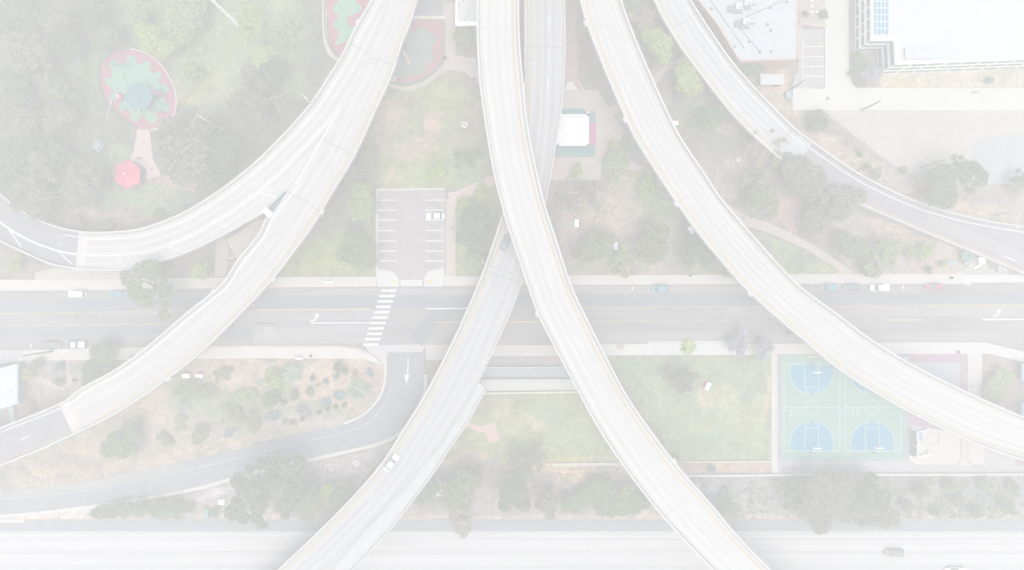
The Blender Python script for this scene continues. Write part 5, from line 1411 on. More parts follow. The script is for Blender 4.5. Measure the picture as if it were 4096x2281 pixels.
plant('tree', 'mid', 770, 290, 50, 'pale', 'small pale tree right of the oval playground rim')
plant('tree', 'feather', 1120, 150, 85, 'pale', 'airy pale green tree left of the pill shaped playground')
plant('tree', 'feather', 1000, 95, 80, 'lime', 'airy yellow green tree below the utility pole tip')
plant('shrub', 'shrub', 300, 890, 34, 'tan', 'dry tan bush by the curved fence above the ramp', B_)
plant('shrub', 'shrub', 440, 900, 30, 'brown', 'brown bush under the curved fence above the ramp', B_)
plant('shrub', 'shrub', 640, 850, 30, 'olive', 'olive bush at the right end of the curved fence', B_)
plant('shrub', 'shrub', 60, 1055, 40, 'lime', 'yellow green bush left of the curved ramp by the pale pavement', B_)
plant('shrub', 'shrub', 150, 1040, 32, 'brown', 'brown bush under the outer wall of the curved ramp', B_)
# around the car park
plant('tree', 'mid', 1868, 160, 58, 'olive', 'olive tree by the tan path beside the restroom building')
plant('tree', 'mid', 1751, 690, 44, 'lime', 'small yellow green tree above the car park')
plant('tree', 'feather', 1868, 635, 55, 'green', 'dark green low tree right of the small yellow green one')
plant('tree', 'broad', 1456, 810, 85, 'pale', 'pale grey green tree on the left kerb of the car park')
plant('tree', 'broad', 1420, 1000, 92, 'olive', 'round olive tree at the lower left of the car park')
plant('tree', 'feather', 1470, 640, 60, 'brown', 'thin brown tree in the shade under the fork viaduct')
plant('tree', 'broad', 1900, 910, 95, 'dark', 'grey green tree right of the car park path')
plant('shrub', 'shrub', 1858, 812, 42, 'lime', 'yellow green bush at the top of the car park path', B_)
plant('shrub', 'shrub', 1925, 772, 40, 'lime', 'yellow green bush closest to the centre viaduct above the car park path', B_)
plant('shrub', 'shrub', 1890, 1050, 55, 'pale', 'low pale green bush at the foot of the grey green tree', B_)
plant('tree', 'gum', 592, 1148, 118, 'olive', 'ragged olive tree overhanging the street on the left')
plant('tree', 'mid', 800, 1085, 50, 'lime', 'small yellow green tree in the fork below the ramps')
# between the centre and east viaducts
plant('tree', 'feather', 2465, 640, 78, 'pale', 'spiky pale green tree at the corner of the plaza')
plant('tree', 'feather', 2590, 742, 50, 'lime', 'low yellow tree along the dirt track beside the long viaduct')
plant('tree', 'bare', 2330, 760, 115, 'brown', 'bare pale branched tree below the plaza')
plant('tree', 'feather', 2308, 690, 34, 'lime', 'tiny yellow tree at the lower edge of the plaza')
plant('tree', 'broad', 2620, 975, 92, 'olive', 'round olive and yellow tree right of the lower flag table')
plant('tree', 'feather', 2375, 990, 85, 'olive', 'faint olive tree left of the lower flag table')
plant('tree', 'broad', 2800, 1015, 88, 'green', 'dark green tree tucked under the long viaduct above the pavement')
plant('tree', 'feather', 2490, 1050, 60, 'pale', 'thin pale tree above the pavement among the flag tables')
# strip between the east viaducts
plant('tree', 'mid', 2642, 180, 76, 'lime', 'upper of two yellow green trees between the eastern viaducts')
plant('tree', 'mid', 2752, 312, 78, 'lime', 'lower of two yellow green trees between the eastern viaducts')
plant('tree', 'bareleafy', 2585, 55, 75, 'tan', 'dry tan tree at the top edge between the eastern viaducts')
plant('tree', 'mid', 2520, 30, 50, 'green', 'dark green tree at the top edge beside the long viaduct')
plant('tree', 'feather', 2840, 470, 70, 'green', 'airy green tree halfway between the eastern viaducts')
plant('tree', 'bare', 3060, 560, 95, 'tan', 'bare tree leaning over the end of the outer ramp')
plant('tree', 'feather', 3040, 770, 95, 'olive', 'airy olive tree right of the long viaduct above the pink path')
plant('tree', 'mid', 3112, 640, 34, 'lime', 'small yellow green tree under the outer ramp abutment')
plant('tree', 'feather', 3210, 705, 105, 'brown', 'upper grey brown tree overhanging the outer ramp road')
plant('tree', 'feather', 3335, 815, 112, 'brown', 'lower grey brown tree overhanging the outer ramp road')
plant('tree', 'feather', 3260, 870, 75, 'brown', 'thin grey tree left of the lower grey brown one')
plant('tree', 'mid', 3398, 978, 70, 'green', 'rounded green tree beside the end of the pink path')
plant('tree', 'feather', 3530, 1020, 85, 'pale', 'pale dusty tree in the rough ground above the pavement')
plant('shrub', 'shrub', 3700, 998, 42, 'lime', 'yellow green bush below the cream ramp kerb', B_)
plant('shrub', 'shrub', 3640, 1012, 24, 'lime', 'smaller yellow green bush left of the one below the cream kerb', B_)
plant('shrub', 'shrub', 3770, 1060, 22, 'lime', 'little yellow bush among the clutter above the white pavement', B_)
plant('shrub', 'shrub', 3711, 1076, 20, 'dark', 'dark bush touching the pavement in the rough ground', B_)
plant('shrub', 'shrub', 3480, 1078, 45, 'olive', 'olive bush touching the pavement right of the pink path', B_)
plant('shrub', 'shrub', 2826, 85, 34, 'green', 'green hedge bush squeezed between outer ramp and salmon building', B_, sy=1.9, rz=.5)
plant('shrub', 'shrub', 2850, 128, 28, 'green', 'second green bush between outer ramp and salmon building', B_)
plant('tree', 'feather', 3005, 275, 50, 'green', 'dark green tree at the lower corner of the salmon building')
plant('shrub', 'shrub', 3268, 490, 46, 'dark', 'dark oval bush below the concrete yard', B_, sy=1.3, rz=1.4)
plant('shrub', 'shrub', 3437, 612, 18, 'green', 'small round green bush on the bank beside the dirt yard', B_)
plant('shrub', 'shrub', 3470, 665, 20, 'olive', 'olive bush left of the double arm street lamp', B_)
plant('shrub', 'shrub', 3505, 700, 24, 'pale', 'pale bush under the double arm street lamp', B_)
plant('shrub', 'shrub', 3612, 685, 20, 'olive', 'olive bush near the dark pole on the bank', B_)
plant('tree', 'gum', 3870, 690, 85, 'dark', 'dark ragged tree on the edge of the dirt yard')
plant('tree', 'broad', 3760, 745, 90, 'dark', 'dark dense tree left of the ragged one by the dirt yard')
plant('tree', 'feather', 4075, 720, 45, 'dark', 'dark tree cut by the right edge below the dirt yard')
plant('shrub', 'shrub', 3432, 236, 34, 'green', 'green hedge in the notch of the white office block', B_, sy=1.4, rz=.4)
plant('shrub', 'shrub', 3412, 290, 22, 'green', 'green bush at the bend of the kerb by the office block', B_)
plant('tree', 'feather', 3492, 292, 40, 'purple', 'dull purple tree at the corner of the white office block')
plant('shrub', 'shrub', 3445, 330, 22, 'brown', 'brown ground bush in the planted corner by the concrete yard', B_, sy=1.5, rz=.7)
plant('shrub', 'shrub', 3960, 320, 22, 'blue', 'blue green bush in front of the office block', B_)
plant('shrub', 'shrub', 3221, 56, 16, 'dark', 'smaller dark round bush beside the white posts', B_)
plant('shrub', 'shrub', 3292, 52, 24, 'dark', 'bigger dark round bush beside the white posts', B_)
# south-west gardens
plant('tree', 'mid', 410, 1412, 66, 'green', 'green tree with white blossom on the south pavement at the left')
plant('tree', 'broad', 372, 1490, 68, 'dark', 'dark dense tree below the blossoming one')
plant('shrub', 'shrub', 115, 1494, 36, 'lime', 'yellow green bush near the white roofed shed', B_)
plant('shrub', 'shrub', 150, 1455, 30, 'olive', 'olive bush by the pavement in the little garden', B_)
plant('shrub', 'shrub', 230, 1470, 26, 'blue', 'bluish bush in the middle of the little garden', B_)
plant('shrub', 'shrub', 235, 1525, 24, 'green', 'green bush inside the loop of the garden path', B_)
plant('shrub', 'shrub', 298, 1523, 10, 'dark', 'small dark pot plant where the garden paths meet', B_)
plant('shrub', 'shrub', 100, 1625, 34, 'tan', 'dry tan bush beside the white roofed shed', B_)
plant('shrub', 'feather', 750, 1565, 55, 'olive', 'large olive green shrub below the two flag tables', B_, hs=.45)
plant('shrub', 'feather', 822, 1570, 44, 'olive', 'second olive grey green shrub right of the large one below the flag tables', B_, hs=.45)
plant('shrub', 'feather', 890, 1500, 40, 'olive', 'olive shrub right of the two flag tables', B_, hs=.45)
plant('shrub', 'feather', 980, 1590, 52, 'pale', 'wide pale shrub in the middle of the dry garden', B_, hs=.45)
plant('shrub', 'feather', 930, 1650, 48, 'olive', 'olive shrub low in the dry garden', B_, hs=.45)
plant('shrub', 'feather', 1010, 1690, 44, 'olive', 'grey green shrub above the loop ramp shoulder', B_, hs=.45)
plant('shrub', 'feather', 720, 1690, 40, 'pale', 'pale shrub left in the dry garden above the ramp', B_, hs=.45)
plant('shrub', 'feather', 800, 1740, 46, 'olive', 'olive shrub on the bank above the loop ramp', B_, hs=.45)
plant('shrub', 'feather', 660, 1760, 34, 'olive', 'grey green shrub right of the dark tree on the ramp bank', B_, hs=.45)
plant('shrub', 'feather', 915, 1735, 26, 'blue', 'small bluish shrub on the bank above the loop ramp', B_, hs=.45)
plant('tree', 'mid', 490, 1778, 82, 'green', 'dark green tree beside the end of the left viaduct')
plant('shrub', 'shrub', 527, 1808, 32, 'lime', 'pale lime bush at the foot of the dark green tree', B_)
plant('shrub', 'shrub', 1092, 1512, 44, 'lime', 'mixed yellow green shrub left of the upper agave', B_)
plant('shrub', 'shrub', 1092, 1590, 46, 'green', 'grey green shrub below the upper agave', B_)
plant('shrub', 'shrub', 1350, 1468, 28, 'olive', 'dark olive shrub between the two agaves', B_)
plant('shrub', 'shrub', 1380, 1483, 18, 'green', 'small green shrub touching the dark olive one', B_)
plant('shrub', 'shrub', 1342, 1510, 16, 'blue', 'blue green tuft below the dark olive shrub', B_)
plant('shrub', 'shrub', 1301, 1525, 15, 'blue', 'round blue green tuft on the bare tan soil', B_)
plant('shrub', 'shrub', 1250, 1512, 15, 'green', 'small green tuft right of the upper agave', B_)
plant('shrub', 'shrub', 1268, 1545, 11, 'lime', 'tiny yellow green tuft beside the brown mound shrub', B_)
plant('shrub', 'shrub', 1237, 1565, 24, 'brown', 'brown mound shrub in the middle of the dry garden', B_, hs=.7)
plant('shrub', 'shrub', 1178, 1580, 26, 'brown', 'brown shrub left of the brown mound shrub', B_)
plant('shrub', 'shrub', 1132, 1612, 18, 'brown', 'small brown shrub below the grey green one', B_)
plant('shrub', 'shrub', 1420, 1500, 18, 'tan', 'dry tan tuft above the lower agave', B_)
for i, (x, y) in enumerate(((1378, 1620), (1344, 1630), (1310, 1637), (1276, 1650), (1240, 1657), (1208, 1678), (1172, 1690), (1140, 1692))):
    plant('shrub', 'shrub', x, y, 14, 'olive', 'small round olive shrub in the row along the inside of the loop ramp', B_, 'row of small round shrubs inside the loop ramp')
# plants of long blades
def rosette(name, px, py, r, leafk, label, n=70, cat='plant', wide=.10, lift=.5, sy=1, rz=0):
    g = np.random.default_rng(int(px))
    Rm = r * S
    t = thing(name, label, cat, W(px, py, 0), rz)
    mb = MB()
    for k in range(n):
        a = 6.2832 * k / n + g.normal() * .06
        el = g.random() ** 1.3
        ln = Rm * (.75 + .3 * g.random()) * (1 - .25 * el)
        u = Vector((math.cos(a), math.sin(a) * sy, 0)); w = Vector((-math.sin(a), math.cos(a), 0)) * Rm * wide * .5
        p0 = u * Rm * .05 + Vector((0, 0, .15 + el * .3))
        p1 = u * ln * .55 + Vector((0, 0, .25 + ln * lift * (.35 + el)))
        p2 = u * ln + Vector((0, 0, .12 + ln * lift * (.2 + 1.3 * el)))
        mb.add([p0 - w * .6, p0 + w * .6, p1 + w + Vector((0, 0, .04)), p1 - w + Vector((0, 0, .04)), p2, p1 + Vector((0, 0, -.05))], [(0, 1, 5), (1, 2, 5), (0, 5, 3), (5, 2, 4), (3, 5, 4)])
    mb.build('leaf_rosette', LEAF[leafk], t)
    MB().lathe([(.12 * Rm, 0), (.14 * Rm, .25), (.06 * Rm, .45), (.02, .5)], n=10).build('heart', LEAF[leafk], t)
    return t
rosette('agave', 1175, 1490, 55, 'agave', 'upper of two big spiky agaves in the dry garden', 150, wide=.07)
rosette('agave', 1437, 1561, 60, 'agave', 'lower of two big spiky agaves beside the ramp curve', 150, wide=.07)
rosette('agave', 1362, 1580, 34, 'blue', 'blue agave clump left of the lower big agave', 46, wide=.2, sy=.8)
rosette('agave', 1310, 1605, 24, 'blue', 'small blue agave clump beside the larger blue one', 36, wide=.2)
rosette('agave', 1212, 1635, 34, 'blue', 'long blue agave clump above the row of small shrubs', 44, wide=.2, sy=.7, rz=.4)
rosette('agave', 1100, 1664, 40, 'blue', 'blue agave clump at the lower left of the dry garden', 46, wide=.2, sy=.7, rz=.2)
rosette('agave', 1482, 1490, 30, 'blue', 'dark blue leaning agave near the ramp kerb', 34, wide=.2, sy=.6, rz=-1.0)
rosette('palm', 2752, 1385, 42, 'lime', 'yellow green palm on the white pavement by the lawn', 40, wide=.22, lift=.3)
rosette('agave', 1040, 1530, 22, 'agave', 'small grey agave left of the mixed yellow green shrub', 30, wide=.16)
# south bank
g_ = 'clipped hedge bushes along the bottom road'
for x, y, r, lab in ((385, 2050, 30, 'leftmost'), (440, 2045, 42, 'second'), (505, 2042, 46, 'third'), (570, 2040, 46, 'fourth'), (635, 2036, 48, 'fifth'), (700, 2022, 52, 'rightmost and tallest')):
    plant('hedge_bush', 'shrub', x, y, r, 'green', f'{lab} clipped bush of the hedge below the loop ramp', 'hedge', g_)
plant('shrub', 'shrub', 857, 2048, 24, 'green', 'lone green bush beside the teal box on the bottom verge', B_)
plant('shrub', 'shrub', 760, 2030, 26, 'brown', 'brown bush at the right end of the clipped hedge', B_)
plant('tree', 'gum', 1000, 1990, 125, 'dark', 'left half of the big eucalyptus pair, ragged with gaps, by the bottom road')
plant('tree', 'gum', 1140, 1940, 125, 'dark', 'right denser half of the big eucalyptus pair by the bottom road')
plant('tree', 'broad', 1220, 1990, 85, 'olive', 'dark olive tree behind the yellow green one left of the grey viaduct')
plant('tree', 'mid', 1302, 1972, 40, 'lime', 'bright yellow green tree left of the grey viaduct')
plant('shrub', 'shrub', 1252, 2018, 26, 'lime', 'yellow green bush at the foot of the bright tree', B_)
plant('tree', 'feather', 1360, 1990, 65, 'green', 'airy dark green tree against the grey viaduct')
plant('tree', 'broad', 1700, 1960, 62, 'green', 'dark green tree right of the grey viaduct by the white steps')
plant('tree', 'broad', 1845, 1965, 98, 'olive', 'olive tree above the bottom road between the viaducts')
plant('tree', 'mid', 1888, 1905, 62, 'dark', 'dark tree at the upper right of the olive one')
plant('tree', 'feather', 1845, 2085, 66, 'tan', 'thin brown tree overhanging the dark shoulder')
plant('tree', 'bareleafy', 2105, 1885, 105, 'brown', 'grey brown leafless looking tree below the shaded lawn')
plant('tree', 'broad', 2060, 1985, 90, 'dark', 'dark tree below the grey brown one')
plant('tree', 'feather', 2180, 2000, 70, 'brown', 'thin brown tree on the bank left of the dark thicket')
for x, y, r, lab in ((2300, 2010, 62, 'left'), (2395, 1965, 76, 'top'), (2430, 2025, 66, 'bottom'), (2530, 2005, 70, 'right')):
    plant('shrub', 'mid', x, y, r, 'green', f'{lab} bush of the dark green thicket beside the white viaduct', B_, hs=.7)
plant('palm_tree', 'feather', 2505, 1968, 40, 'lime', 'yellow green feathery tree in the dark green thicket')
plant('shrub', 'shrub', 2895, 2015, 50, 'green', 'dark green bush right of the white viaduct on the slope', B_)
plant('shrub', 'shrub', 2847, 1876, 20, 'blue', 'dark blue green bush over the orange mulch', B_)
plant('shrub', 'shrub', 2705, 1835, 18, 'olive', 'olive bush beside the white viaduct at the lawn corner', B_)
plant('tree', 'broad', 3265, 1985, 100, 'brown', 'leftmost crown of the big dark grove below the courts')
plant('tree', 'broad', 3370, 1962, 88, 'brown', 'middle crown of the big dark grove below the courts')
plant('tree', 'broad', 3478, 1972, 95, 'dark', 'right crown of the big dark grove below the courts')
plant('tree', 'broad', 3275, 2065, 70, 'brown', 'lower left crown of the dark grove, hanging over the shoulder')
plant('tree', 'feather', 3400, 2030, 95, 'brown', 'lower middle thin crown of the dark grove')
plant('tree', 'feather', 3525, 2055, 80, 'brown', 'lower right thin crown of the dark grove over the shoulder')
plant('tree', 'feather', 3170, 2000, 70, 'olive', 'thin olive tree on the left flank of the dark grove')
for i, (x, y, r, k, lab) in enumerate(((3690, 1960, 40, 'brown', 'brown shrub right of the dark grove'), (3735, 2045, 24, 'green', 'green shrub on the tan strip right of the grove'), (3790, 1945, 36, 'olive', 'olive shrub high on the grey slope'), (3830, 2000, 34, 'brown', 'brown shrub in the middle of the grey slope'), (3905, 2050, 34, 'green', 'green shrub low on the grey slope'), (3950, 1950, 40, 'pale', 'pale shrub high on the grey slope at the right'), (4030, 2030, 40, 'green', 'green shrub at the low right end of the slope'), (4050, 1950, 34, 'olive', 'olive shrub at the right edge under the white wall'), (3620, 2020, 34, 'olive', 'olive shrub touching the grove on its right'))):
    plant('shrub', 'shrub', x, y, r, k, lab, B_)
plant('tree', 'bareleafy', 2738, 1510, 88, 'brown', 'grey brown half bare tree on the eastern lawn')
plant('jacaranda', 'bareleafy', 2970, 1385, 70, 'purple', 'left part of the purple flowering tree over the south pavement')
plant('jacaranda', 'bareleafy', 3058, 1388, 60, 'purple', 'right part of the purple flowering tree under the long viaduct')
plant('shrub', 'feather', 3998, 1545, 62, 'pale', 'grey green bush filling the reddish planting bed at the right edge', B_, sy=1.5, hs=.5, rz=0)
for y in (1730, 1752, 1774, 1796, 1816):
    plant('shrub', 'shrub', 3652, y, 13, 'green', 'small green hedge shrub in the column right of the courts', B_, 'column of hedge shrubs by the courts')
# low weeds: stuff nobody could count
def weeds(name, polys, n, leafk, size, seed):
    g = np.random.default_rng(seed)
    cs = []
    for (x0, y0, x1, y1), w_ in polys:
        m = int(n * w_)
        xs, ys = g.uniform(x0, x1, m), g.uniform(y0, y1, m)
        keep = vnoise(xs + 900, ys + 900, 26, seed) > .05
        cs += [tuple(W(x, y, 0)) for x, y in zip(xs[keep], ys[keep])]
    me = leaves(name, cs, [size * 2.2] * len(cs), [9] * len(cs), size, rng=g)
    me.materials.append(LEAF[leafk])
    o = bpy.data.objects.new(name, me); COL.objects.link(o)
    return tag(o, kind='stuff')
weeds('ground_cover', [((2760, 1915, 4150, 2072), 1)], 1500, 'brown', .2, 41)
weeds('ground_cover', [((3620, 1915, 4150, 2072), 1)], 700, 'olive', .2, 42)
weeds('ground_cover', [((620, 1700, 1000, 1800), .3), ((860, 1480, 1500, 1700), .7)], 320, 'pale', .15, 43)
weeds('dry_weeds', [((40, 1830, 440, 1930), .5), ((3060, 440, 3200, 560), .2), ((3260, 560, 3500, 720), .3)], 420, 'tan', .16, 44)
weeds('ground_cover', [((2300, 760, 2560, 1080), .4), ((2850, 620, 3060, 880), .3), ((3440, 900, 3900, 1080), .4)], 500, 'olive', .16, 45)
weeds('leaf_litter', [((1180, 1850, 1480, 2070), .4), ((2180, 1870, 2480, 2060), .6)], 500, 'brown', .18, 46)
weeds('ground_cover', [((0, 0, 900, 880), 1)], 1100, 'dark', .18, 47)

# ------------------------------------------------------------------ vehicles
M_GLASS = mat('tinted_glass', A(212, 220, 222), .05, 2, rough=.15, spec=.6)
M_TYRE, M_RIMM = mat('tyre_rubber', (.02, .02, .02), .1, 4), mat('wheel_rim', (.4, .4, .42), .05, 4, rough=.3, metal=.6)
M_LAMP, M_TAIL = mat('headlamp_lens', (.75, .76, .78), .03, 3, rough=.2), mat('tail_lamp_lens', (.35, .03, .03), .05, 3, rough=.25)
M_TRIM = mat('black_trim', (.03, .03, .03), .1, 3)
def paint(n, c): return mat('paint_' + n, A(*c), .03, .6, rough=.4, spec=.35 if c[0] < 220 else .5)
def loft(secs, n=20, ex=3.2):
    """closed body through sections (x, half width, z bottom, z top): rounded-box rings"""
    mb = MB(); vs, fs = [], []
    for x, hw, z0, z1 in secs:
        for k in range(n):
            a = 2 * math.pi * (k + .5) / n
            c, s_ = math.cos(a), math.sin(a)
            vs.append((x, hw * math.copysign(abs(c) ** (2 / ex), c), (z0 + z1) / 2 + (z1 - z0) / 2 * math.copysign(abs(s_) ** (2 / ex), s_)))
    for i in range(len(secs) - 1):
        for k in range(n):
            fs.append((i * n + k, i * n + (k + 1) % n, (i + 1) * n + (k + 1) % n, (i + 1) * n + k))
    fs += [tuple(reversed(range(n))), tuple(range((len(secs) - 1) * n, len(secs) * n))]
    fs = [tuple(reversed(f)) for f in fs]
    return mb.add(vs, fs)
def car(kind, px, py, ang, col, label, group=None, L=4.6, z0=.03, roofcol=None, Wd=1.82):
    """front of the car along +x; ang in degrees"""
    loc = W(px, py, z0 + 1.0); loc.z = z0
    t = thing({'pickup': 'pickup_truck', 'suv': 'parked_suv', 'van': 'van'}.get(kind, 'car'), label, {'pickup': 'pickup', 'suv': 'suv', 'van': 'van'}.get(kind, 'car'), loc, R(ang), group)
    m = col; h = L / 2; w = Wd / 2
    body = loft([(-h, w * .80, .42, .72), (-h + .12, w * .93, .30, .86), (-h + .5, w, .24, .93), (-.3, w, .22, .95), (h - 1.4, w, .22, .93), (h - .55, w * .97, .24, .86), (h - .14, w * .86, .30, .74), (h, w * .66, .38, .62)]).build('body', m, t, True)
    hi = {'suv': 1.68, 'van': 1.9, 'pickup': 1.72}.get(kind, 1.43)
    if kind == 'pickup':
        c0, c1, f1, r0 = -.35, .75, 1.45, -.5
    elif kind in ('suv', 'van'):
        c0, c1, f1, r0 = -h + .55, .55, 1.25, -h + .2
    else:
        c0, c1, f1, r0 = -1.15, .35, 1.12, -1.85
    # cabin: roof slab carried on a glasshouse; each pane its own part
    rw, bw = w * .74, w * .92
    zb, zt = .88, hi
    def quad(name, a, b, c, d, mm, thick=.03):
        mb = MB(); pts = [Vector(p) for p in (a, b, c, d)]
        nrm = (pts[1] - pts[0]).cross(pts[2] - pts[1]).normalized() * thick
        mb.add([p for p in pts] + [p - nrm for p in pts], [(0, 1, 2, 3), (7, 6, 5, 4), (0, 4, 5, 1), (1, 5, 6, 2), (2, 6, 7, 3), (3, 7, 4, 0)])
        return mb.build(name, mm, t)
    quad('windscreen', (f1, bw, zb), (c1, rw, zt), (c1, -rw, zt), (f1, -bw, zb), M_GLASS)
    quad('rear_window', (r0, -bw, zb), (c0, -rw, zt), (c0, rw, zt), (r0, bw, zb), M_GLASS)
    for s_ in (1, -1):
        q = [(r0, s_ * bw, zb), (c0, s_ * rw, zt), (c1, s_ * rw, zt), (f1, s_ * bw, zb)]
        quad('side_window', *(q if s_ > 0 else q[::-1]), M_GLASS)
    loft([(c0 - .03, rw * .9, zt - .03, zt + .03), (c0 + .12, rw * 1.04, zt - .06, zt + .06), ((c0 + c1) / 2, rw * 1.05, zt - .06, zt + .085), (c1 - .12, rw * 1.04, zt - .06, zt + .06), (c1 + .03, rw * .9, zt - .03, zt + .02)], 16, 4).build('roof', roofcol or m, t, True)
    if kind == 'pickup':
        bl = -h + .08; mb = MB()
        for c, d in ((((bl - .5) / 2 - .03, w * .93, .98), (-.5 - bl, .1, .16)), (((bl - .5) / 2 - .03, -w * .93, .98), (-.5 - bl, .1, .16)), ((bl + .06, 0, .98), (.1, w * 1.85, .16)), ((-.56, 0, .98), (.08, w * 1.85, .16))): mb.box(c, d)
        mb.build('bed_rail', m, t)
        MB().box(((bl - .5) / 2, 0, .945), (-.62 - bl, w * 1.7, .05)).build('bed_floor', roofcol or mat('bed_liner', A(214, 218, 221), .1, 3), t)
    for x in (h - .92, -h + .9):
        for s_ in (1, -1):
            wmb = MB(); wmb.lathe([(.2, -.11), (.31, -.11), (.33, -.06), (.33, .06), (.31, .11), (.2, .11)], n=16)
            wmb.v = [Vector((x + v.x, s_ * (w - .12) + v.z, .33 + v.y)) for v in wmb.v]
            wo = wmb.build('wheel', M_TYRE, t)
            r_ = MB(); r_.lathe([(.02, -.09), (.2, -.1), (.2, .1), (.02, .09)], n=12); r_.v = [Vector((x + v.x, s_ * (w - .11) + v.z, .33 + v.y)) for v in r_.v]; r_.build('rim', M_RIMM, wo)
    for s_ in (1, -1):
        MB().box((h - .2, s_ * w * .64, .66), (.3, .34, .13), -s_ * .5).build('headlight', M_LAMP, t)
        MB().box((-h + .07, s_ * w * .68, .72), (.14, .3, .16), s_ * .2).build('tail_light', M_TAIL, t)
        MB().box((f1 - .32, s_ * (w + .09), 1.0), (.14, .2, .13)).build('wing_mirror', m, t)
    return t
P_W, P_BLU, P_BLK, P_DBL, P_RED, P_GRY, P_SLT = mat('paint_white', (.74, .75, .75), .03, .6, rough=.4), paint('light_blue', (206, 226, 233)), paint('black', (209, 213, 216)), paint('slate_blue', (207, 213, 218)), paint('red', (231, 202, 213)), paint('dark_grey', (208, 212, 215)), paint('slate', (210, 219, 223))
g1 = 'cars parked along the street'
car('suv', 306, 1176, 180, P_W, 'white estate car parked at the north kerb left of the ragged tree', g1, 4.8)
car('sedan', 470, 1178, 180, P_BLU, 'light blue sedan half hidden under the ragged street tree', g1, 4.6)
car('sedan', 203, 1380, 0, P_BLK, 'black sedan parked at the south kerb, left of the black and white pickup', g1, 4.6)
car('pickup', 302, 1379, 180, P_BLK, 'black pickup with white roof and bed cover at the south kerb', g1, 5.0, roofcol=P_W)
car('sedan', 1741, 864, 180, P_W, 'white sedan standing alone in the car park', None, 4.8)
car('suv', 2640, 1155, 180, P_BLU, 'light blue hatchback parked alone at the north kerb right of the white viaduct', g1, 4.2, roofcol=P_BLU)
car('suv', 3316, 1150, 180, P_SLT, 'pale slate wagon, first of four vehicles parked near the right end', g1, 4.9, roofcol=P_BLU)
car('sedan', 3410, 1149, 180, P_DBL, 'dark slate blue sedan parked between wagon and white pickup', g1, 4.5)
car('pickup', 3521, 1151, 180, P_W, 'white pickup parked third from the left in the right hand row', g1, 5.0, roofcol=P_W)
car('sedan', 3742, 1148, 180, P_RED, 'red sedan parked at the north kerb near the right edge', g1, 4.7)
car('sedan', 2024, 968, 70, P_DBL, 'slate blue car driving on the grey viaduct under the white one', None, 4.6, z0=8.85)
car('sedan', 1566, 1853, 52, P_W, 'white sedan driving on the lower grey viaduct', None, 4.9, z0=8.15)
car('suv', 3580, 2213, 180, P_GRY, 'dark grey car alone on the freeway at lower right', None, 4.9)
car('pickup', 3825, 2288, 180, P_W, 'white pickup cut off by the bottom edge of the picture', None, 5.4, roofcol=P_W, Wd=1.95)

# ------------------------------------------------------------------ tables, benches, boxes
M_TW, M_TG, M_TR = mat('table_white', (.82, .82, .82), .03, 2), mat('bench_green', A(206, 226, 219), .06, 2), mat('bench_red', A(230, 200, 212), .06, 2)
M_TS, M_TS2 = mat('table_slate', A(223, 228, 232), .08, 2), mat('bench_slate', A(221, 226, 231), .06, 2)
def picnic(px, py, ang, label, group, mt, m1, m2, sc=1.0):
    t = thing('picnic_table', label, 'picnic table', W(px, py, 0), R(ang), group)
    top = MB()
    for k in range(4): top.box((-.42 * sc + k * .28 * sc, 0, .76), (.265 * sc, 2.0 * sc, .06))
    top.build('tabletop', mt, t)
    for s_, m in ((-1, m1), (1, m2)):
        MB().box((s_ * .86 * sc, 0, .45), (.42 * sc, 2.0 * sc, .06)).build('bench', m, t)
    for s_ in (-1, 1):
        l = MB(); l.box((0, s_ * .7 * sc, .38), (1.3 * sc, .1, .1)); l.box((-.3, s_ * .7 * sc, .37), (.1, .1, .74)); l.box((.3, s_ * .7 * sc, .37), (.1, .1, .74)); l.box((-.86 * sc, s_ * .7 * sc, .21), (.1, .1, .43)); l.box((.86 * sc, s_ * .7 * sc, .21), (.1, .1, .43)); l.box((0, s_ * .7 * sc, .22), (1.75 * sc, .06, .08))
        l.build('leg_frame', M_STEEL, t)
    return t
gf = 'picnic tables painted green, white and red'
picnic(2306, 894, 0, 'flag coloured picnic table on bare dirt below the bare tree', gf, M_TW, M_TG, M_TR)
picnic(2462, 986, 0, 'flag coloured picnic table left of the round olive tree', gf, M_TW, M_TG, M_TR)
picnic(2762, 922, 33, 'tilted flag coloured picnic table at the edge of the long viaduct', gf, M_TW, M_TG, M_TR)
picnic(2694, 496, 95, 'flag coloured picnic table right of the long viaduct under trees', gf, M_TW, M_TG, M_TR)
picnic(749, 1503, -90, 'left of the two flag coloured tables in the dry garden', gf, M_TW, M_TR, M_TG)
picnic(801, 1505, -90, 'right of the two flag coloured tables in the dry garden', gf, M_TW, M_TR, M_TG)
picnic(2829, 1544, 155, 'flag coloured picnic table on the eastern lawn', gf, M_TW, M_TG, M_TR)
picnic(312, 243, 35, 'tilted grey picnic table left of the oval playground', 'grey picnic tables', M_TS, M_TS2, M_TS2, 1.2)
picnic(139, 411, 5, 'grey picnic table standing alone near the left edge', 'grey picnic tables', M_TS, M_TS2, M_TS2, 1.15)
picnic(396, 585, -40, 'tilted grey picnic table left of the rose path', 'grey picnic tables', M_TS, M_TS2, M_TS2, 1.2)
def bench(px, py, label, ang=0):
    t = thing('bench', label, 'bench', W(px, py, .12), R(ang))
    MB().box((0, -.1, .45), (2.0, .5, .07)).build('seat', M_TW, t)
    MB().box((0, .2, .72), (2.0, .07, .4)).build('backrest', M_TS2, t)
    for s_ in (-1, 1): MB().box((s_ * .8, 0, .21), (.1, .5, .43)).build('leg', M_STEEL, t)
bench(1317, 1128, 'white bench on the north pavement left of the car park entrance')
bench(1198, 1432, 'white bench on the south pavement above the dry garden')
M_BIN = mat('dark_bin', A(212, 217, 216), .08, 2)
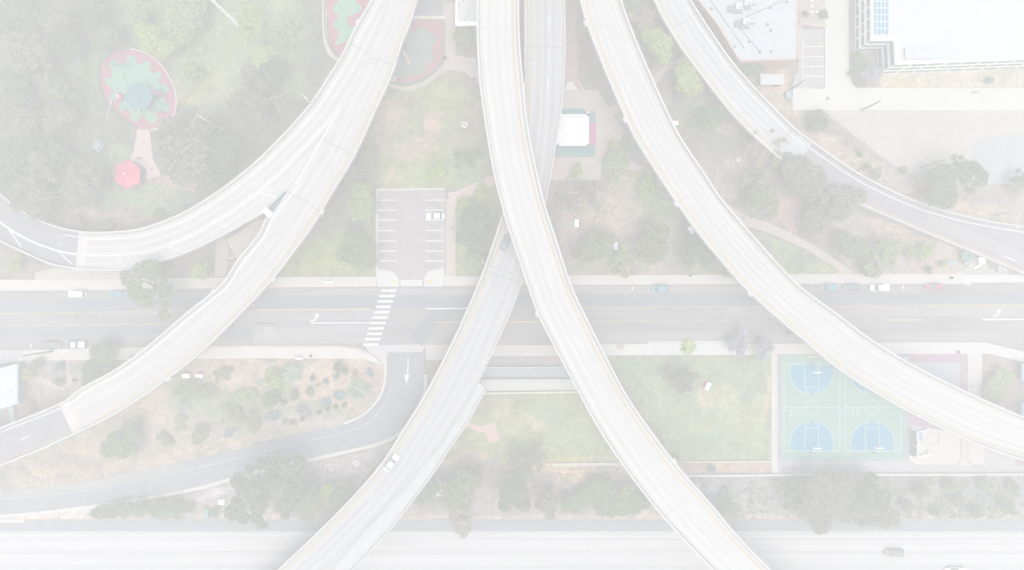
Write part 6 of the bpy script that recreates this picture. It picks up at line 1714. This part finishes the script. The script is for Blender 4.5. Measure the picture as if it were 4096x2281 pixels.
def bin_(px, py, label, z=.12, r=.32):
    t = thing('litter_bin', label, 'litter bin', W(px, py, z))
    MB().lathe([(r * .8, 0), (r, .9), (r * .9, .92)], n=14).build('barrel', M_BIN, t)
    MB().lathe([(r * 1.05, .9), (r, 1.0), (r * .4, 1.1), (.03, 1.12)], n=14).build('lid', M_TRIM, t)
bin_(1246, 1424, 'dark litter bin right of the bench on the south pavement')
bin_(1780, 236, 'grey litter bin beside the bell shaped playground', .01, .5)
bin_(1896, 318, 'dark litter bin on the tan path below the restroom building', .01)
bin_(2759, 1103, 'dark litter bin on the north pavement near the long viaduct')
bin_(2920, 1098, 'dark litter bin just left of the long viaduct on the pavement', .12, .42)
bin_(3828, 1408, 'dark litter bin on the white pavement near the mauve court')
bin_(3801, 1112, 'dark litter bin on the pavement at the seam of the white slab')
def cabinet(px, py, d, m, label, cat='utility box', ang=0, z=0.0, lid=None):
    t = thing('utility_box', label, cat, W(px, py, z), R(ang))
    MB().box((0, 0, d[2] / 2), d).build('housing', m, t)
    MB().box((0, 0, d[2] + .03), (d[0] * 1.06, d[1] * 1.06, .07)).build('lid', lid or m, t)
    MB().box((d[0] * .25, -d[1] / 2 - .02, d[2] * .55), (d[0] * .4, .04, d[2] * .6)).build('door', M_TRIM, t)
cabinet(3148, 385, (1.3, 1.6, 1.2), mat('teal_box', A(226, 238, 236), .05, 2), 'pale teal utility box at the corner of the concrete yard')
cabinet(856 - 24, 2050, (1.0, 2.4, 1.3), mat('teal_bin', A(214, 233, 228), .05, 2), 'teal dumpster beside the lone bush on the bottom verge', 'dumpster')
cabinet(892, 2004, (1.5, 1.2, 1.1), M_CW, 'white cabinet left of the big eucalyptus pair')
cabinet(4028, 1078 - 20, (0, 0, 0), M_CW, 'x') if False else None
cabinet(3919, 1043, (1.6, 1.6, .9), M_CW, 'white electrical box beside the arrow on the outer ramp')
cabinet(3908, 1066, (1.9, .5, .3), M_CW, 'row of low white slabs beside the white electrical box', ang=30)
cabinet(3806, 1055, (2.2, .8, .5), mat('sky_box', A(226, 236, 239), .05, 2), 'pale blue box lying in the clutter above the pavement', 'box')
cabinet(3862, 1053, (1.4, .7, .5), M_PINK, 'pale pink box in the clutter above the pavement', 'box', 20)
cabinet(4003, 1075, (2.4, 1.7, .6), mat('grey_plinth', A(234, 236, 238), .06, 1), 'low grey plinth in the wedge above the white pavement', 'plinth')
cabinet(2482, 1389, (1.5, 1.0, .35), M_PINKDK, 'brownish utility lid box on the white pavement by the lawn', z=.12)
cabinet(3075, 328, (5.6, 2.6, 2.2), mat('shed_white', A(249, 251, 252), .03, .6), 'white storage shed under the salmon building', 'shed')
t = thing('water_tank', 'round teal tank beside the cream kerb of the outer ramp', 'tank', W(3862, 1022, 0))
MB().lathe([(1.7, 0), (1.75, .9), (1.4, 1.15), (.3, 1.3), (.03, 1.31)], n=22).build('shell', mat('teal_tank', A(208, 219, 219), .06, .8), t, True)
MB().lathe([(.3, 1.28), (.3, 1.4), (.05, 1.42)], n=10).build('cap', M_TRIM, t)
def hydrant(px, py, label, z=.02):
    t = thing('fire_hydrant', label, 'hydrant', W(px, py, z))
    MB().lathe([(.2, 0), (.2, .08), (.14, .1), (.14, .55), (.18, .6), (.12, .75), (.03, .8)], n=12).build('barrel', mat('hydrant_yellow', A(249, 240, 212), .05, 3), t)
    for a_ in (0, 90, 180): MB().tube([(0, 0, .48), (.26 * math.cos(R(a_)), .26 * math.sin(R(a_)), .48)], .08, 8).build('outlet', mat('hydrant_yellow', None), t)
    MB().box((0, 0, .02), (.7, .7, .05)).build('base_plate', mat('hydrant_yellow', None), t)
hydrant(235, 2073, 'yellow hydrant on the pale verge at the bottom left')
hydrant(1012, 1223, 'yellow hydrant at the street edge under the left viaduct')
hydrant(3961, 1424, 'orange yellow hydrant on the south pavement at the right', .12)
# square white planter frames on the grass
def frame(px, py, ang, sz, label):
    t = thing('planter_frame', label, 'planter', W(px, py, 0), R(ang))
    for k in range(4):
        a_ = k * math.pi / 2
        MB().box((math.cos(a_) * sz / 2, math.sin(a_) * sz / 2, .2), (.22, sz + .2, .4), a_).build('side_board', M_CW, t)
    MB().box((0, 0, .08), (sz - .24, sz - .24, .14)).build('soil', M_TAN, t)
frame(1857, 500, -22, 1.3, 'square white planter frame on the lawn left of the white viaduct')
frame(2952, 640, -20, .8, 'small round looking white planter between the eastern viaducts')
frame(1425, 1852, 40, 1.2, 'tilted square white frame on gravel left of the grey viaduct')
# white steps beside the grey viaduct
t = thing('staircase', 'narrow white stair rail path beside the lower grey viaduct', 'staircase', W(1745, 1930, 0))
for dx in (0, 14):
    q = [W(1733 + dx, 1905, 1.0), W(1748 + dx, 1935, .8), W(1750 + dx * .8, 1985, .5)]
    MB(t.location).tube(q, .13, 6).build('handrail', M_CW, t)
mb = MB(t.location)
for k in range(16):
    p = W(1742 + k * .9, 1908 + k * 4.8, 0); mb.box((p.x, p.y, .05 + .04 * (16 - k)), (.9, .34, .1 + .08 * (16 - k)))
mb.build('tread', M_GREYC, t)

# ------------------------------------------------------------------ poles, lamps, wires
M_POLEW, M_POLED, M_POLEG = mat('pale_pole', A(250, 249, 246), .04, 2), mat('dark_pole', A(208, 208, 208), .08, 2), mat('grey_pole', A(240, 241, 242), .04, 2)
def lamp(base, top, lum, z0, m, label, name='street_lamp', rad=.13, head=(.9, .36)):
    """base, top, luminaire in pixels; the height follows from how far the top leans out"""
    rb, rt = math.hypot(base[0] - CX, base[1] - CY), math.hypot(top[0] - CX, top[1] - CY)
    B = W(*base, z0)
    zt = min(z0 + 13, max(z0 + 5, H - B.xy.length / (rt * S) * H)) if rt > 60 else z0 + 9
    t = thing(name, label, 'street lamp', B)
    Tp = Vector((B.x, B.y, zt)); Lm = W(*lum, zt)
    MB(B).tube([B + Vector((0, 0, -.02)), Tp], [rad * 1.3, rad * .8], 8).build('pole', m, t)
    mid = Tp.lerp(Lm, .5) + Vector((0, 0, .25))
    MB(B).tube([Tp + Vector((0, 0, -.15)), mid, Lm + Vector((0, 0, .1))], rad * .75, 8).build('arm', m, t)
    d = (Lm - Tp).xy.normalized()
    hb = MB(B).box((Lm.x, Lm.y, zt + .1), (*head, .2), math.atan2(d.y, d.x)).build('lamp_head', M_POLEW, t)
    return t
lamp((1250, 419), (1200, 371), (1224, 392), a1.z[a1.at(1250, 419)] + .8, M_POLEW, 'white lamp leaning out from the left parapet of the forked viaduct')
lamp((2097, 330), (2100, 253), (2139, 249), 9.6, M_POLEG, 'lamp with its arm over the grey viaduct at the top', rad=.16)
lamp((1929, 1052), (1933, 1054), (1976, 1062), 8.8, M_POLEG, 'lamp reaching over the grey viaduct near the street', rad=.15)
lamp((940, 1042), (898, 1003), (928, 1032), 0, M_POLEG, 'lamp inside the fork below the two ramps')
lamp((3485, 683), (3537, 663), (3521, 719), 0, M_POLEG, 'street lamp on the dry bank beside the outer ramp road', rad=.2)
lamp((3978, 860), (4058, 844), (4066, 908), 0, M_POLEG, 'street lamp on the outer ramp road at the right edge', rad=.18)
lamp((560, 1420), (503, 1408), (513, 1436), 0, M_POLEW, 'white curved lamp beside the left viaduct on the south pavement', rad=.18)
lamp((490, 500), (427, 472), (445, 412), 0, M_POLEG, 'lamp with a long arm at the lower left of the oval playground', rad=.16)
lamp((209, 1406), (88, 1417), (84, 1432), .12, M_POLED, 'dark lamp pole on the south pavement at the far left', rad=.2, head=(1.2, .9))
def pole(base, top, label, m=M_POLED, rad=.16, cross=None, name='utility_pole'):
    B = W(*base, 0)
    rt = math.hypot(top[0] - CX, top[1] - CY)
    zt = min(23, max(5, H - B.xy.length / (rt * S) * H))
    t = thing(name, label, 'utility pole', B)
    MB(B).tube([B + Vector((0, 0, -.02)), (B.x, B.y, zt)], [rad * 1.2, rad * .8], 8).build('mast', m, t)
    MB(B).lathe([(rad * 2, 0), (rad * 1.9, .3), (rad * 1.2, .35)], (B.x, B.y, 0), 10).build('footing', M_GREYC, t)
    if cross:
        for z in cross:
            bar = MB(B).box((B.x, B.y, zt - z), (2.6, .14, .16), R(-33)).build('crossarm', m, t)
            for k in (-1.2, -.5, .5, 1.2):
                MB(B).lathe([(.1, 0), (.13, .12), (.05, .3)], (B.x + k * math.cos(R(-33)), B.y + k * math.sin(R(-33)), zt - z + .08), 8).build('insulator', M_CW, bar)
    return t, zt
up, zt = pole((897, 520), (806, 463), 'pale utility pole with crossarms and insulators left of the forked viaduct', M_POLEW, .25, (.3, 2.0, 3.4))
pole((988, 133), (795, -41), 'tall pale pole leaning towards the top edge above the lawn', mat('bright_pole', (.8, .79, .74), .04, 2), .42)
pole((3448, 441), (3521, 401), 'dark pole standing on the edge of the concrete yard', rad=.18)
pole((3165, 358), (3215, 320), 'dark pole at the corner of the concrete yard near the outer ramp', rad=.2)
pole((3680, 669), (3776, 641), 'dark pole between the dry bank and the dirt yard', rad=.16)
M_WIRE = mat('pale_wire', (.34, .38, .33), .04, 1)
p0 = up.location
for k, dx in enumerate((-1.2, -.4, .4, 1.2)):
    a_ = Vector((p0.x + dx * math.cos(R(-33)), p0.y + dx * math.sin(R(-33)), zt - .2))
    b_2 = W(1120 + k * 16, -60, zt - 1)
    mb = MB(a_)
    mb.tube([a_.lerp(b_2, f) + Vector((0, 0, -1.6 * 4 * f * (1 - f) * .5)) for f in np.linspace(0, 1, 13)], .05, 5)
    tag(mb.build('overhead_wire', M_WIRE), 'one of four parallel wires running up right from the crossarm pole', 'wire', 'overhead wires over the park lawn')
fence('park_fence', [(378, 878), (430, 884), (480, 886), (530, 884), (585, 877), (650, 864), (720, 848)], 1.2, M_POLEW, 'thin white curved fence between the park and the ramp', 2.5, .05, 3)
fence('yard_fence', [(3290, 446), (3400, 538), (3500, 617), (3620, 695), (3740, 735)], 1.6, M_STEEL, 'thin wire fence along the curved edge of the dirt yard', 4, .025, 3)
fence('court_fence', [(3112, 1421), (3111, 1600), (3112, 1842)], 2.5, M_STEEL, 'steel fence along the left side of the courts', 4, .035, 4)
fence('path_rail', [(2470, 700), (2520, 722), (2600, 755), (2690, 795)], .9, M_WALL, 'cream rail along the dirt track that runs under the long viaduct', 2.5, .07, 2)
fence('guard_rail', [(60, 838), (110, 868), (170, 897), (225, 912)], .9, M_CW, 'broken white guard rail above the left end of the curved ramp', 3, .10, 2)
# white posts between the dark bushes, north-east
for x, y in ((3243, 52), (3262, 52), (3280, 51), (3224, 52), (3243, 30), (3242, 8)):
    t = thing('bollard', 'short white post in the bent row between salmon building and office drive', 'bollard', W(x, y, 0), 0, 'white posts in a bent row')
    MB().box((0, 0, .4), (.75, .5, .8)).build('post', M_CW, t); MB().lathe([(.3, .8), (.2, .9), (.03, .92)], n=10).build('cap', M_CW, t)

# ------------------------------------------------------------------ people (tiny in the picture)
M_SKIN, M_HAIR = mat('skin', (.42, .28, .21), .05, 5), mat('dark_hair', (.03, .025, .02), .1, 6)
def skinmesh(name, verts, edges, rad, m, parent, root=0):
    me = bpy.data.meshes.new(name); me.from_pydata(verts, edges, [])
    me.materials.append(m)
    o = bpy.data.objects.new(name, me); COL.objects.link(o); o.parent = parent
    sk = o.modifiers.new('skin', 'SKIN')
    for v, r_ in zip(me.skin_vertices[0].data, rad): v.radius = r_ if hasattr(r_, '__len__') else (r_, r_)
    me.skin_vertices[0].data[root].use_root = True
    sb = o.modifiers.new('subd', 'SUBSURF'); sb.levels = sb.render_levels = 1
    return o
def person(px, py, ang, label, shirt, trouser, walk=.16, z=.12, sit=False):
    t = thing('person', label, 'person', W(px, py, z), R(ang))
    ld = -.34 if sit else 0
    V = {'pel': (0, 0, .92 + ld), 'sp': (0, .0, 1.12 + ld), 'ch': (.01, 0, 1.34 + ld), 'nk': (.02, 0, 1.50 + ld), 'hd': (.05, 0, 1.60 + ld), 'hd2': (.05, 0, 1.70 + ld)}
    for s_, n in ((1, 'l'), (-1, 'r')):
        w = walk * s_
        if sit:
            V.update({n + 'hip': (.0, .1 * s_, .55), n + 'kn': (.42, .12 * s_, .50), n + 'an': (.44, .12 * s_, .08), n + 'to': (.60, .13 * s_, .04)})
        else:
            V.update({n + 'hip': (0, .1 * s_, .86), n + 'kn': (w * .9 + .05, .11 * s_, .48), n + 'an': (w * 1.3, .11 * s_, .09), n + 'to': (w * 1.3 + .17, .12 * s_, .04)})
        V.update({n + 'sh': (.0, .19 * s_, 1.42 + ld), n + 'el': (-w * .7, .25 * s_, 1.14 + ld), n + 'wr': (-w + .12, .24 * s_, .90 + ld), n + 'hn': (-w + .16, .235 * s_, .83 + ld)})
        for k in range(4):
            V[f'{n}f{k}'] = (-w + .20 + .02 * k - .03, .215 * s_ + .018 * (k - 1.5), .755 + ld + (.012 if k in (0, 3) else 0))
        V[n + 'th'] = (-w + .23, .20 * s_, .84 + ld)
    K = list(V); ix = {k: i for i, k in enumerate(K)}
    E_ = [('pel', 'sp'), ('sp', 'ch'), ('ch', 'nk'), ('nk', 'hd'), ('hd', 'hd2')]
    for n in 'lr': E_ += [('pel', n + 'hip'), (n + 'hip', n + 'kn'), (n + 'kn', n + 'an'), (n + 'an', n + 'to'), ('ch', n + 'sh'), (n + 'sh', n + 'el'), (n + 'el', n + 'wr'), (n + 'wr', n + 'hn'), (n + 'hn', n + 'th')] + [(n + 'hn', f'{n}f{k}') for k in range(4)]
    rad = {'pel': .13, 'sp': .12, 'ch': .14, 'nk': .055, 'hd': .09, 'hd2': .085}
    for n in 'lr':
        rad.update({n + 'hip': .095, n + 'kn': .06, n + 'an': .04, n + 'to': .04, n + 'sh': .06, n + 'el': .042, n + 'wr': .03, n + 'hn': .034, n + 'th': .009})
        rad.update({f'{n}f{k}': .009 for k in range(4)})
    skinmesh('body', [V[k] for k in K], [(ix[a_], ix[b_3]) for a_, b_3 in E_], [rad[k] for k in K], M_SKIN, t)
    def sub(name, keys, f, m):
        kk = {k: i for i, k in enumerate(keys)}
        skinmesh(name, [V[k] for k in keys], [(kk[a_], kk[b_3]) for a_, b_3 in E_ if a_ in kk and b_3 in kk], [rad[k] * f for k in keys], m, t)
    sub('shirt', ['sp', 'ch', 'pel', 'lsh', 'lel', 'rsh', 'rel'], 1.22, shirt)
    sub('trousers', ['pel', 'lhip', 'lkn', 'lan', 'rhip', 'rkn', 'ran'], 1.24, trouser)
    hb = MB(); hb.lathe([(.085, 1.58 + ld), (.108, 1.66 + ld), (.10, 1.74 + ld), (.06, 1.79 + ld), (.01, 1.80 + ld)], (.02, 0, 0), 12); hb.build('hair', M_HAIR, t, True)
    fx = .05 + .085
    for s_ in (1, -1): MB().box((fx + .005, .033 * s_, 1.655 + ld), (.012, .024, .014)).build('eye', M_TRIM, t)
    MB().box((fx + .012, 0, 1.62 + ld), (.03, .025, .045)).build('nose', M_SKIN, t); MB().box((fx, 0, 1.575 + ld), (.012, .05, .012)).build('mouth', M_TAIL, t)
    return t
C_W, C_T, C_R, C_D, C_P = mat('white_cloth', A(250, 250, 251), .05, 6), mat('teal_cloth', A(204, 222, 221), .05, 6), mat('coral_cloth', A(246, 214, 214), .05, 6), mat('dark_cloth', A(210, 212, 214), .05, 6), mat('plum_cloth', A(222, 208, 226), .05, 6)
person(1811, 912, 80, 'person in teal top walking along the path right of the car park', C_T, C_D, z=.01)
person(2508, 1092, 180, 'person in white top standing at the park edge by the north pavement', C_W, C_W, .04)
person(2524, 1090, 150, 'person in dark top beside the one in white at the pavement edge', C_T, C_D, .08)
person(2378, 1836, 20, 'person in coral top at the bottom of the shaded lawn', C_R, C_W, .1, .01)
person(3176, 1872, 10, 'person in dark top and trousers below the courts', C_D, C_D, .12, .03)
person(3168, 1876, 200, 'person in white top beside the one in dark below the courts', C_W, C_D, .05, .03)
t = thing('blanket', 'plum patterned blanket with bags on the pavement below the courts', 'blanket', W(3143, 1876, .02), .15)
MB().box((0, 0, .03), (2.2, 1.2, .05)).build('cloth', mat('plum_blanket', A(230, 222, 232), .15, 3), t)

# small built things east of the courts
t = thing('court_wall', 'low white three sided wall open to the right beside the hedge column', 'wall', W(3664, 1775, 0))
for (x0, y0), (x1, y1) in (((3664, 1729), (3664, 1822)), ((3667, 1727), (3706, 1716)), ((3667, 1824), (3712, 1816))):
    p, q = W(x0, y0, 0), W(x1, y1, 0)
    d = q - p
    MB(t.location).box(((p.x + q.x) / 2, (p.y + q.y) / 2, 0.45), (d.length, .2, .9), math.atan2(d.y, d.x)).build('wall_panel', M_W2, t)
marks('painted_panel', [rect(3671, 1732, 3689, 1764)], mat('soft_blue_paint', A(214, 228, 242), .06, 1), .026)
marks('concrete_stain', [[(3752, 1722), (3758, 1722), (3760, 1780), (3750, 1782)], [(3702, 1800), (3712, 1796), (3714, 1808), (3702, 1810)], [(3716, 1778), (3750, 1768), (3750, 1772), (3718, 1783)], [(3676, 1808), (3706, 1806), (3706, 1811), (3676, 1813)], [(3640, 1863), (3660, 1863), (3658, 1867), (3640, 1867)], [(3878, 1541), (3900, 1539), (3896, 1549), (3880, 1550)]], mat('stained_concrete', A(234, 233, 232), .1, 1), .027)
for (y0, y1, lab) in ((1450, 1520, 'pale blue awning at the right edge above the grey green bush'), (1604, 1664, 'pale blue awning at the right edge below the grey green bush')):
    t = thing('awning', lab, 'awning', W(4090, (y0 + y1) / 2, 0))
    ln = (y1 - y0) * S
    MB().box((0, 0, 2.6), (4.4, ln, .1)).build('canopy', mat('pale_blue_canvas', A(228, 239, 247), .04, .8), t)
    for sx in (-1, 1):
        for sy in (-1, 1): MB().tube([(sx * 2.1, sy * (ln / 2 - .15), -.02), (sx * 2.1, sy * (ln / 2 - .15), 2.58)], .06, 8).build('post', M_STEEL, t)
t = thing('bike_rack', 'row of four white hoops beside the long viaduct near the right edge', 'bike rack', W(3981, 1624, 0))
for k in range(4):
    x = -1.2 + k * .8
    MB().tube([(x, -.5, -.02), (x, -.5, .8), (x, -.3, .95), (x, .3, .95), (x, .5, .8), (x, .5, -.02)], .07, 8).build('hoop', M_CW, t)

# ------------------------------------------------------------------ added haze volume, stands in for an even white overlay
mb = MB((0, 0, 0))
mb.box((0, 0, 89.5), (1420, 1420, 181.5))
hz = mb.build('haze', bpy.data.materials.new('overlay_haze'))
hz['kind'] = 'stuff'
hm = hz.data.materials[0]
hm.use_nodes = True
hn = hm.node_tree
hn.nodes.clear()
ho = hn.nodes.new('ShaderNodeOutputMaterial')
hv = hn.nodes.new('ShaderNodeVolumePrincipled')
hv.inputs['Color'].default_value = (0.955, 0.914, 0.832, 1)
hv.inputs['Density'].default_value = 0.0040
hv.inputs['Density Attribute'].default_value = ''
hn.links.new(hv.outputs[0], ho.inputs['Volume'])
